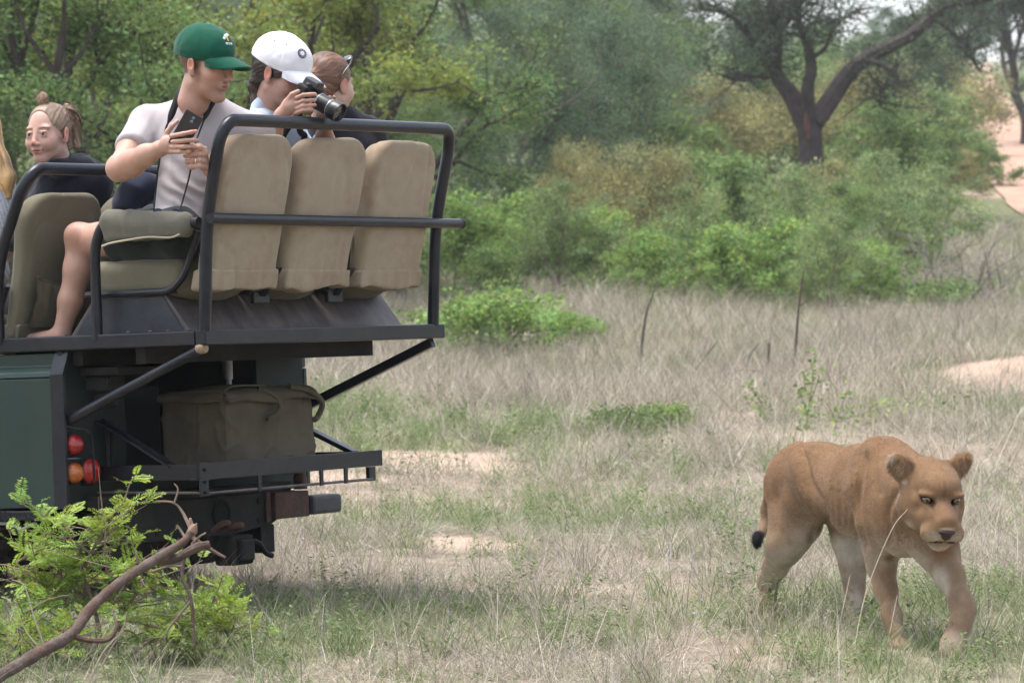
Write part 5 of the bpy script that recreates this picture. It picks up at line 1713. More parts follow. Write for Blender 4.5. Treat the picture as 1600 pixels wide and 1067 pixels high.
    o['kind'] = 'stuff'
lioness()
# ================================================================== PEOPLE
SKIN = {'fair': A([.44, .262, .198]), 'pink': A([.48, .30, .238]), 'tan': A([.37, .215, .155])}
M_skin = mat('skin', (1, 1, 1), rough=.48, attr='Col', spec=.35, bump=.05, bscale=400, sss=.12)
M_eyeb = mat('eyeball', (1, 1, 1), rough=.12, attr='Col', spec=.6, coat=.4)

def cloth(name, col, **kw):
    return mat(name, col, rough=.9, var=.06, scale=7, bump=.15, bscale=500, spec=.12, sheen=.15, **kw)

def head_frame(fwd, c, roll=0.0, size=1.0):
    f = unit(fwd); x = unit(np.cross(f, [0, 0, 1])); z = np.cross(x, f)
    R = np.stack([x, f, z], 1)
    return (R @ rotm(0, roll, 0), np.asarray(c, float), size)

def head(S, fr, male=True):
    e = lambda c, r, k=.012, op='u', R=None: S.ell(c, r, R, k=k, op=op, fr=fr)
    e((0, -.018, .040), (.075, .096, .082), .02)
    e((0, .030, -.020), (.061, .062, .080), .03)
    jw = .047 if male else .041
    for s in (-1, 1):
        S.cap((s * jw, -.005, -.058 if male else -.052), (s * (.016 if male else .011), .062, -.100 if male else -.092), .022, .019 if male else .017, k=.025, fr=fr)
        e((s * .041, .050 if male else .052, -.022 if male else -.027), (.026, .030, .026) if male else (.027, .030, .030), .025)
        e((s * .030, .078 if male else .066, .030), (.026, .014, .009), .012)
        e((s * .033, .094, .007), (.019, .015 if male else .013, .011 if male else .010), .012 if male else .016, 's')
        e((s * .033, .078, .004), (.017, .012, .012), .006)
        e((s * .0105, .099, -.034), (.0085, .010, .0075), .006)
        # ear
        Re = rotm(.12, s * .10, -s * .32)
        e((s * .078, -.012, -.004), (.0085, .019, .031), .007, 'u', Re)
        e((s * .0865, -.008, .002), (.005, .010, .016), .004, 's', Re)
        e((s * .075, -.004, -.030), (.008, .009, .010), .008, 'u', Re)
    if male:
        S.cap((0, .086, .020), (0, .110, -.026), .0085, .0110, k=.010, fr=fr); e((0, .114, -.029), (.0105, .010, .009), .006)
    else:
        S.cap((0, .080, .018), (0, .102, -.024), .0075, .0095, k=.012, fr=fr); e((0, .105, -.026), (.0095, .009, .008), .006)
    e((0, .072, -.100 if male else -.093), (.022 if male else .017, .018, .017), .018)
    e((0, .083, -.058), (.027, .012, .016), .012)
    e((0, .0905, -.0565), (.021, .0075, .0050), .004)
    e((0, .0895, -.0665), (.018, .0080, .0058), .004)
    S.cap((-.024, .092, -.0615), (.024, .092, -.0615), .0022, .0022, k=.004, op='s', fr=fr)
    S.cap((0, -.02, -.05), (0, -.035, -.13), .058 if male else .048, .058 if male else .047, k=.03, fr=fr)

def face_paint(C, V, fr, skin, brow, male=False, smile=False):
    P = lambda c, r, col, soft=.5, amt=1., R=None: paint(C, V, c, r, col, soft, R, fr, amt)
    red = skin * A([1.05, .72, .66])
    for s in (-1, 1):
        P((s * .045, .065, -.022), (.030, .035, .026), red, .9, .6)
        P((s * .080, -.012, 0), (.018, .03, .036), skin * A([1.08, .68, .60]), .7, .8)
        P((s * .033, .086, .006), (.022, .02, .015), skin * A([.78, .64, .60]), .6, .6 if male else .35)
        P((s * .033, .086, .0095), (.0185, .02, .0065), A([.09, .05, .04]), .4, .75)
        bt = .0050 if male else .0046
        P((s * .024, .094 if male else .085, .0275), (.016, .022, bt), brow, .5, .85, rotm(0, s * -.06, 0))
        P((s * .040, .086 if male else .076, .0290), (.015, .022, bt * .9), brow, .5, .8, rotm(0, s * .28, 0))
    P((0, .108, -.026), (.018, .02, .020), red, .8, .7)
    for s in (-1, 1): P((s * .006, .110, -.0375), (.004, .008, .003), A([.12, .045, .04]), .5, .9)
    if male:
        P((0, .045, -.085), (.070, .075, .052), A([.235, .120, .075]), .6, .75)
        P((0, .098, -.047), (.030, .02, .010), A([.225, .115, .072]), .6, .75)
        for s in (-1, 1): P((s * .062, .012, -.035), (.018, .028, .055), A([.225, .115, .072]), .8, .75)
    lip = skin * A([.86, .47, .47])
    P((0, .094, -.0570), (.024, .014, .0050), lip, .4, .9)
    P((0, .093, -.0665), (.021, .014, .0060), lip, .4, .9)
    P((0, .094, -.0615), (.025, .02, .0022), A([.16, .05, .05]), .5, .9)
    if smile:
        for s in (-1, 1):
            P((s * .028, .088, -.0575), (.008, .014, .0040), A([.20, .075, .07]), .6, .85, rotm(0, -s * .5, 0))
            P((s * .031, .084, -.046), (.0035, .015, .016), skin * A([.78, .62, .60]), .8, .6, rotm(0, s * .5, 0))

def eyes(root, base, fr, iris, look=(0, 0)):
    for s in (-1, 1):
        u = np.linspace(0, math.pi, 14); nn = 20; r = .0122 * fr[2]
        pts = np.array([[r * math.sin(a) * math.cos(b), r * math.cos(a), r * math.sin(a) * math.sin(b)] for a in u for b in np.linspace(0, 2 * math.pi, nn, endpoint=False)])
        f = np.array([[i * nn + j, i * nn + (j + 1) % nn, (i + 1) * nn + (j + 1) % nn, (i + 1) * nn + j] for i in range(13) for j in range(nn)])
        ang = np.repeat(u, nn)[:, None]
        col = np.where(ang < .30, A([.006, .005, .005]), np.where(ang < .64, iris, A([.42, .37, .35])))
        Rl = rotm(look[1], 0, look[0])
        mesh_np('eye', (pts @ Rl.T + A([s * .033, .0795, .0055]) * fr[2]) @ fr[0].T + fr[1], f, M_eyeb, root, base, True, col)

def lids(S, fr, droop=0.0):
    for s in (-1, 1):
        S.ell((s * .033, .0800, .0135 - droop), (.0165, .0112, .0036), k=.005, fr=fr)
        S.ell((s * .033, .0790, -.0050), (.0160, .0095, .0036), k=.006, fr=fr)

def streaks(V, fr, pole, freq=26):
    """hair tone that runs in strands towards a pole"""
    L_ = (V - fr[1]) @ fr[0] / fr[2]
    d = L_ - np.asarray(pole)
    ax = unit(np.asarray(pole)); t1 = unit(np.cross(ax, [0.3, 1, 0.2])); t2 = np.cross(ax, t1)
    th = np.arctan2(d @ t2, d @ t1)
    q = np.stack([np.cos(th) * freq / 6, np.sin(th) * freq / 6, np.linalg.norm(d, axis=1) * 5], 1)
    return vnoise(q, 1.0, 3)

def hair_mesh(S, name, root, base, fr, col, pole, h=.0036, freq=40, amp=.0030):
    V, Fq = S.mesh(h, pad=.012)
    s_ = streaks(V, fr, pole, freq)
    V = V + vnormals(V, Fq) * (s_ * amp)[:, None]
    C = np.asarray(col)[None, :] * (1 + .95 * s_)[:, None] * (1 + .15 * vnoise(V, 30, 1))[:, None]
    C = np.clip(C, .003, 1)
    o = mesh_np(name, V, Fq, mat('hair', (1, 1, 1), rough=.45, attr='Col', spec=.4), root, base, True, C)
    # single strands lying over the mass, drawn towards the tie
    from mathutils import kdtree
    N_ = vnormals(V, Fq); kd = kdtree.KDTree(len(V))
    for i, p in enumerate(V): kd.insert(p, i)
    kd.balance()
    r2 = np.random.default_rng(len(V)); pw = fr[0] @ (np.asarray(pole, float) * fr[2]) + fr[1]
    SV, SF, SC_ = [], [], []
    for i in r2.choice(len(V), min(420, len(V) // 12), replace=False):
        p, nn = V[i], N_[i]; run = []; st = r2.uniform(.006, .011); d0 = None
        lift = r2.uniform(.0005, .0028)
        for k in range(8):
            run.append(p + nn * lift)
            d = pw - p; d = d - nn * (d @ nn); d = unit(d + r2.normal(0, .18, 3) * np.linalg.norm(d))
            if d0 is not None: d = unit(d + d0 * .7)
            d0 = d
            _, j, _ = kd.find(p + d * st); p, nn = V[j], N_[j]
        run = np.array(run); run = smooth_path(run, 2); tg = np.gradient(run, axis=0)
        b0 = len(SV); c_ = np.clip(np.asarray(col) * r2.uniform(.35, 2.1), .003, .8)
        for q, t in zip(run, tg):
            sd2 = unit(np.cross(t, q - fr[1])) * .0009
            SV += [q - sd2, q + sd2]; SC_ += [c_, c_]
        for k in range(len(run) - 1): SF.append([b0 + 2 * k, b0 + 2 * k + 1, b0 + 2 * k + 3, b0 + 2 * k + 2])
    st_ = mesh_np('hair_strands', np.array(SV), np.array(SF), MATS['hair'], root, base, True, np.array(SC_))
    st_['kind'] = 'stuff'
    return o

def loose_hairs(root, base, fr, col, starts, n=14, L_=.05, seed=1):
    r2 = np.random.default_rng(seed)
    mb = MB()
    for i in range(n):
        c, dv = starts[i % len(starts)]
        p = A(c) + r2.normal(0, .008, 3); d = unit(A(dv) + r2.normal(0, .35, 3)); pts = [p]
        for j in range(5):
            d = unit(d + r2.normal(0, .22, 3)); pts.append(pts[-1] + d * L_ * r2.uniform(.6, 1.2) / 5)
        mb.tube(np.array(pts) * fr[2] @ fr[0].T + fr[1], np.linspace(.0006, .0003, 6), 4, cap=False)
    o = mb.build('loose_hair', mat('loose_hair_' + root.name, tuple(col), rough=.5), root, True, origin=base)
    o['kind'] = 'stuff'

def fold(V, Fq, amp, scale, stretch=(1, 1, 1), seed=0, octv=2):
    Q = (V + seed * 7.3) * A(stretch)
    n = vnoise(Q, scale, octv)
    return V + vnormals(V, Fq) * (amp * (1 - np.abs(n) * 1.6))[:, None]

def cap_hat(root, base, fr, col, accent, big=1.0, brim_len=.098, pitch=0.0, low=.020):
    R, c, g = fr
    Rc = R @ rotm(pitch, 0, 0)
    f2 = (Rc, c, g)
    S = Sculpt()
    S.ell((0, -.022, .054), (.086 * big, .107 * big, .096 * big), k=.01, fr=f2)
    S.ell((0, .040, .050), (.066 * big, .055 * big, .066 * big), k=.04, fr=f2)
    S.half(c + Rc @ A([0, 0, low]) * g, Rc @ A([0, -.16, -1.0]), k=.006)
    V, Fq = S.mesh(.0045, pad=.012)
    L_ = (V - c) @ Rc / g
    ang = np.arctan2(L_[:, 0], L_[:, 1] + .02)
    pan = np.abs(((ang / (2 * math.pi) * 6) + .5) % 1.0 - .5)                    # six panels, stitched valleys
    up_ = np.clip((L_[:, 2] - .04) / .04, 0, 1)
    N_ = vnormals(V, Fq)
    V = V - N_ * (.0022 * np.exp(-((pan / .03) ** 2)) * up_)[:, None] + N_ * (.0022 * vnoise(V, 24, 2))[:, None]
    rim = np.exp(-(((L_[:, 2] - low - .16 * -L_[:, 1] - .012) / .004) ** 2))
    V = V - N_ * (.0012 * rim)[:, None]
    m = cloth('cap_cloth_%d' % int(col[0] * 1e4), tuple(col))
    o = mesh_np('cap', V, Fq, m, root, base, True)
    n, k = 31, 11
    vs = []
    for u in np.linspace(-1, 1, n):
        for v in np.linspace(0, 1, k):
            a = u * 1.30
            ye, xe = .038 + .052 * big * math.cos(a) - .006, .080 * big * math.sin(a)
            ln = brim_len * (1 - abs(u) ** 2.4) ** .62
            y = ye + v * ln
            x = xe * (1 - .06 * v)
            z = low + .022 - .026 * u * u - (.16 * v + .16 * v * v) * ln * 1.2 - .020 * v * u * u
            vs.append(c + Rc @ A([x, y, z]) * g)
    ii = np.arange(n * k).reshape(n, k)
    q = np.stack([ii[:-1, :-1].ravel(), ii[1:, :-1].ravel(), ii[1:, 1:].ravel(), ii[:-1, 1:].ravel()], 1)
    b = mesh_np('brim', np.array(vs), q, m, o, base, True)
    sd_ = b.modifiers.new('thick', 'SOLIDIFY'); sd_.thickness = .0045
    cr = S.p[0]
    bt = MB(); bt.lathe([(.007, 0), (.006, .003), (.0, .005)], c + Rc @ A([0, -.020, .054 + .0955 * big]) * g, Rc @ A([0, 0, 1.]), 12); bt.build('button', cloth('cap_button_%d' % int(accent[0] * 1e4), tuple(accent)), o, True, origin=base)
    N2 = vnormals(V, Fq)
    def spot(az, el):
        d = A([math.sin(az) * math.cos(el), math.cos(az) * math.cos(el), math.sin(el)])
        best = (L_ - A([0, -.01, .045])); best = best / np.linalg.norm(best, axis=1, keepdims=True)
        i = int(np.argmax(best @ d))
        return V[i], unit(N2[i])
    return o, f2, spot

def disc(p, n, r, h=.0016, seg=20, sx=1.0):
    mb = MB(); mb.lathe([(r, 0), (r, h), (r * .9, h * 1.3), (0, h * 1.4)], p - n * .0006, n, seg); return mb

def finger(S, pts, r0=.0098, r1=.0078, k=.004):
    n = len(pts)
    for i in range(n - 1):
        ra = r0 + (r1 - r0) * i / (n - 1); rb = r0 + (r1 - r0) * (i + 1) / (n - 1)
        S.cap(pts[i], pts[i + 1], ra, rb, k=k)

M_black = mat('black_plastic', (.010, .010, .011), rough=.35, spec=.5, var=.2, scale=40)
M_blackm = mat('black_rubber_grip', (.014, .014, .015), rough=.65, spec=.3, bump=.3, bscale=400)

# ------------------------------------------------------------------ man in the green cap
def man():
    base = veh((.30, .34, 1.46))
    root = empty('person', base, (0, 0, 0)); tag(root, 'man in a green cap and pale grey t-shirt holding a phone', 'person')
    skin = SKIN['fair']
    fr = head_frame((.84, -.51, -.17), at(323, 104, 14.20), .0, 1.12)
    S = Sculpt()
    head(S, fr, True); lids(S, fr, .003)
    S.cap(at(313, 172, 14.36), at(318, 128, 14.25), .062, .054, k=.03)
    S.ell(at(312, 225, 14.37), (.165, .10, .15), k=.05)
    S.ell(at(298, 305, 14.36), (.125, .095, .13), k=.05)
    S.ell(at(288, 358, 14.36), (.15, .13, .09), k=.05)
    S.cap(at(317, 173, 14.37), at(233, 194, 14.42), .055, .055, k=.04)
    S.cap(at(317, 173, 14.37), at(402, 202, 14.38), .055, .052, k=.04)
    # right arm, elbow out towards the camera
    S.chain([at(226, 205, 14.42), at(207, 232, 14.32), at(188, 262, 14.18)], [.058, .057, .048], k=.03)
    S.chain([at(186, 264, 14.18), at(205, 256, 14.11), at(228, 243, 14.04), at(249, 233, 13.99)], [.050, .051, .040, .029], k=.03)
    # right hand over the back of the phone
    S.ell(at(266, 226, 13.955), (.042, .019, .036), rotm(0, .25, .15), k=.015)
    S.cap(at(250, 233, 13.985), at(263, 228, 13.96), .029, .026, k=.02)
    Df = 13.895
    finger(S, [at(268, 213, 13.93), at(286, 209.5, Df), at(298, 207, Df), at(306, 205.5, Df + .012)])
    finger(S, [at(270, 222, 13.925), at(289, 220, Df), at(302, 219, Df), at(309, 220, Df + .015)])
    finger(S, [at(269, 230, 13.93), at(287, 229.5, Df + .004), at(299, 229, Df + .008), at(305, 230, Df + .02)])
    finger(S, [at(266, 237, 13.94), at(281, 237.5, Df + .015), at(291, 237.5, Df + .02), at(296, 237, Df + .03)], .0088, .0068)
    finger(S, [at(256, 219, 13.97), at(262, 206, 13.965), at(269, 197, 13.96), at(277, 190, 13.965)], .0125, .0085)
    # left arm behind the roll bar, fist round the strap
    S.chain([at(400, 210, 14.38), at(388, 258, 14.39), at(364, 304, 14.28)], [.055, .048, .040], k=.03)
    S.chain([at(364, 304, 14.28), at(346, 286, 14.14), at(327, 264, 14.01)], [.040, .038, .029], k=.03)
    S.ell(at(316, 249, 13.99), (.026, .024, .044), rotm(0, -.15, 0), k=.014)
    for i, (y0, x1) in enumerate(((232, 290), (242, 288), (251.5, 290), (260.5, 295))):
        yy = y0
        finger(S, [at(320, yy + 1, 13.975), at(311, yy - 1, 13.945), at(299, yy, 13.945), at(x1 + 2, yy + 1.5, 13.965), at(x1 + 7, yy + 2, 13.985)], .0112 - .0006 * (i == 3), .0088)
    finger(S, [at(322, 240, 13.97), at(312, 229, 13.955), at(300, 229, 13.94), at(292, 232, 13.94)], .0115, .009)
    # legs
    S.chain([at(280, 362, 14.26), at(200, 372, 14.43), at(128, 375, 14.60)], [.095, .082, .062], k=.04)
    S.chain([at(126, 374, 14.60), at(122, 420, 14.60), at(110, 470, 14.61), at(96, 522, 14.62)], [.058, .056, .047, .034], k=.03)
    S.ell(at(119, 366, 14.57), (.045, .05, .045), k=.03)
    S.chain([at(292, 352, 14.52), at(190, 368, 14.72), at(100, 382, 14.86)], [.09, .078, .06], k=.04)
    S.chain([at(99, 382, 14.86), at(96, 430, 14.86), at(80, 522, 14.87)], [.056, .053, .034], k=.03)
    for px, D in ((94, 14.62), (78, 14.87)):
        f0 = at(px, 526, D); fd = V_R @ A([-.1, 1, 0])
        S.cap(f0, f0 + unit(fd) * .15 + A([0, 0, -.012]), .036, .028, k=.03)
    hb = [at(290, 215, 13.94)]
    lo, hi = np.minimum(fr[1] - .12, at(240, 275, 13.85)), np.maximum(fr[1] + .13, at(345, 180, 14.05))
    V, Fq = S.mesh(.0062, ([(at(240, 0, 14)[0], at(362, 0, 14)[0], .0036)], [(13.86, 14.02, .0036), (fr[1][1] - .11, fr[1][1] + .1, .0040)], [(at(0, 272, 14)[2], at(0, 186, 14)[2], .0036), (fr[1][2] - .13, fr[1][2] + .06, .0036)]))
    C = np.tile(skin, (len(V), 1))
    face_paint(C, V, fr, skin, A([.16, .085, .045]), male=True)
    paint(C, V, (0, -.03, .02), (.092, .110, .085), A([.115, .065, .036]), .18, None, fr, .95, mask=(np.clip((.030 - ((V - fr[1]) @ fr[0])[:, 1]) / .008, 0, 1) * np.clip((((V - fr[1]) @ fr[0])[:, 2] + .022 - .5 * ((V - fr[1]) @ fr[0])[:, 1]) / .012, 0, 1) * (np.abs(((V - fr[1]) @ fr[0])[:, 0]) < .082)))   # cropped hair
    for p in ((205, 250, 14.06), (186, 262, 14.12)): paint(C, V, at(*p), (.07, .08, .06), skin * A([1.02, .84, .78]), .9, amt=.6)
    paint(C, V, at(120, 372, 14.52), (.07, .07, .06), skin * A([1.0, .80, .74]), .9, amt=.7)
    for p in ((300, 208, 13.89), (300, 236, 13.93), (300, 250, 13.94)): paint(C, V, at(*p), (.03, .03, .025), skin * A([1.06, .80, .76]), .9, amt=.6)
    C *= np.stack([1 + .05 * vnoise(V, 30, 2), 1 + .10 * vnoise(V, 30, 2), 1 + .11 * vnoise(V, 30, 2)], 1)
    mesh_np('body', V, Fq, M_skin, root, base, True, C)
    eyes(root, base, fr, A([.08, .10, .11]), (.1, -.15))
    # t-shirt
    T = Sculpt()
    T.ell(at(312, 222, 14.37), (.185, .118, .165), k=.06)
    T.ell(at(299, 300, 14.355), (.142, .112, .15), k=.07)
    T.ell(at(288, 345, 14.355), (.150, .130, .085), k=.06)
    T.cap(at(316, 174, 14.37), at(233, 195, 14.42), .066, .070, k=.05)
    T.cap(at(316, 174, 14.37), at(402, 204, 14.38), .066, .064, k=.05)
    T.cap(at(230, 196, 14.42), at(209, 231, 14.31), .071, .070, k=.03)
    T.cap(at(400, 208, 14.38), at(390, 252, 14.39), .064, .058, k=.03)
    T.cap(at(314, 176, 14.36), at(316, 160, 14.33), .078, .070, k=.03)
    d = unit(at(188, 262, 14.18) - at(226, 205, 14.42)); Ra = frame_from(d, (0, 0, 1))
    T.box(at(205, 238, 14.31) + d * .105, (.11, .10, .11), .004, Ra, k=.006, op='s')
    T.ell(at(319, 150, 14.27), (.062, .064, .048), rotm(.25, .15, 0), k=.008, op='s')
    T.half(at(288, 366, 14.35), (0, 0, -1))
    V, Fq = T.mesh(.0062, ((), (), ()))
    V = fold(V, Fq, .0045, 9, (1, 1, .35), 1); V = fold(V, Fq, .005, 5.5, (.6, .6, 1.3), 2)
    Q = (V - at(300, 290, 14.25)); m1 = np.exp(-(Q[:, 0] / .12) ** 2 - (Q[:, 2] / .12) ** 2) * (V[:, 1] < 14.36)
    V = V + vnormals(V, Fq) * (.006 * m1 * np.sin((Q[:, 0] * .75 + Q[:, 2]) * 95 + 2.5 * vnoise(V, 12, 1)))[:, None]
    V = V + vnormals(V, Fq) * (.0035 * np.exp(-((V - at(232, 222, 14.4)) ** 2).sum(1) / .008) * np.sin((V[:, 0] - V[:, 2] * .4) * 150))[:, None]
    V = relax(V, Fq, 1, .35)
    mesh_np('t_shirt', V, Fq, cloth('pale_grey_tshirt', (.44, .40, .41)), root, base, True)
    # shorts
    T = Sculpt()
    T.ell(at(286, 362, 14.36), (.165, .145, .085), k=.05)
    T.chain([at(278, 364, 14.26), at(228, 369, 14.37), at(186, 374, 14.46)], [.108, .102, .098], k=.04)
    T.chain([at(292, 355, 14.52), at(235, 362, 14.63), at(190, 368, 14.72)], [.104, .098, .092], k=.04)
    d = unit(at(186, 374, 14.46) - at(278, 364, 14.26)); Ra = frame_from(d, (0, 0, 1))
    T.box(at(186, 374, 14.46) + d * .105, (.4, .10, .2), .004, Ra, k=.006, op='s')
    V, Fq = T.mesh(.0085); V = fold(V, Fq, .005, 8, (1, 1, 1), 5)
    mesh_np('shorts', V, Fq, cloth('dark_green_shorts', (.016, .022, .018)), root, base, True)
    # cap
    o, f2, spot = cap_hat(root, base, fr, (.004, .070, .040), (.004, .060, .034), big=1.03, pitch=.10)
    for az, el, r, col in ((.10, .62, .0085, (.62, .62, .60)), (-.06, .66, .007, (.62, .62, .60)), (.03, .50, .0085, (.62, .50, .04)), (.20, .55, .0065, (.62, .62, .60)), (-.10, .36, .0055, (.55, .58, .62)), (.03, .34, .0055, (.55, .58, .62)), (.14, .36, .0055, (.55, .58, .62)), (-.02, .57, .0065, (.06, .05, .05))):
        p, n = spot(az, el)
        disc(p, n, r).build('emblem_stitching', mat('thread_%d' % int(sum(col) * 1000), col, rough=.8), o, True, origin=base)
    # wedding ring
    rg = MB(); a = [at(306, 251.5, 13.945) + .0125 * (A([0, math.cos(t), math.sin(t)])) for t in np.linspace(0, 2 * math.pi, 17)]
    rg.tube(a, .0022, 6); rg.build('ring', mat('silver', (.75, .75, .78), rough=.2, metal=1.0), root, True, origin=base)
    return fr
man()
# phone in his hand
pc = at(290.5, 204, 13.930)
xa = unit(at(305 + 15.5, 178 + 8, 13.93) - at(305 - 13, 178 - 8, 13.93)); ya = unit(at(304.5, 178, 13.93) - at(277, 228, 13.93)); za = np.cross(xa, ya)
Rp = np.stack([xa, ya, za], 1)
phone = empty('phone', pc); tag(phone, 'dark brown phone with a lens bump held by the man in the green cap', 'phone')
mb = MB(); mb.box((0, 0, 0), (.077, .148, .0095), Rp); mb.build('case', mat('brown_phone_back', (.022, .014, .011), rough=.38, spec=.4), phone, False, .004, bseg=3)
mb = MB(); mb.box(Rp @ A([0, 0, -.0052]), (.071, .141, .0012), Rp); mb.build('screen', mat('dark_glass', (.008, .008, .01), rough=.08), phone, False)
mb = MB(); mb.box(Rp @ A([.004, .047, .0058]), (.022, .031, .0022), Rp); cb = mb.build('camera_bump', M_black, phone, False, .002)
for dy in (.055, .040):
    mb = MB(); mb.lathe([(.0065, 0), (.0065, .001), (.005, .0014), (0, .0015)], Rp @ A([.004, dy, .0069]), za, 14); mb.build('lens', mat('phone_lens', (.16, .16, .17), rough=.2, metal=.6), cb, True)
if za @ A([0, -1, 0]) < 0: raise RuntimeError('phone faces away')

# binoculars on his lap with their neck strap
bb = at(262, 333, 14.16)
bino = empty('binoculars', bb); tag(bino, 'dark navy binoculars on a black neck strap lying in the lap of the man', 'binoculars')
M_navy = mat('navy_rubber', (.018, .024, .05), rough=.55, bump=.2, bscale=300)
for dx in (-.035, .035):
    mb = MB(); mb.lathe([(.018, 0), (.019, .012), (.022, .02), (.022, .06), (.027, .07), (.027, .10), (.024, .105)], A([dx, -.045, .0]), (dx * .6, .85, -.12), 16); mb.build('barrel', M_navy, bino, True)
mb = MB(); mb.box((0, .0, .0), (.05, .05, .022)); mb.build('bridge', M_navy, bino, False, .006)
def ribbon(P, w, nrm, thick=.0018):
    P = np.asarray(P); T = np.gradient(P, axis=0); V = []
    w = np.broadcast_to(w, (len(P),))
    for p, t, ww in zip(P, T, w):
        s_ = unit(np.cross(t, nrm)); V += [p - s_ * ww / 2, p + s_ * ww / 2]
    n = len(P)
    f = np.array([[2 * i, 2 * i + 1, 2 * i + 3, 2 * i + 2] for i in range(n - 1)])
    return np.array(V), f
M_strap = mat('black_webbing', (.010, .010, .012), rough=.7, bump=.2, bscale=300)
def strap(parent, base, P, w, nrm=(0, -1, 0)):
    V, f = ribbon(P, w, nrm)
    o = mesh_np('neck_strap', V, f, M_strap, parent, base, True)
    md = o.modifiers.new('thick', 'SOLIDIFY'); md.thickness = .003
    return o
Pl = smooth_path([at(298, 128, 14.36), at(287, 136, 14.27), at(279, 150, 14.235), at(267, 182, 14.225), at(258, 205, 14.225), at(249, 250, 14.20), at(243, 300, 14.20), at(240, 330, 14.17)], 6)
strap(bino, bb, Pl, np.interp(np.linspace(0, 1, len(Pl)), [0, .42, .5, 1], [.028, .028, .008, .007]))
Pr = smooth_path([at(340, 146, 14.28), at(334, 158, 14.235), at(323, 178, 14.225), at(314, 200, 14.215), at(302, 235, 14.10), at(297, 270, 14.16), at(286, 312, 14.20), at(279, 332, 14.17)], 6)
strap(bino, bb, Pr, np.interp(np.linspace(0, 1, len(Pr)), [0, .3, .36, 1], [.020, .020, .007, .006]))

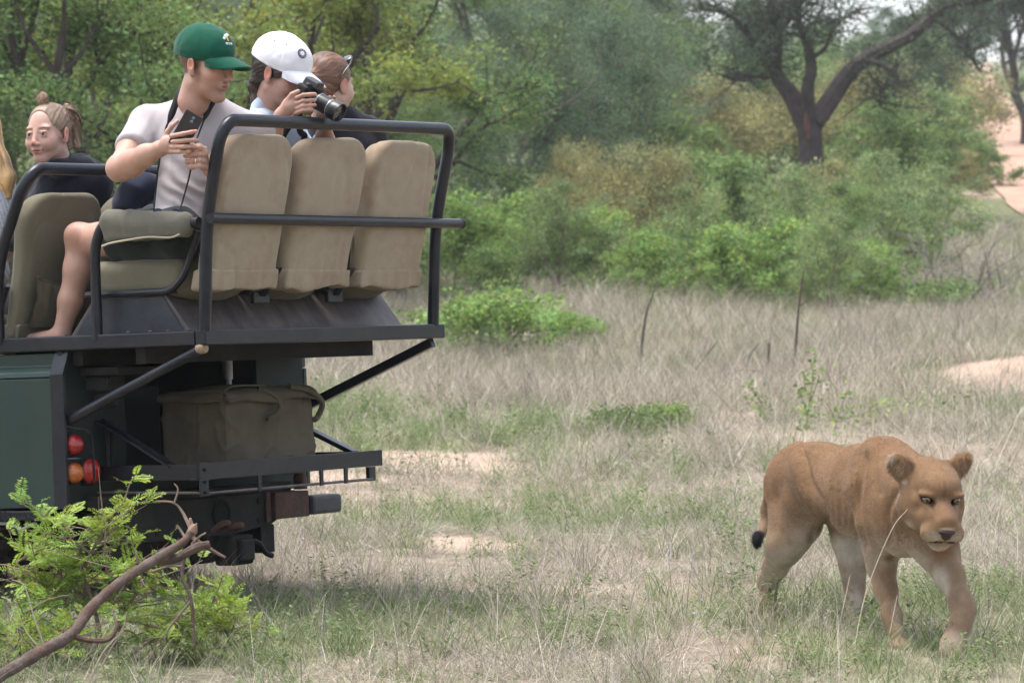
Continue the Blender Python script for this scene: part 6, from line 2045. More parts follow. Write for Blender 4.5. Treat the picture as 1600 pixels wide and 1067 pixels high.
# ------------------------------------------------------------------ woman in the white cap behind a camera
def camera_woman():
    base = veh((.82, .30, 1.46))
    root = empty('person', base); tag(root, 'woman in a white cap and light blue shirt looking through a camera', 'person')
    skin = SKIN['fair'] * A([.96, .94, .93])
    fr = head_frame((.84, -.42, -.33), at(440, 117, 14.72), 0, 1.12)
    S = Sculpt()
    head(S, fr, False)
    S.cap(at(425, 178, 14.78), at(428, 140, 14.75), .052, .046, k=.03)
    S.ell(at(428, 245, 14.80), (.14, .10, .17), k=.05)
    S.ell(at(420, 340, 14.80), (.15, .13, .12), k=.05)
    S.cap(at(425, 188, 14.80), at(398, 195, 14.66), .05, .05, k=.04)
    S.cap(at(425, 188, 14.80), at(450, 200, 14.94), .05, .05, k=.04)
    # near arm up to the camera grip
    S.chain([at(398, 198, 14.66), at(404, 240, 14.56), at(412, 250, 14.52)], [.046, .042, .038], k=.03)
    S.chain([at(412, 250, 14.52), at(424, 215, 14.50), at(440, 180, 14.48)], [.038, .036, .027], k=.03)
    S.ell(at(455, 165, 14.465), (.040, .020, .036), rotm(0, -.5, 0), k=.018)
    S.cap(at(440, 180, 14.48), at(450, 169, 14.47), .026, .024, k=.02)
    Df = 14.425
    for i, y0 in enumerate((150, 159, 167, 174)):
        finger(S, [at(462, y0 + 4, 14.455), at(474, y0 - 1, Df), at(485, y0 - 2, Df), at(492 - (i == 3) * 4, y0 - 2.5, Df + .02)], .0096, .0078)
    finger(S, [at(447, 160, 14.46), at(456, 148, 14.455), at(466, 143, 14.46)], .0115, .009)
    # far arm under the lens
    S.chain([at(450, 203, 14.94), at(478, 240, 14.90), at(500, 245, 14.85)], [.046, .042, .038], k=.03)
    S.chain([at(500, 245, 14.85), at(507, 215, 14.76), at(508, 190, 14.68)], [.036, .033, .026], k=.03)
    S.ell(at(506, 180, 14.64), (.034, .036, .020), k=.015)
    for i, dx in enumerate((0, 9, 17, 24)):
        finger(S, [at(500 + dx * .6, 178, 14.64), at(500 + dx, 168, 14.63), at(500 + dx, 158, 14.60), at(498 + dx, 152, 14.56)], .0092, .0075)
    # legs under the bench
    for dx in (-.09, .09):
        h0 = veh((.82 + dx, .30, 1.46)); S.chain([h0, veh((.82 + dx, .80, 1.52)), veh((.82 + dx, .84, 1.18))], [.085, .062, .04], k=.04)
    V, Fq = S.mesh(.0068, ([(at(405, 0, 14.5)[0], at(535, 0, 14.6)[0], .0040)], [(14.40, 14.85, .0044)], [(at(0, 185, 14.5)[2], at(0, 85, 14.5)[2], .0040)]))
    C = np.tile(skin, (len(V), 1)); face_paint(C, V, fr, skin, A([.05, .03, .02]))
    for p in ((490, 150, 14.43), (490, 165, 14.43)): paint(C, V, at(*p), (.02, .03, .03), skin * A([1.12, .86, .82]), .9, amt=.6)
    C *= np.stack([1 + .05 * vnoise(V, 30, 2), 1 + .10 * vnoise(V, 30, 2), 1 + .11 * vnoise(V, 30, 2)], 1)
    mesh_np('body', V, Fq, M_skin, root, base, True, C)
    eyes(root, base, fr, A([.06, .04, .025]))
    T = Sculpt()
    T.ell(at(428, 245, 14.80), (.155, .118, .185), k=.05); T.ell(at(420, 335, 14.80), (.165, .145, .12), k=.05)
    T.cap(at(424, 190, 14.80), at(398, 197, 14.66), .064, .062, k=.04); T.cap(at(424, 190, 14.80), at(450, 204, 14.94), .064, .062, k=.04)
    T.chain([at(398, 200, 14.66), at(404, 240, 14.56), at(413, 247, 14.52)], [.060, .056, .050], k=.03)
    T.chain([at(413, 250, 14.52), at(421, 222, 14.503)], [.052, .050], k=.03)
    T.chain([at(450, 205, 14.94), at(478, 240, 14.90), at(501, 245, 14.85)], [.058, .054, .048], k=.03)
    T.chain([at(501, 245, 14.85), at(506, 222, 14.78)], [.050, .046], k=.03)
    V, Fq = T.mesh(.0072); V = fold(V, Fq, .005, 9, (1, 1, .5), 3); V = fold(V, Fq, .004, 18, (1, 1, 1), 4)
    mesh_np('shirt', V, Fq, cloth('light_blue_shirt', (.40, .47, .56)), root, base, True)
    T = Sculpt()    # turned-up collar
    T.ell(at(420, 166, 14.79), (.075, .078, .042), rotm(0, -.5, 0), k=.01); T.ell(at(424, 156, 14.78), (.062, .066, .060), rotm(0, -.5, 0), k=.006, op='s')
    T.cap(at(410, 146, 14.73), at(403, 166, 14.72), .010, .020, k=.03); T.cap(at(403, 166, 14.72), at(398, 182, 14.70), .02, .03, k=.03)
    V, Fq = T.mesh(.0045, pad=.012); mesh_np('collar', V, Fq, MATS['light_blue_shirt'], root, base, True)
    T = Sculpt()    # trousers
    for dx in (-.09, .09): T.chain([veh((.82 + dx, .28, 1.47)), veh((.82 + dx, .80, 1.53)), veh((.82 + dx, .84, 1.17))], [.10, .075, .055], k=.04)
    V, Fq = T.mesh(.010); mesh_np('trousers', V, Fq, cloth('grey_trousers', (.12, .12, .12)), root, base, True)
    H = Sculpt()
    H.ell((0, -.030, .032), (.083, .098, .080), k=.02, fr=fr)
    H.ell((0, -.075, -.045), (.052, .036, .050), k=.03, fr=fr)
    H.chain([(.018, -.085, -.03), (.030, -.082, -.075), (.036, -.055, -.12), (.040, -.030, -.155)], [.018, .017, .013, .007], k=.02, fr=fr)
    for s in (-1, 1): H.ell((s * .070, .022, .018), (.009, .024, .028), k=.015, fr=fr)
    H.ell((0, .075, -.045), (.070, .090, .075), k=.01, op='s', fr=fr)
    for s in (-1, 1): H.ell((s * .092, -.012, -.004), (.022, .022, .032), k=.008, op='s', fr=fr)
    hair_mesh(H, 'hair', root, base, fr, (.035, .022, .016), (0, -.12, -.05))
    o, f2, spot = cap_hat(root, base, fr, (.72, .72, .745), (.08, .06, .12), big=1.05, pitch=.04, brim_len=.100, low=.022)
    p, n = spot(.35, .52)
    b = disc(p, n, .021).build('emblem', mat('navy_badge', (.030, .022, .085), rough=.8), o, True, origin=base)
    disc(p + n * .0022, n, .0105, .001).build('emblem_center', mat('badge_white', (.68, .68, .70), rough=.8), b, True, origin=base)
    for t in np.linspace(0, 2 * math.pi, 12, endpoint=False):
        tx = unit(np.cross(n, [0, 0, 1])); ty = np.cross(n, tx)
        disc(p + n * .0020 + .0158 * (tx * math.cos(t) + ty * math.sin(t)), n, .0018, .0012, 8).build('emblem_stitch', MATS['badge_white'], b, True, origin=base)
    for az, el in ((1.05, .80), (.45, .88), (1.75, .78)):
        p, n = spot(az, el); disc(p, n, .0032, .001, 10).build('eyelet', mat('navy_thread', (.03, .025, .07), rough=.8), o, True, origin=base)
    R, c = f2[:2]
    for i, (dx, w) in enumerate(((0, .007), (.010, .007), (.020, .007))):      # embroidered characters on the brim edge
        q = c + R @ A([.0705 - .0045 * i, .062 + dx * .92, .0175 + .0020 * i]) * 1.12
        nn = unit(R @ A([.62, .10, .78])); tx = unit(R @ A([-.2, .95, .15])); ty = np.cross(nn, tx)
        RR = np.stack([tx, ty, nn], 1)
        for a_, b_, l_, w_ in (((-.0025), 0, .0014, .010), (.0020, 0, .0014, .010), (0, .0045, .006, .0014), (0, -.0045 if i != 1 else 0, .006, .0014)):
            mb = MB(); mb.box(q + RR @ A([a_, b_, .0022]), (l_, w_, .0016), RR); mb.build('brim_stitching', MATS['navy_thread'], o, origin=base)
camera_woman()
# her camera
cf = unit(A([.80, -.46, -.46])); cx = unit(np.cross(cf, [0, 0, 1])); cz = np.cross(cx, cf); Rk = np.stack([cx, cf, cz], 1)
kc = at(481, 149, 14.56)
kam = empty('camera_slr', kc); kam.name = 'photo_camera'; tag(kam, 'black camera with a long zoom lens held by the woman in the white cap', 'camera')
mb = MB(); mb.box(Rk @ A([0, 0, 0]), (.135, .055, .090), Rk); kb = mb.build('camera_body', M_blackm, kam, False, .012, bseg=3)
mb = MB(); mb.prism([(-.032, .040), (-.022, .072), (.022, .072), (.032, .040)], -.030, .042, 1)
vv = np.array(mb.v) @ Rk.T; mb.v = [tuple(p) for p in vv]; mb.build('viewfinder_hump', M_black, kb, False, .006)
mb = MB(); mb.lathe([(.011, 0), (.011, .010), (.009, .012)], Rk @ A([.045, .012, .044]), cz, 14); mb.build('dial', M_black, kb, True)
mb = MB(); mb.lathe([(.034, .025), (.036, .035), (.036, .060), (.034, .062), (.034, .066), (.037, .068), (.037, .115), (.0365, .118), (.0365, .124), (.040, .128), (.042, .155), (.042, .172), (.038, .172), (.034, .160), (.0, .158)], A([0., 0, 0]), cf, 30); ln_ = mb.build('lens', M_black, kam, True)
for y0, c_ in ((.064, (.42, .42, .44)), (.121, (.62, .62, .64))):
    mb = MB(); mb.lathe([(.0365, y0 - .0018), (.0375, y0 - .001), (.0375, y0 + .001), (.0365, y0 + .0018)], A([0., 0, 0]), cf, 30); mb.build('silver_band', mat('lens_band_%d' % int(y0 * 1e4), c_, rough=.3, metal=.7), ln_, True)
mb = MB(); mb.lathe([(.0, .1585), (.033, .1595), (.033, .161), (.0, .164)], A([0., 0, 0]), cf, 26); mb.build('front_glass', mat('coated_glass', (.03, .035, .05), rough=.05, spec=.8), ln_, True)
for a_, b_ in (((-.06, -.01, .03), [(447, 205, 14.66), (441, 222, 14.64), (436, 240, 14.66)]), ((.06, -.01, .03), [(468, 200, 14.60), (476, 215, 14.62), (462, 245, 14.66)])):
    P = smooth_path([kc + Rk @ A(a_)] + [at(*q) for q in b_], 8)
    strap(kam, kc, P, .026, (.3, -1, 0))

# ------------------------------------------------------------------ woman looking away with sunglasses on her head
def away_woman():
    base = veh((1.36, .30, 1.46))
    root = empty('person', base); tag(root, 'woman in a black jacket with brown tied hair looking away', 'person')
    skin = SKIN['pink']
    fr = head_frame((.60, .80, -.10), at(517, 134, 15.16), 0, 1.06)
    S = Sculpt(); head(S, fr, False)
    S.cap(at(525, 190, 15.20), at(523, 158, 15.17), .052, .047, k=.03)
    S.ell(at(540, 260, 15.20), (.14, .10, .18), k=.05); S.ell(at(535, 345, 15.20), (.15, .13, .12), k=.05)
    for dx in (-.09, .09): S.chain([veh((1.36 + dx, .30, 1.46)), veh((1.36 + dx, .80, 1.52)), veh((1.36 + dx, .84, 1.18))], [.085, .062, .04], k=.04)
    sl, sr = at(578, 210, 15.24), at(505, 208, 15.22)
    S.cap(at(535, 200, 15.2), sl, .05, .05, k=.04); S.cap(at(535, 200, 15.2), sr, .05, .05, k=.04)
    la = [sl, at(586, 262, 15.24), at(545, 290, 15.42)]; ra = [sr, at(500, 265, 15.28), at(480, 290, 15.46)]
    for ch in (la, ra):
        S.chain(ch, [.046, .040, .028], k=.03)
        w = ch[-1]; d = unit(ch[-1] - ch[-2]); S.ell(w + d * .05, (.03, .045, .02), k=.02)
        for i in range(4): finger(S, [w + d * .08 + A([.016 * (i - 1.5), 0, 0]), w + d * .115 + A([.017 * (i - 1.5), 0, -.01]), w + d * .135 + A([.017 * (i - 1.5), 0, -.03])], .009, .0075)
        finger(S, [w + d * .03 + A([.03, 0, 0]), w + d * .06 + A([.05, 0, -.01]), w + d * .085 + A([.05, 0, -.02])], .011, .009)
    V, Fq = S.mesh(.0068, ([(fr[1][0] - .11, fr[1][0] + .11, .0044)], [(fr[1][1] - .12, fr[1][1] + .13, .0044)], [(fr[1][2] - .13, fr[1][2] + .13, .0044)]))
    C = np.tile(skin, (len(V), 1)); face_paint(C, V, fr, skin, A([.12, .07, .04])); C *= np.stack([1 + .05 * vnoise(V, 30, 2), 1 + .10 * vnoise(V, 30, 2), 1 + .11 * vnoise(V, 30, 2)], 1)
    mesh_np('body', V, Fq, M_skin, root, base, True, C); eyes(root, base, fr, A([.06, .05, .04]))
    T = Sculpt()
    T.ell(at(540, 262, 15.20), (.165, .125, .20), k=.06); T.cap(at(534, 190, 15.2), sl, .064, .064, k=.05); T.cap(at(528, 190, 15.2), sr, .064, .060, k=.05)
    T.ell(at(530, 186, 15.2), (.088, .08, .05), k=.04); T.ell(at(524, 162, 15.18), (.054, .054, .045), k=.01, op='s')
    T.chain([sl, at(586, 262, 15.24), at(547, 288, 15.41)], [.064, .054, .040], k=.03); T.chain([sr, at(500, 265, 15.28), at(482, 288, 15.45)], [.062, .054, .040], k=.03)
    T.ell(at(535, 345, 15.2), (.17, .15, .12), k=.05)
    V, Fq = T.mesh(.0072); V = fold(V, Fq, .006, 8, (1, 1, .6), 8)
    mesh_np('jacket', V, Fq, cloth('black_jacket', (.012, .012, .017)), root, base, True)
    T = Sculpt()
    for dx in (-.09, .09): T.chain([veh((1.36 + dx, .28, 1.47)), veh((1.36 + dx, .80, 1.53)), veh((1.36 + dx, .84, 1.17))], [.10, .075, .055], k=.04)
    V, Fq = T.mesh(.010); mesh_np('trousers', V, Fq, cloth('dark_trousers', (.03, .03, .04)), root, base, True)
    H = Sculpt()
    H.ell((0, -.028, .042), (.084, .102, .090), k=.02, fr=fr); H.ell((0, -.078, -.035), (.060, .045, .060), k=.04, fr=fr); H.ell((0, -.118, .01), (.038, .03, .042), k=.015, fr=fr)
    H.cap((0, -.12, -.01), (0, -.125, -.12), .030, .016, k=.03, fr=fr)
    H.ell((0, .085, -.040), (.075, .085, .085), k=.012, op='s', fr=fr)
    for s in (-1, 1): H.ell((s * .090, -.008, -.004), (.020, .021, .030), k=.008, op='s', fr=fr)
    hair_mesh(H, 'hair', root, base, fr, (.125, .062, .036), (0, -.125, .01))
    return fr
afr = away_woman()
# sunglasses pushed up into her hair
R, c = afr[0] * afr[2], afr[1]
sb_ = c + R @ A([0, .05, .115])
sg = empty('sunglasses', sb_); tag(sg, 'black sunglasses pushed up into brown hair', 'sunglasses')
for s in (-1, 1):
    S_ = Sculpt(); S_.ell((s * .034, .048, .112), (.029, .008, .023), rotm(-.75, 0, -s * .2), k=.004, fr=afr)
    V, Fq = S_.mesh(.0035, pad=.01); mesh_np('lens', V, Fq, mat('dark_lens', (.008, .008, .010), rough=.06, spec=.7, coat=.5), sg, sb_, True)
    mb = MB(); mb.tube(np.array([c + R @ A(p) for p in ((s * .062, .045, .112), (s * .084, .010, .085), (s * .088, -.03, .045), (s * .086, -.045, .020))]), .0032, 6); mb.build('temple', M_black, sg, True, origin=sb_)
mb = MB(); mb.tube(np.array([c + R @ A(p) for p in ((-.012, .056, .122), (0, .058, .126), (.012, .056, .122))]), .0032, 6); mb.build('bridge', M_black, sg, True, origin=sb_)

# ------------------------------------------------------------------ girl with the hair bun
def girl():
    base = veh((.84, 1.30, 1.26))
    root = empty('person', base); tag(root, 'smiling young woman in a black hoodie with a messy hair bun', 'person')
    skin = SKIN['pink'] * A([1.06, 1.04, 1.05])
    fr = head_frame((-.46, -.89, -.07), at(75.5, 211, 15.16), .05, 1.06)
    S = Sculpt(); head(S, fr, False); lids(S, fr)
    for s in (-1, 1): S.ell((s * .034, .066, -.036), (.020, .020, .018), k=.018, fr=fr)
    S.cap(at(98, 268, 15.22), at(88, 238, 15.19), .052, .046, k=.03)
    S.ell(at(105, 330, 15.24), (.14, .10, .17), k=.05); S.ell(at(100, 420, 15.24), (.15, .13, .12), k=.05)
    sl, sr = at(150, 288, 15.20), at(62, 292, 15.30)
    S.cap(at(100, 275, 15.22), sl, .05, .05, k=.04); S.cap(at(100, 275, 15.22), sr, .05, .05, k=.04)
    la = [sl, at(155, 350, 15.25), at(120, 380, 15.4)]; ra = [sr, at(40, 355, 15.35), at(20, 380, 15.45)]
    for ch in (la, ra):
        S.chain(ch, [.046, .040, .028], k=.03)
        w = ch[-1]; d = unit(ch[-1] - ch[-2]); S.ell(w + d * .05, (.03, .045, .02), k=.02)
        for i in range(4): finger(S, [w + d * .08 + A([.016 * (i - 1.5), 0, 0]), w + d * .115 + A([.017 * (i - 1.5), 0, -.01]), w + d * .135 + A([.017 * (i - 1.5), 0, -.03])], .009, .0075)
        finger(S, [w + d * .03 + A([.03, 0, 0]), w + d * .06 + A([.05, 0, -.01]), w + d * .085 + A([.05, 0, -.02])], .011, .009)
    for dx in (-.09, .09): S.chain([veh((.84 + dx, 1.30, 1.27)), veh((.84 + dx, 1.78, 1.30)), veh((.84 + dx, 1.82, 1.19))], [.085, .062, .05], k=.04)
    V, Fq = S.mesh(.0068, ([(fr[1][0] - .12, fr[1][0] + .11, .0033)], [(fr[1][1] - .13, fr[1][1] + .10, .0033)], [(fr[1][2] - .13, fr[1][2] + .12, .0033)]))
    C = np.tile(skin, (len(V), 1)); face_paint(C, V, fr, skin, A([.15, .095, .06]), smile=True); C *= np.stack([1 + .04 * vnoise(V, 30, 2), 1 + .09 * vnoise(V, 30, 2), 1 + .10 * vnoise(V, 30, 2)], 1)
    mesh_np('body', V, Fq, M_skin, root, base, True, C); eyes(root, base, fr, A([.06, .045, .03]), (.42, .05))
    T = Sculpt()
    T.ell(at(105, 332, 15.24), (.165, .125, .19), k=.06); T.cap(at(100, 277, 15.22), sl, .064, .064, k=.05); T.cap(at(100, 277, 15.22), sr, .064, .060, k=.05)
    T.chain([sl, at(155, 350, 15.25), at(122, 378, 15.39)], [.064, .056, .040], k=.03); T.chain([sr, at(40, 355, 15.35), at(21, 378, 15.44)], [.062, .056, .040], k=.03)
    T.ell(at(102, 262, 15.22), (.085, .085, .058), rotm(0, .35, 0), k=.035)                  # hood rolled behind the neck
    T.cap(at(90, 262, 15.12), at(130, 262, 15.20), .036, .044, k=.03); T.cap(at(128, 258, 15.26), at(152, 268, 15.26), .042, .032, k=.03)
    T.ell(at(88, 240, 15.16), (.056, .056, .052), k=.012, op='s')
    T.ell(at(100, 420, 15.24), (.17, .15, .12), k=.05)
    V, Fq = T.mesh(.0068); V = fold(V, Fq, .007, 7, (1, 1, .8), 6); V = fold(V, Fq, .004, 15, (1, 1, 1), 7)
    mesh_np('hoodie', V, Fq, cloth('black_hoodie', (.0085, .0095, .017)), root, base, True)
    T = Sculpt()
    for dx in (-.09, .09): T.chain([veh((.84 + dx, 1.28, 1.28)), veh((.84 + dx, 1.78, 1.31)), veh((.84 + dx, 1.82, 1.17))], [.10, .075, .06], k=.04)
    V, Fq = T.mesh(.010); mesh_np('trousers', V, Fq, cloth('dark_trousers', (.03, .03, .04)), root, base, True)
    H = Sculpt()
    H.ell((0, -.020, .041), (.0795, .1005, .0862), k=.02, fr=fr); H.ell((0, -.080, -.030), (.055, .040, .055), k=.04, fr=fr)
    H.ell((0, .088, -.016), (.071, .070, .122), rotm(.12, 0, 0), k=.010, op='s', fr=fr)
    H.box((0, .06, -.10), (.12, .062, .075), .01, None, k=.012, op='s', fr=fr)
    for s in (-1, 1): H.ell((s * .088, -.008, -.010), (.020, .021, .034), k=.008, op='s', fr=fr)
    hair_mesh(H, 'hair', root, base, fr, (.215, .148, .100), (0, -.09, .09))
    # top knot and clipped-up tail: twisted strands
    def bun(cn, r, n, seed, squash=1.0):
        r2 = np.random.default_rng(seed); B = Sculpt()
        for i in range(n):
            ax = unit(r2.normal(0, 1, 3)); t1 = unit(np.cross(ax, [.2, .5, 1])); t2 = np.cross(ax, t1); a0 = r2.uniform(0, 6)
            pts = [A(cn) + A([1, 1, squash]) * (r * r2.uniform(.75, 1.0)) * (t1 * math.cos(a0 + t) + t2 * math.sin(a0 + t)) for t in np.linspace(0, 3.6, 7)]
            B.chain(pts, [r * .28] * 7, k=.003, fr=fr)
        B.ell(cn, (r * .8, r * .8, r * .8 * squash), k=.01, fr=fr)
        return B
    hair_mesh(bun((.012, .000, .142), .021, 9, 3, 1.2), 'hair_bun', root, base, fr, (.23, .15, .10), (0, 0, .2), amp=.001)
    T2 = bun((-.045, -.090, .070), .034, 9, 5, 1.25)
    T2.cap((-.055, -.105, .06), (-.062, -.110, -.05), .030, .012, k=.02, fr=fr)
    hair_mesh(T2, 'hair_tail', root, base, fr, (.22, .15, .105), (0, -.1, .2), amp=.002)
    mb = MB(); mb.tube(smooth_path([(-.060, -.050, .100), (-.085, -.075, .085), (-.088, -.10, .055), (-.078, -.118, .03)], 5) * fr[2] @ fr[0].T + fr[1], .0045, 7); mb.build('hair_clip', mat('tortoise_clip', (.10, .055, .03), rough=.25, var=.5, scale=120), root, True, origin=base)
    loose_hairs(root, base, fr, (.36, .26, .18), [((.01, 0, .155), (0, .1, 1)), ((-.05, -.07, .095), (-.3, 0, 1)), ((-.08, -.06, -.03), (-.3, 0, -1)), ((0, .02, .125), (0, .5, .6)), ((-.075, .02, .0), (-.2, .2, -1))], 40, .055, 5)
girl()

# ------------------------------------------------------------------ blond passenger at the edge
def blond():
    base = veh((.33, 1.28, 1.26))
    root = empty('person', base); tag(root, 'passenger with long blond hair in a pale grey striped shirt, seen from behind', 'person')
    skin = SKIN['fair']
    fr = head_frame((-.80, .45, -.05), at(-44, 212, 14.92))
    S = Sculpt(); head(S, fr, False)
    S.cap(at(-38, 271, 14.95), at(-42, 238, 14.93), .052, .047, k=.03)
    S.ell(at(-45, 346, 14.95), (.15, .10, .18), k=.05); S.ell(at(-50, 426, 14.95), (.15, .13, .12), k=.05)
    sl, sr = at(-2, 296, 14.90), at(-85, 294, 15.02)
    S.cap(at(-40, 281, 14.95), sl, .05, .048, k=.04); S.cap(at(-40, 281, 14.95), sr, .05, .048, k=.04)
    la = [sl, at(-18, 366, 14.85), at(-60, 401, 14.98)]; ra = [sr, at(-110, 366, 15.05), at(-130, 401, 15.15)]
    for ch in (la, ra):
        S.chain(ch, [.046, .040, .028], k=.03)
        w = ch[-1]; d = unit(ch[-1] - ch[-2]); S.ell(w + d * .05, (.03, .045, .02), k=.02)
        for i in range(4): finger(S, [w + d * .08 + A([.016 * (i - 1.5), 0, 0]), w + d * .115 + A([.017 * (i - 1.5), 0, -.01]), w + d * .135 + A([.017 * (i - 1.5), 0, -.03])], .009, .0075)
        finger(S, [w + d * .03 + A([.03, 0, 0]), w + d * .06 + A([.05, 0, -.01]), w + d * .085 + A([.05, 0, -.02])], .011, .009)
    for dx in (-.09, .09): S.chain([veh((.33 + dx, 1.30, 1.27)), veh((.33 + dx, 1.78, 1.30)), veh((.33 + dx, 1.82, 1.19))], [.085, .062, .05], k=.04)
    V, Fq = S.mesh(.0075); C = np.tile(skin, (len(V), 1)); face_paint(C, V, fr, skin, A([.25, .17, .1]))
    mesh_np('body', V, Fq, M_skin, root, base, True, C); eyes(root, base, fr, A([.06, .06, .06]))
    T = Sculpt()
    T.ell(at(-42, 346, 14.95), (.17, .125, .20), k=.06); T.cap(at(-40, 282, 14.95), sl, .066, .062, k=.05); T.cap(at(-40, 282, 14.95), sr, .066, .062, k=.05)
    T.chain([sl, at(-18, 366, 14.85), at(-58, 399, 14.97)], [.064, .060, .042], k=.03); T.chain([sr, at(-110, 366, 15.05), at(-128, 399, 15.14)], [.062, .056, .040], k=.03)
    T.ell(at(-50, 426, 14.95), (.17, .15, .12), k=.05); T.ell(at(-40, 261, 14.94), (.052, .052, .045), k=.01, op='s')
    V, Fq = T.mesh(.0072); V = fold(V, Fq, .005, 7, (1, 1, .6), 9)
    C = np.tile(A([.50, .53, .58]), (len(V), 1)) * (1 - .35 * (np.sin((V[:, 0] * .9 + V[:, 2] * .25) * 520) > .4))[:, None]
    mesh_np('shirt', V, Fq, mat('striped_cotton', (1, 1, 1), rough=.9, attr='Col', spec=.1, bump=.12, bscale=500), root, base, True, C)
    T = Sculpt()
    for dx in (-.09, .09): T.chain([veh((.33 + dx, 1.28, 1.28)), veh((.33 + dx, 1.78, 1.31)), veh((.33 + dx, 1.82, 1.17))], [.10, .075, .06], k=.04)
    V, Fq = T.mesh(.010); mesh_np('trousers', V, Fq, cloth('grey_trousers', (.12, .12, .12)), root, base, True)
    H = Sculpt()
    H.ell((0, -.028, .042), (.084, .102, .090), k=.02, fr=fr); H.ell((0, -.08, -.04), (.07, .055, .08), k=.04, fr=fr)
    H.ell((0, .085, -.040), (.075, .085, .085), k=.012, op='s', fr=fr)
    H.chain([at(-30, 221, 14.86), at(-8, 252, 14.86), at(8, 278, 14.85), at(13, 306, 14.85)], [.07, .055, .042, .018], k=.03)
    H.chain([at(-32, 231, 14.92), at(-18, 261, 14.92), at(-6, 296, 14.90)], [.06, .05, .02], k=.03)
    hair_mesh(H, 'hair', root, base, fr, (.46, .29, .135), (0, -.05, .14), amp=.004)
blond()

# dark jacket bundled on the second seat of the middle row
def bundle():
    p = at(214, 296, 15.0); S = Sculpt()
    S.ell(at(214, 300, 15.0), (.075, .09, .065), k=.03); S.ell(at(232, 290, 15.0), (.05, .07, .05), k=.03); S.ell(at(204, 322, 15.0), (.07, .09, .08), k=.03)
    V, Fq = S.mesh(.007); V = fold(V, Fq, .010, 9, (1, 1, 1), 11)
    o = mesh_np('folded_jacket', V, Fq, cloth('navy_jacket', (.010, .014, .028)), None, p, True); o.location = p
    tag(o, 'dark navy jacket bundled between the front seats beside the elbow of the man', 'jacket')
bundle()
# ================================================================== FOREGROUND: ACACIA SHRUB AND FALLEN BRANCH
M_twig = mat('shrub_twig', (.20, .15, .115), rough=.9, var=.3, scale=25, bump=.4, bscale=90, spec=.15)
M_acacia = leaf_mat('acacia_leaflets', (.22, .315, .055), .35, .025, .4)
M_deadb = mat('fallen_branch_bark', (.115, .088, .075), rough=.92, var=.4, scale=14, bump=.9, bscale=45, spec=.15, dirt=(.085, .035, .02), dirt_amt=.8, dirt_scale=9)
M_rawend = mat('raw_broken_wood', (.26, .17, .12), rough=.85, var=.4, scale=30)
def pinnate(r2, p, d, up_, L_, npair, lw):
    """one feather leaf: rachis with pairs of leaflets"""
    V, Fs = [], []
    d = unit(d); s_ = unit(np.cross(d, up_)); n = np.cross(s_, d)
    for i in range(npair):
        t = (i + 1) / (npair + .5)
        q = p + d * L_ * t + n * (-.18 * L_ * t * t)
        ll = L_ * .30 * math.sin(math.pi * (.18 + .72 * t)) * r2.uniform(.85, 1.1)
        for sg in (-1, 1):
            e = unit(s_ * sg + d * .45 + n * r2.normal(.05, .18)); w = unit(np.cross(e, n)) * lw * .5
            k = len(V); V += [q, q + e * ll * .5 + w, q + e * ll, q + e * ll * .5 - w]; Fs.append([k, k + 1, k + 2, k + 3])
    return V, Fs
def acacia_tint(V):
    v = 1 + .38 * vnoise(V, 9, 2); y = .14 * vnoise(V + 3, 7, 1)
    return np.clip(np.stack([v * (1 + y), v, v * (1 - y)], 1), .3, 1.8)
def acacia(base_px, stems, seed, label, nleaf=26):
    r2 = np.random.default_rng(seed)
    b = at(*base_px); b[2] = float(ground_z(A([b[0]]), A([b[1]]))[0])
    root = empty('acacia_shrub', b); tag(root, label, 'shrub')
    T, LV, LF = [], [], []
    def leafy(P, dens):
        for p, t in zip(P[1:], np.gradient(P, axis=0)[1:]):
            for _ in range(dens):
                a = r2.normal(0, 1, 3); a[2] = abs(a[2]) * .3 + .15; dd = unit(unit(t) * .5 + unit(a))
                v, f = pinnate(r2, p + r2.normal(0, .004, 3), dd, A([r2.normal(0, .25), -.35 + r2.normal(0, .25), 1]), r2.uniform(.055, .105), int(r2.integers(9, 14)), r2.uniform(.0055, .0085))
                k = len(LV); LV.extend(v); LF.extend([[i + k for i in q] for q in f])
    for st in stems:
        P = np.array([at(*q) for q in st]); P = smooth_path(P, 5) - b
        T.append((P, np.linspace(.010, .003, len(P))))
        m = len(P)
        for j in range(int(m * .35), m):
            for _ in range(2):
                d = r2.normal(0, 1, 3); d[2] = d[2] * .5 + .25; d = unit(d); L_ = r2.uniform(.10, .26)
                q = [P[j]]
                for i in range(4): d = unit(d + r2.normal(0, .22, 3)); q.append(q[-1] + d * L_ / 4)
                q = np.array(q); T.append((q, np.linspace(.0035, .0012, 5))); leafy(q, int(r2.integers(0, 2)) + (r2.uniform() < .35))
        leafy(P[int(m * .4):], 1)
    tubes_mesh(T, 6).build('stem', M_twig, root, smooth=True)
    V = np.array(LV); keep = V[:, 2] > -.02
    mesh_np('foliage', V, np.array(LF), M_acacia, root, colors=acacia_tint(V))
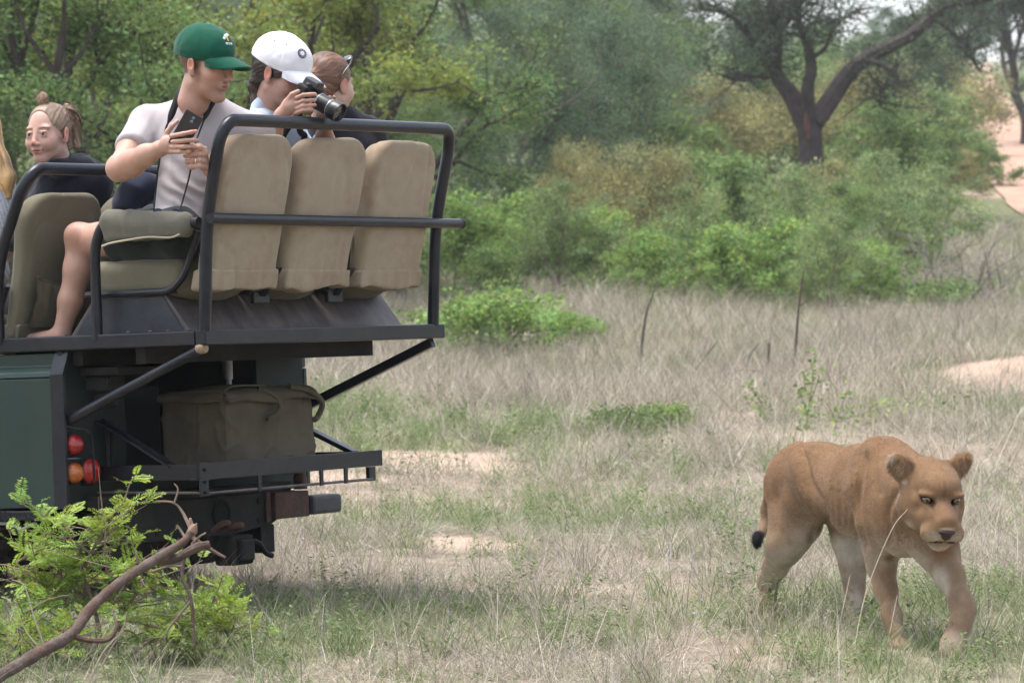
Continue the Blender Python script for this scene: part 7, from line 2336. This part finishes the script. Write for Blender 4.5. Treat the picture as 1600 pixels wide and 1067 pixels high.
acacia((165, 1050, 12.75), [
    [(165, 1050, 12.75), (150, 960, 12.85), (128, 890, 12.9), (112, 845, 12.95), (98, 815, 13.0)],
    [(128, 890, 12.9), (150, 850, 12.85), (168, 822, 12.85)],
    [(165, 1050, 12.75), (190, 970, 12.8), (215, 925, 12.8), (245, 900, 12.8)],
    [(160, 1050, 12.75), (105, 970, 12.8), (60, 910, 12.85), (25, 880, 12.9)],
    [(160, 1050, 12.75), (80, 1000, 12.7), (30, 960, 12.7)],
    [(165, 1050, 12.75), (235, 1000, 12.7), (290, 960, 12.75)],
    [(150, 960, 12.85), (175, 910, 12.75), (200, 880, 12.75)],
    [(110, 975, 12.8), (95, 915, 12.95), (70, 875, 13.0)]], 4, 'bright green feathery acacia shrub growing behind the fallen branch')
acacia((320, 1060, 12.9), [
    [(320, 1060, 12.9), (315, 1000, 12.95), (330, 950, 13.0)],
    [(320, 1060, 12.9), (280, 1010, 12.85), (250, 980, 12.85)],
    [(322, 1060, 12.9), (355, 1010, 12.95), (350, 960, 13.0)]], 9, 'low feathery acacia sprig at the thin end of the fallen branch')
acacia((40, 1075, 12.5), [
    [(40, 1075, 12.5), (30, 1030, 12.5), (10, 990, 12.55)],
    [(40, 1075, 12.5), (70, 1030, 12.5), (85, 1000, 12.55)]], 15, 'small feathery acacia tuft below the thick end of the fallen branch')
# one bare twig reaching up beside the tail lamps
rt_ = at(165, 1000, 12.8)
def tip_twig():
    b = at(125, 880, 12.9)
    P = smooth_path([at(q[0], q[1], 12.9) for q in ((120, 875), (135, 835), (165, 812), (190, 790), (203, 755), (212, 742))], 5) - b
    root = empty('acacia_twig', b); tag(root, 'long acacia twig with a leafy tip reaching up past the tail lamps', 'twig')
    T = [(P, np.linspace(.0055, .002, len(P)))]
    r2 = np.random.default_rng(8); LV, LF = [], []
    for t in list(np.linspace(.35, 1, 16)):
        j = int(t * (len(P) - 1)); a = r2.normal(0, 1, 3); a[2] = abs(a[2]) * .3
        if .55 < t < .8 and r2.uniform() < .6: continue
        v, f = pinnate(r2, P[j], unit(a + A([.3, 0, .2])), A([0, -.5, 1]), r2.uniform(.05, .085), 11, .007)
        k = len(LV); LV.extend(v); LF.extend([[i + k for i in q] for q in f])
    tubes_mesh(T, 6).build('stem', M_twig, root, smooth=True)
    mesh_np('foliage', np.array(LV), np.array(LF), M_acacia, root, colors=acacia_tint(np.array(LV)))
tip_twig()

def fallen_branch():
    D = 12.35
    b = at(-60, 1085, 11.5); b[2] = 0.0
    root = empty('fallen_branch', b); tag(root, 'thick dead branch with reddish brown bark leaning across the green acacia shrub', 'branch')
    def run(pts, r0, r1, n=6, jag=0.0, seed=0):
        P = smooth_path([at(p[0], p[1], p[2] if len(p) > 2 else D) for p in pts], 7) - b
        r = np.linspace(r0, r1, len(P)) * (1 + .20 * vnoise(P + seed, 22, 2))
        return (P, r)
    main = run([(-70, 1092, 11.5), (0, 1055, 11.6), (60, 1020, 11.75), (112, 990, 11.9), (140, 952, 12.0), (180, 915, 12.12), (225, 885, 12.25), (262, 862, 12.36), (285, 848, 12.42), (300, 830, 12.45)], .0215, .0145, seed=1)
    mb = MB(); mb.tube(main[0], main[1], 14); o = mb.build('limb', M_deadb, root, True)
    for i, (pts, r0, r1) in enumerate([
        ([(245, 876, 12.40), (275, 872, 12.38), (305, 856, 12.36), (328, 850, 12.36)], .016, .013),
        ([(298, 838, 12.45), (318, 852, 12.40), (352, 871, 12.36)], .010, .005),
        ([(112, 992, 11.9), (140, 1000, 11.9), (170, 998, 11.9), (182, 978, 11.92), (178, 962, 11.95)], .011, .004),
        ([(287, 868, 12.38), (285, 900, 12.34), (298, 935, 12.32), (303, 990, 12.30), (306, 1032, 12.3)], .009, .003),
        ([(297, 940, 12.32), (262, 985, 12.3), (257, 1010, 12.3)], .005, .002),
        ([(302, 836, 12.45), (285, 800, 12.5), (270, 785, 12.5), (243, 783, 12.5)], .006, .003),
        ([(272, 787, 12.5), (278, 765, 12.5), (272, 755, 12.5)], .004, .002),
        ([(293, 845, 12.44), (280, 825, 12.46), (276, 820, 12.46)], .005, .003),
        ([(300, 850, 12.42), (312, 838, 12.40), (322, 832, 12.40)], .006, .003),
        ([(238, 893, 12.4), (262, 885, 12.36), (285, 884, 12.34)], .005, .003),
        ([(225, 888, 12.4), (216, 878, 12.38), (213, 865, 12.38)], .005, .003)]):
        p, r = run(pts, r0, r1, seed=i + 2)
        q = MB(); q.tube(p, r, 8); q.build('twig', M_deadb if r0 > .0085 else M_twig, o, True)
    e = main[0][-1]
    S = Sculpt(); S.ell(e, (.014, .015, .022), rotm(0, .5, 0), k=.01); S.cap(e, e + A([-.006, 0,   .045]), .009, .003, k=.01); S.cap(e, e + A([.018, -.01, .03]), .008, .003, k=.01)
    V, Fq = S.mesh(.0045, pad=.012); V = fold(V, Fq, .004, 60, (1, 1, .4), 3)
    mesh_np('broken_end', V, Fq, M_rawend, o, None, True)
fallen_branch()
# dry stalks leaning in the front corner
def stalk(pts, r, label):
    b = at(*pts[0]); b[2] = float(ground_z(A([b[0]]), A([b[1]]))[0])
    P = smooth_path([at(*p) for p in pts], 6) - b
    mb = MB(); mb.tube(P, np.linspace(r, r * .4, len(P)), 6); o = mb.build('dry_stalk', mat('straw_stalk', (.42, .35, .27), rough=.85, var=.25, scale=30), None, True)
    o.location = b; tag(o, label, 'stalk', 'dry stalks by the fallen branch')
for p in ([(135, 1075, 12.1), (160, 1020, 12.1), (190, 985, 12.1), (198, 955, 12.1)], [(142, 1075, 12.1), (172, 1015, 12.1), (196, 980, 12.1)], [(60, 1010, 12.4), (40, 985, 12.4), (28, 955, 12.4)], [(70, 1012, 12.4), (52, 960, 12.4), (38, 915, 12.4), (18, 905, 12.4)]):
    stalk(p, .0035, 'pale dry stalk standing up beside the fallen branch')
# a few long straws in front of the lioness
for p in ([(1330, 1040, 12.6), (1352, 930, 12.7), (1392, 830, 12.75), (1418, 795, 12.8)], [(1300, 1030, 12.7), (1315, 960, 12.7), (1328, 900, 12.75)], [(1380, 1050, 12.6), (1390, 990, 12.6), (1402, 930, 12.65)], [(1262, 1050, 12.8), (1230, 1010, 12.8), (1195, 985, 12.85)]):
    b = at(*p[0]); b[2] = float(ground_z(A([b[0]]), A([b[1]]))[0])
    P = smooth_path([at(*q) for q in p], 6) - b
    mb = MB(); mb.tube(P, np.linspace(.0022, .001, len(P)), 5); o = mb.build('grass_straw', MATS['straw_stalk'], None, True); o.location = b
    tag(o, 'long pale grass straw bending in front of the lioness', 'straw', 'long straws in front of the lioness')
# ------------------------------------------------------------------ the moist air over the veld
def haze_air(density):
    mb = MB(); mb.box2((-215, -70, -1.5), (255, 750, 62))
    m = bpy.data.materials.new('moist_air'); m.use_nodes = True
    N, L = m.node_tree.nodes, m.node_tree.links
    N.clear()
    out = N.new('ShaderNodeOutputMaterial'); pv = N.new('ShaderNodeVolumePrincipled')
    pv.inputs['Color'].default_value = (.93, .96, 1.0, 1)
    pv.inputs['Density'].default_value = density
    pv.inputs['Anisotropy'].default_value = .2
    L.new(pv.outputs[0], out.inputs['Volume'])
    o = mb.build('haze', m); o['kind'] = 'stuff'
    tag(o, 'thin pale haze hanging in the air over the veld', 'haze')
haze_air(.0004)
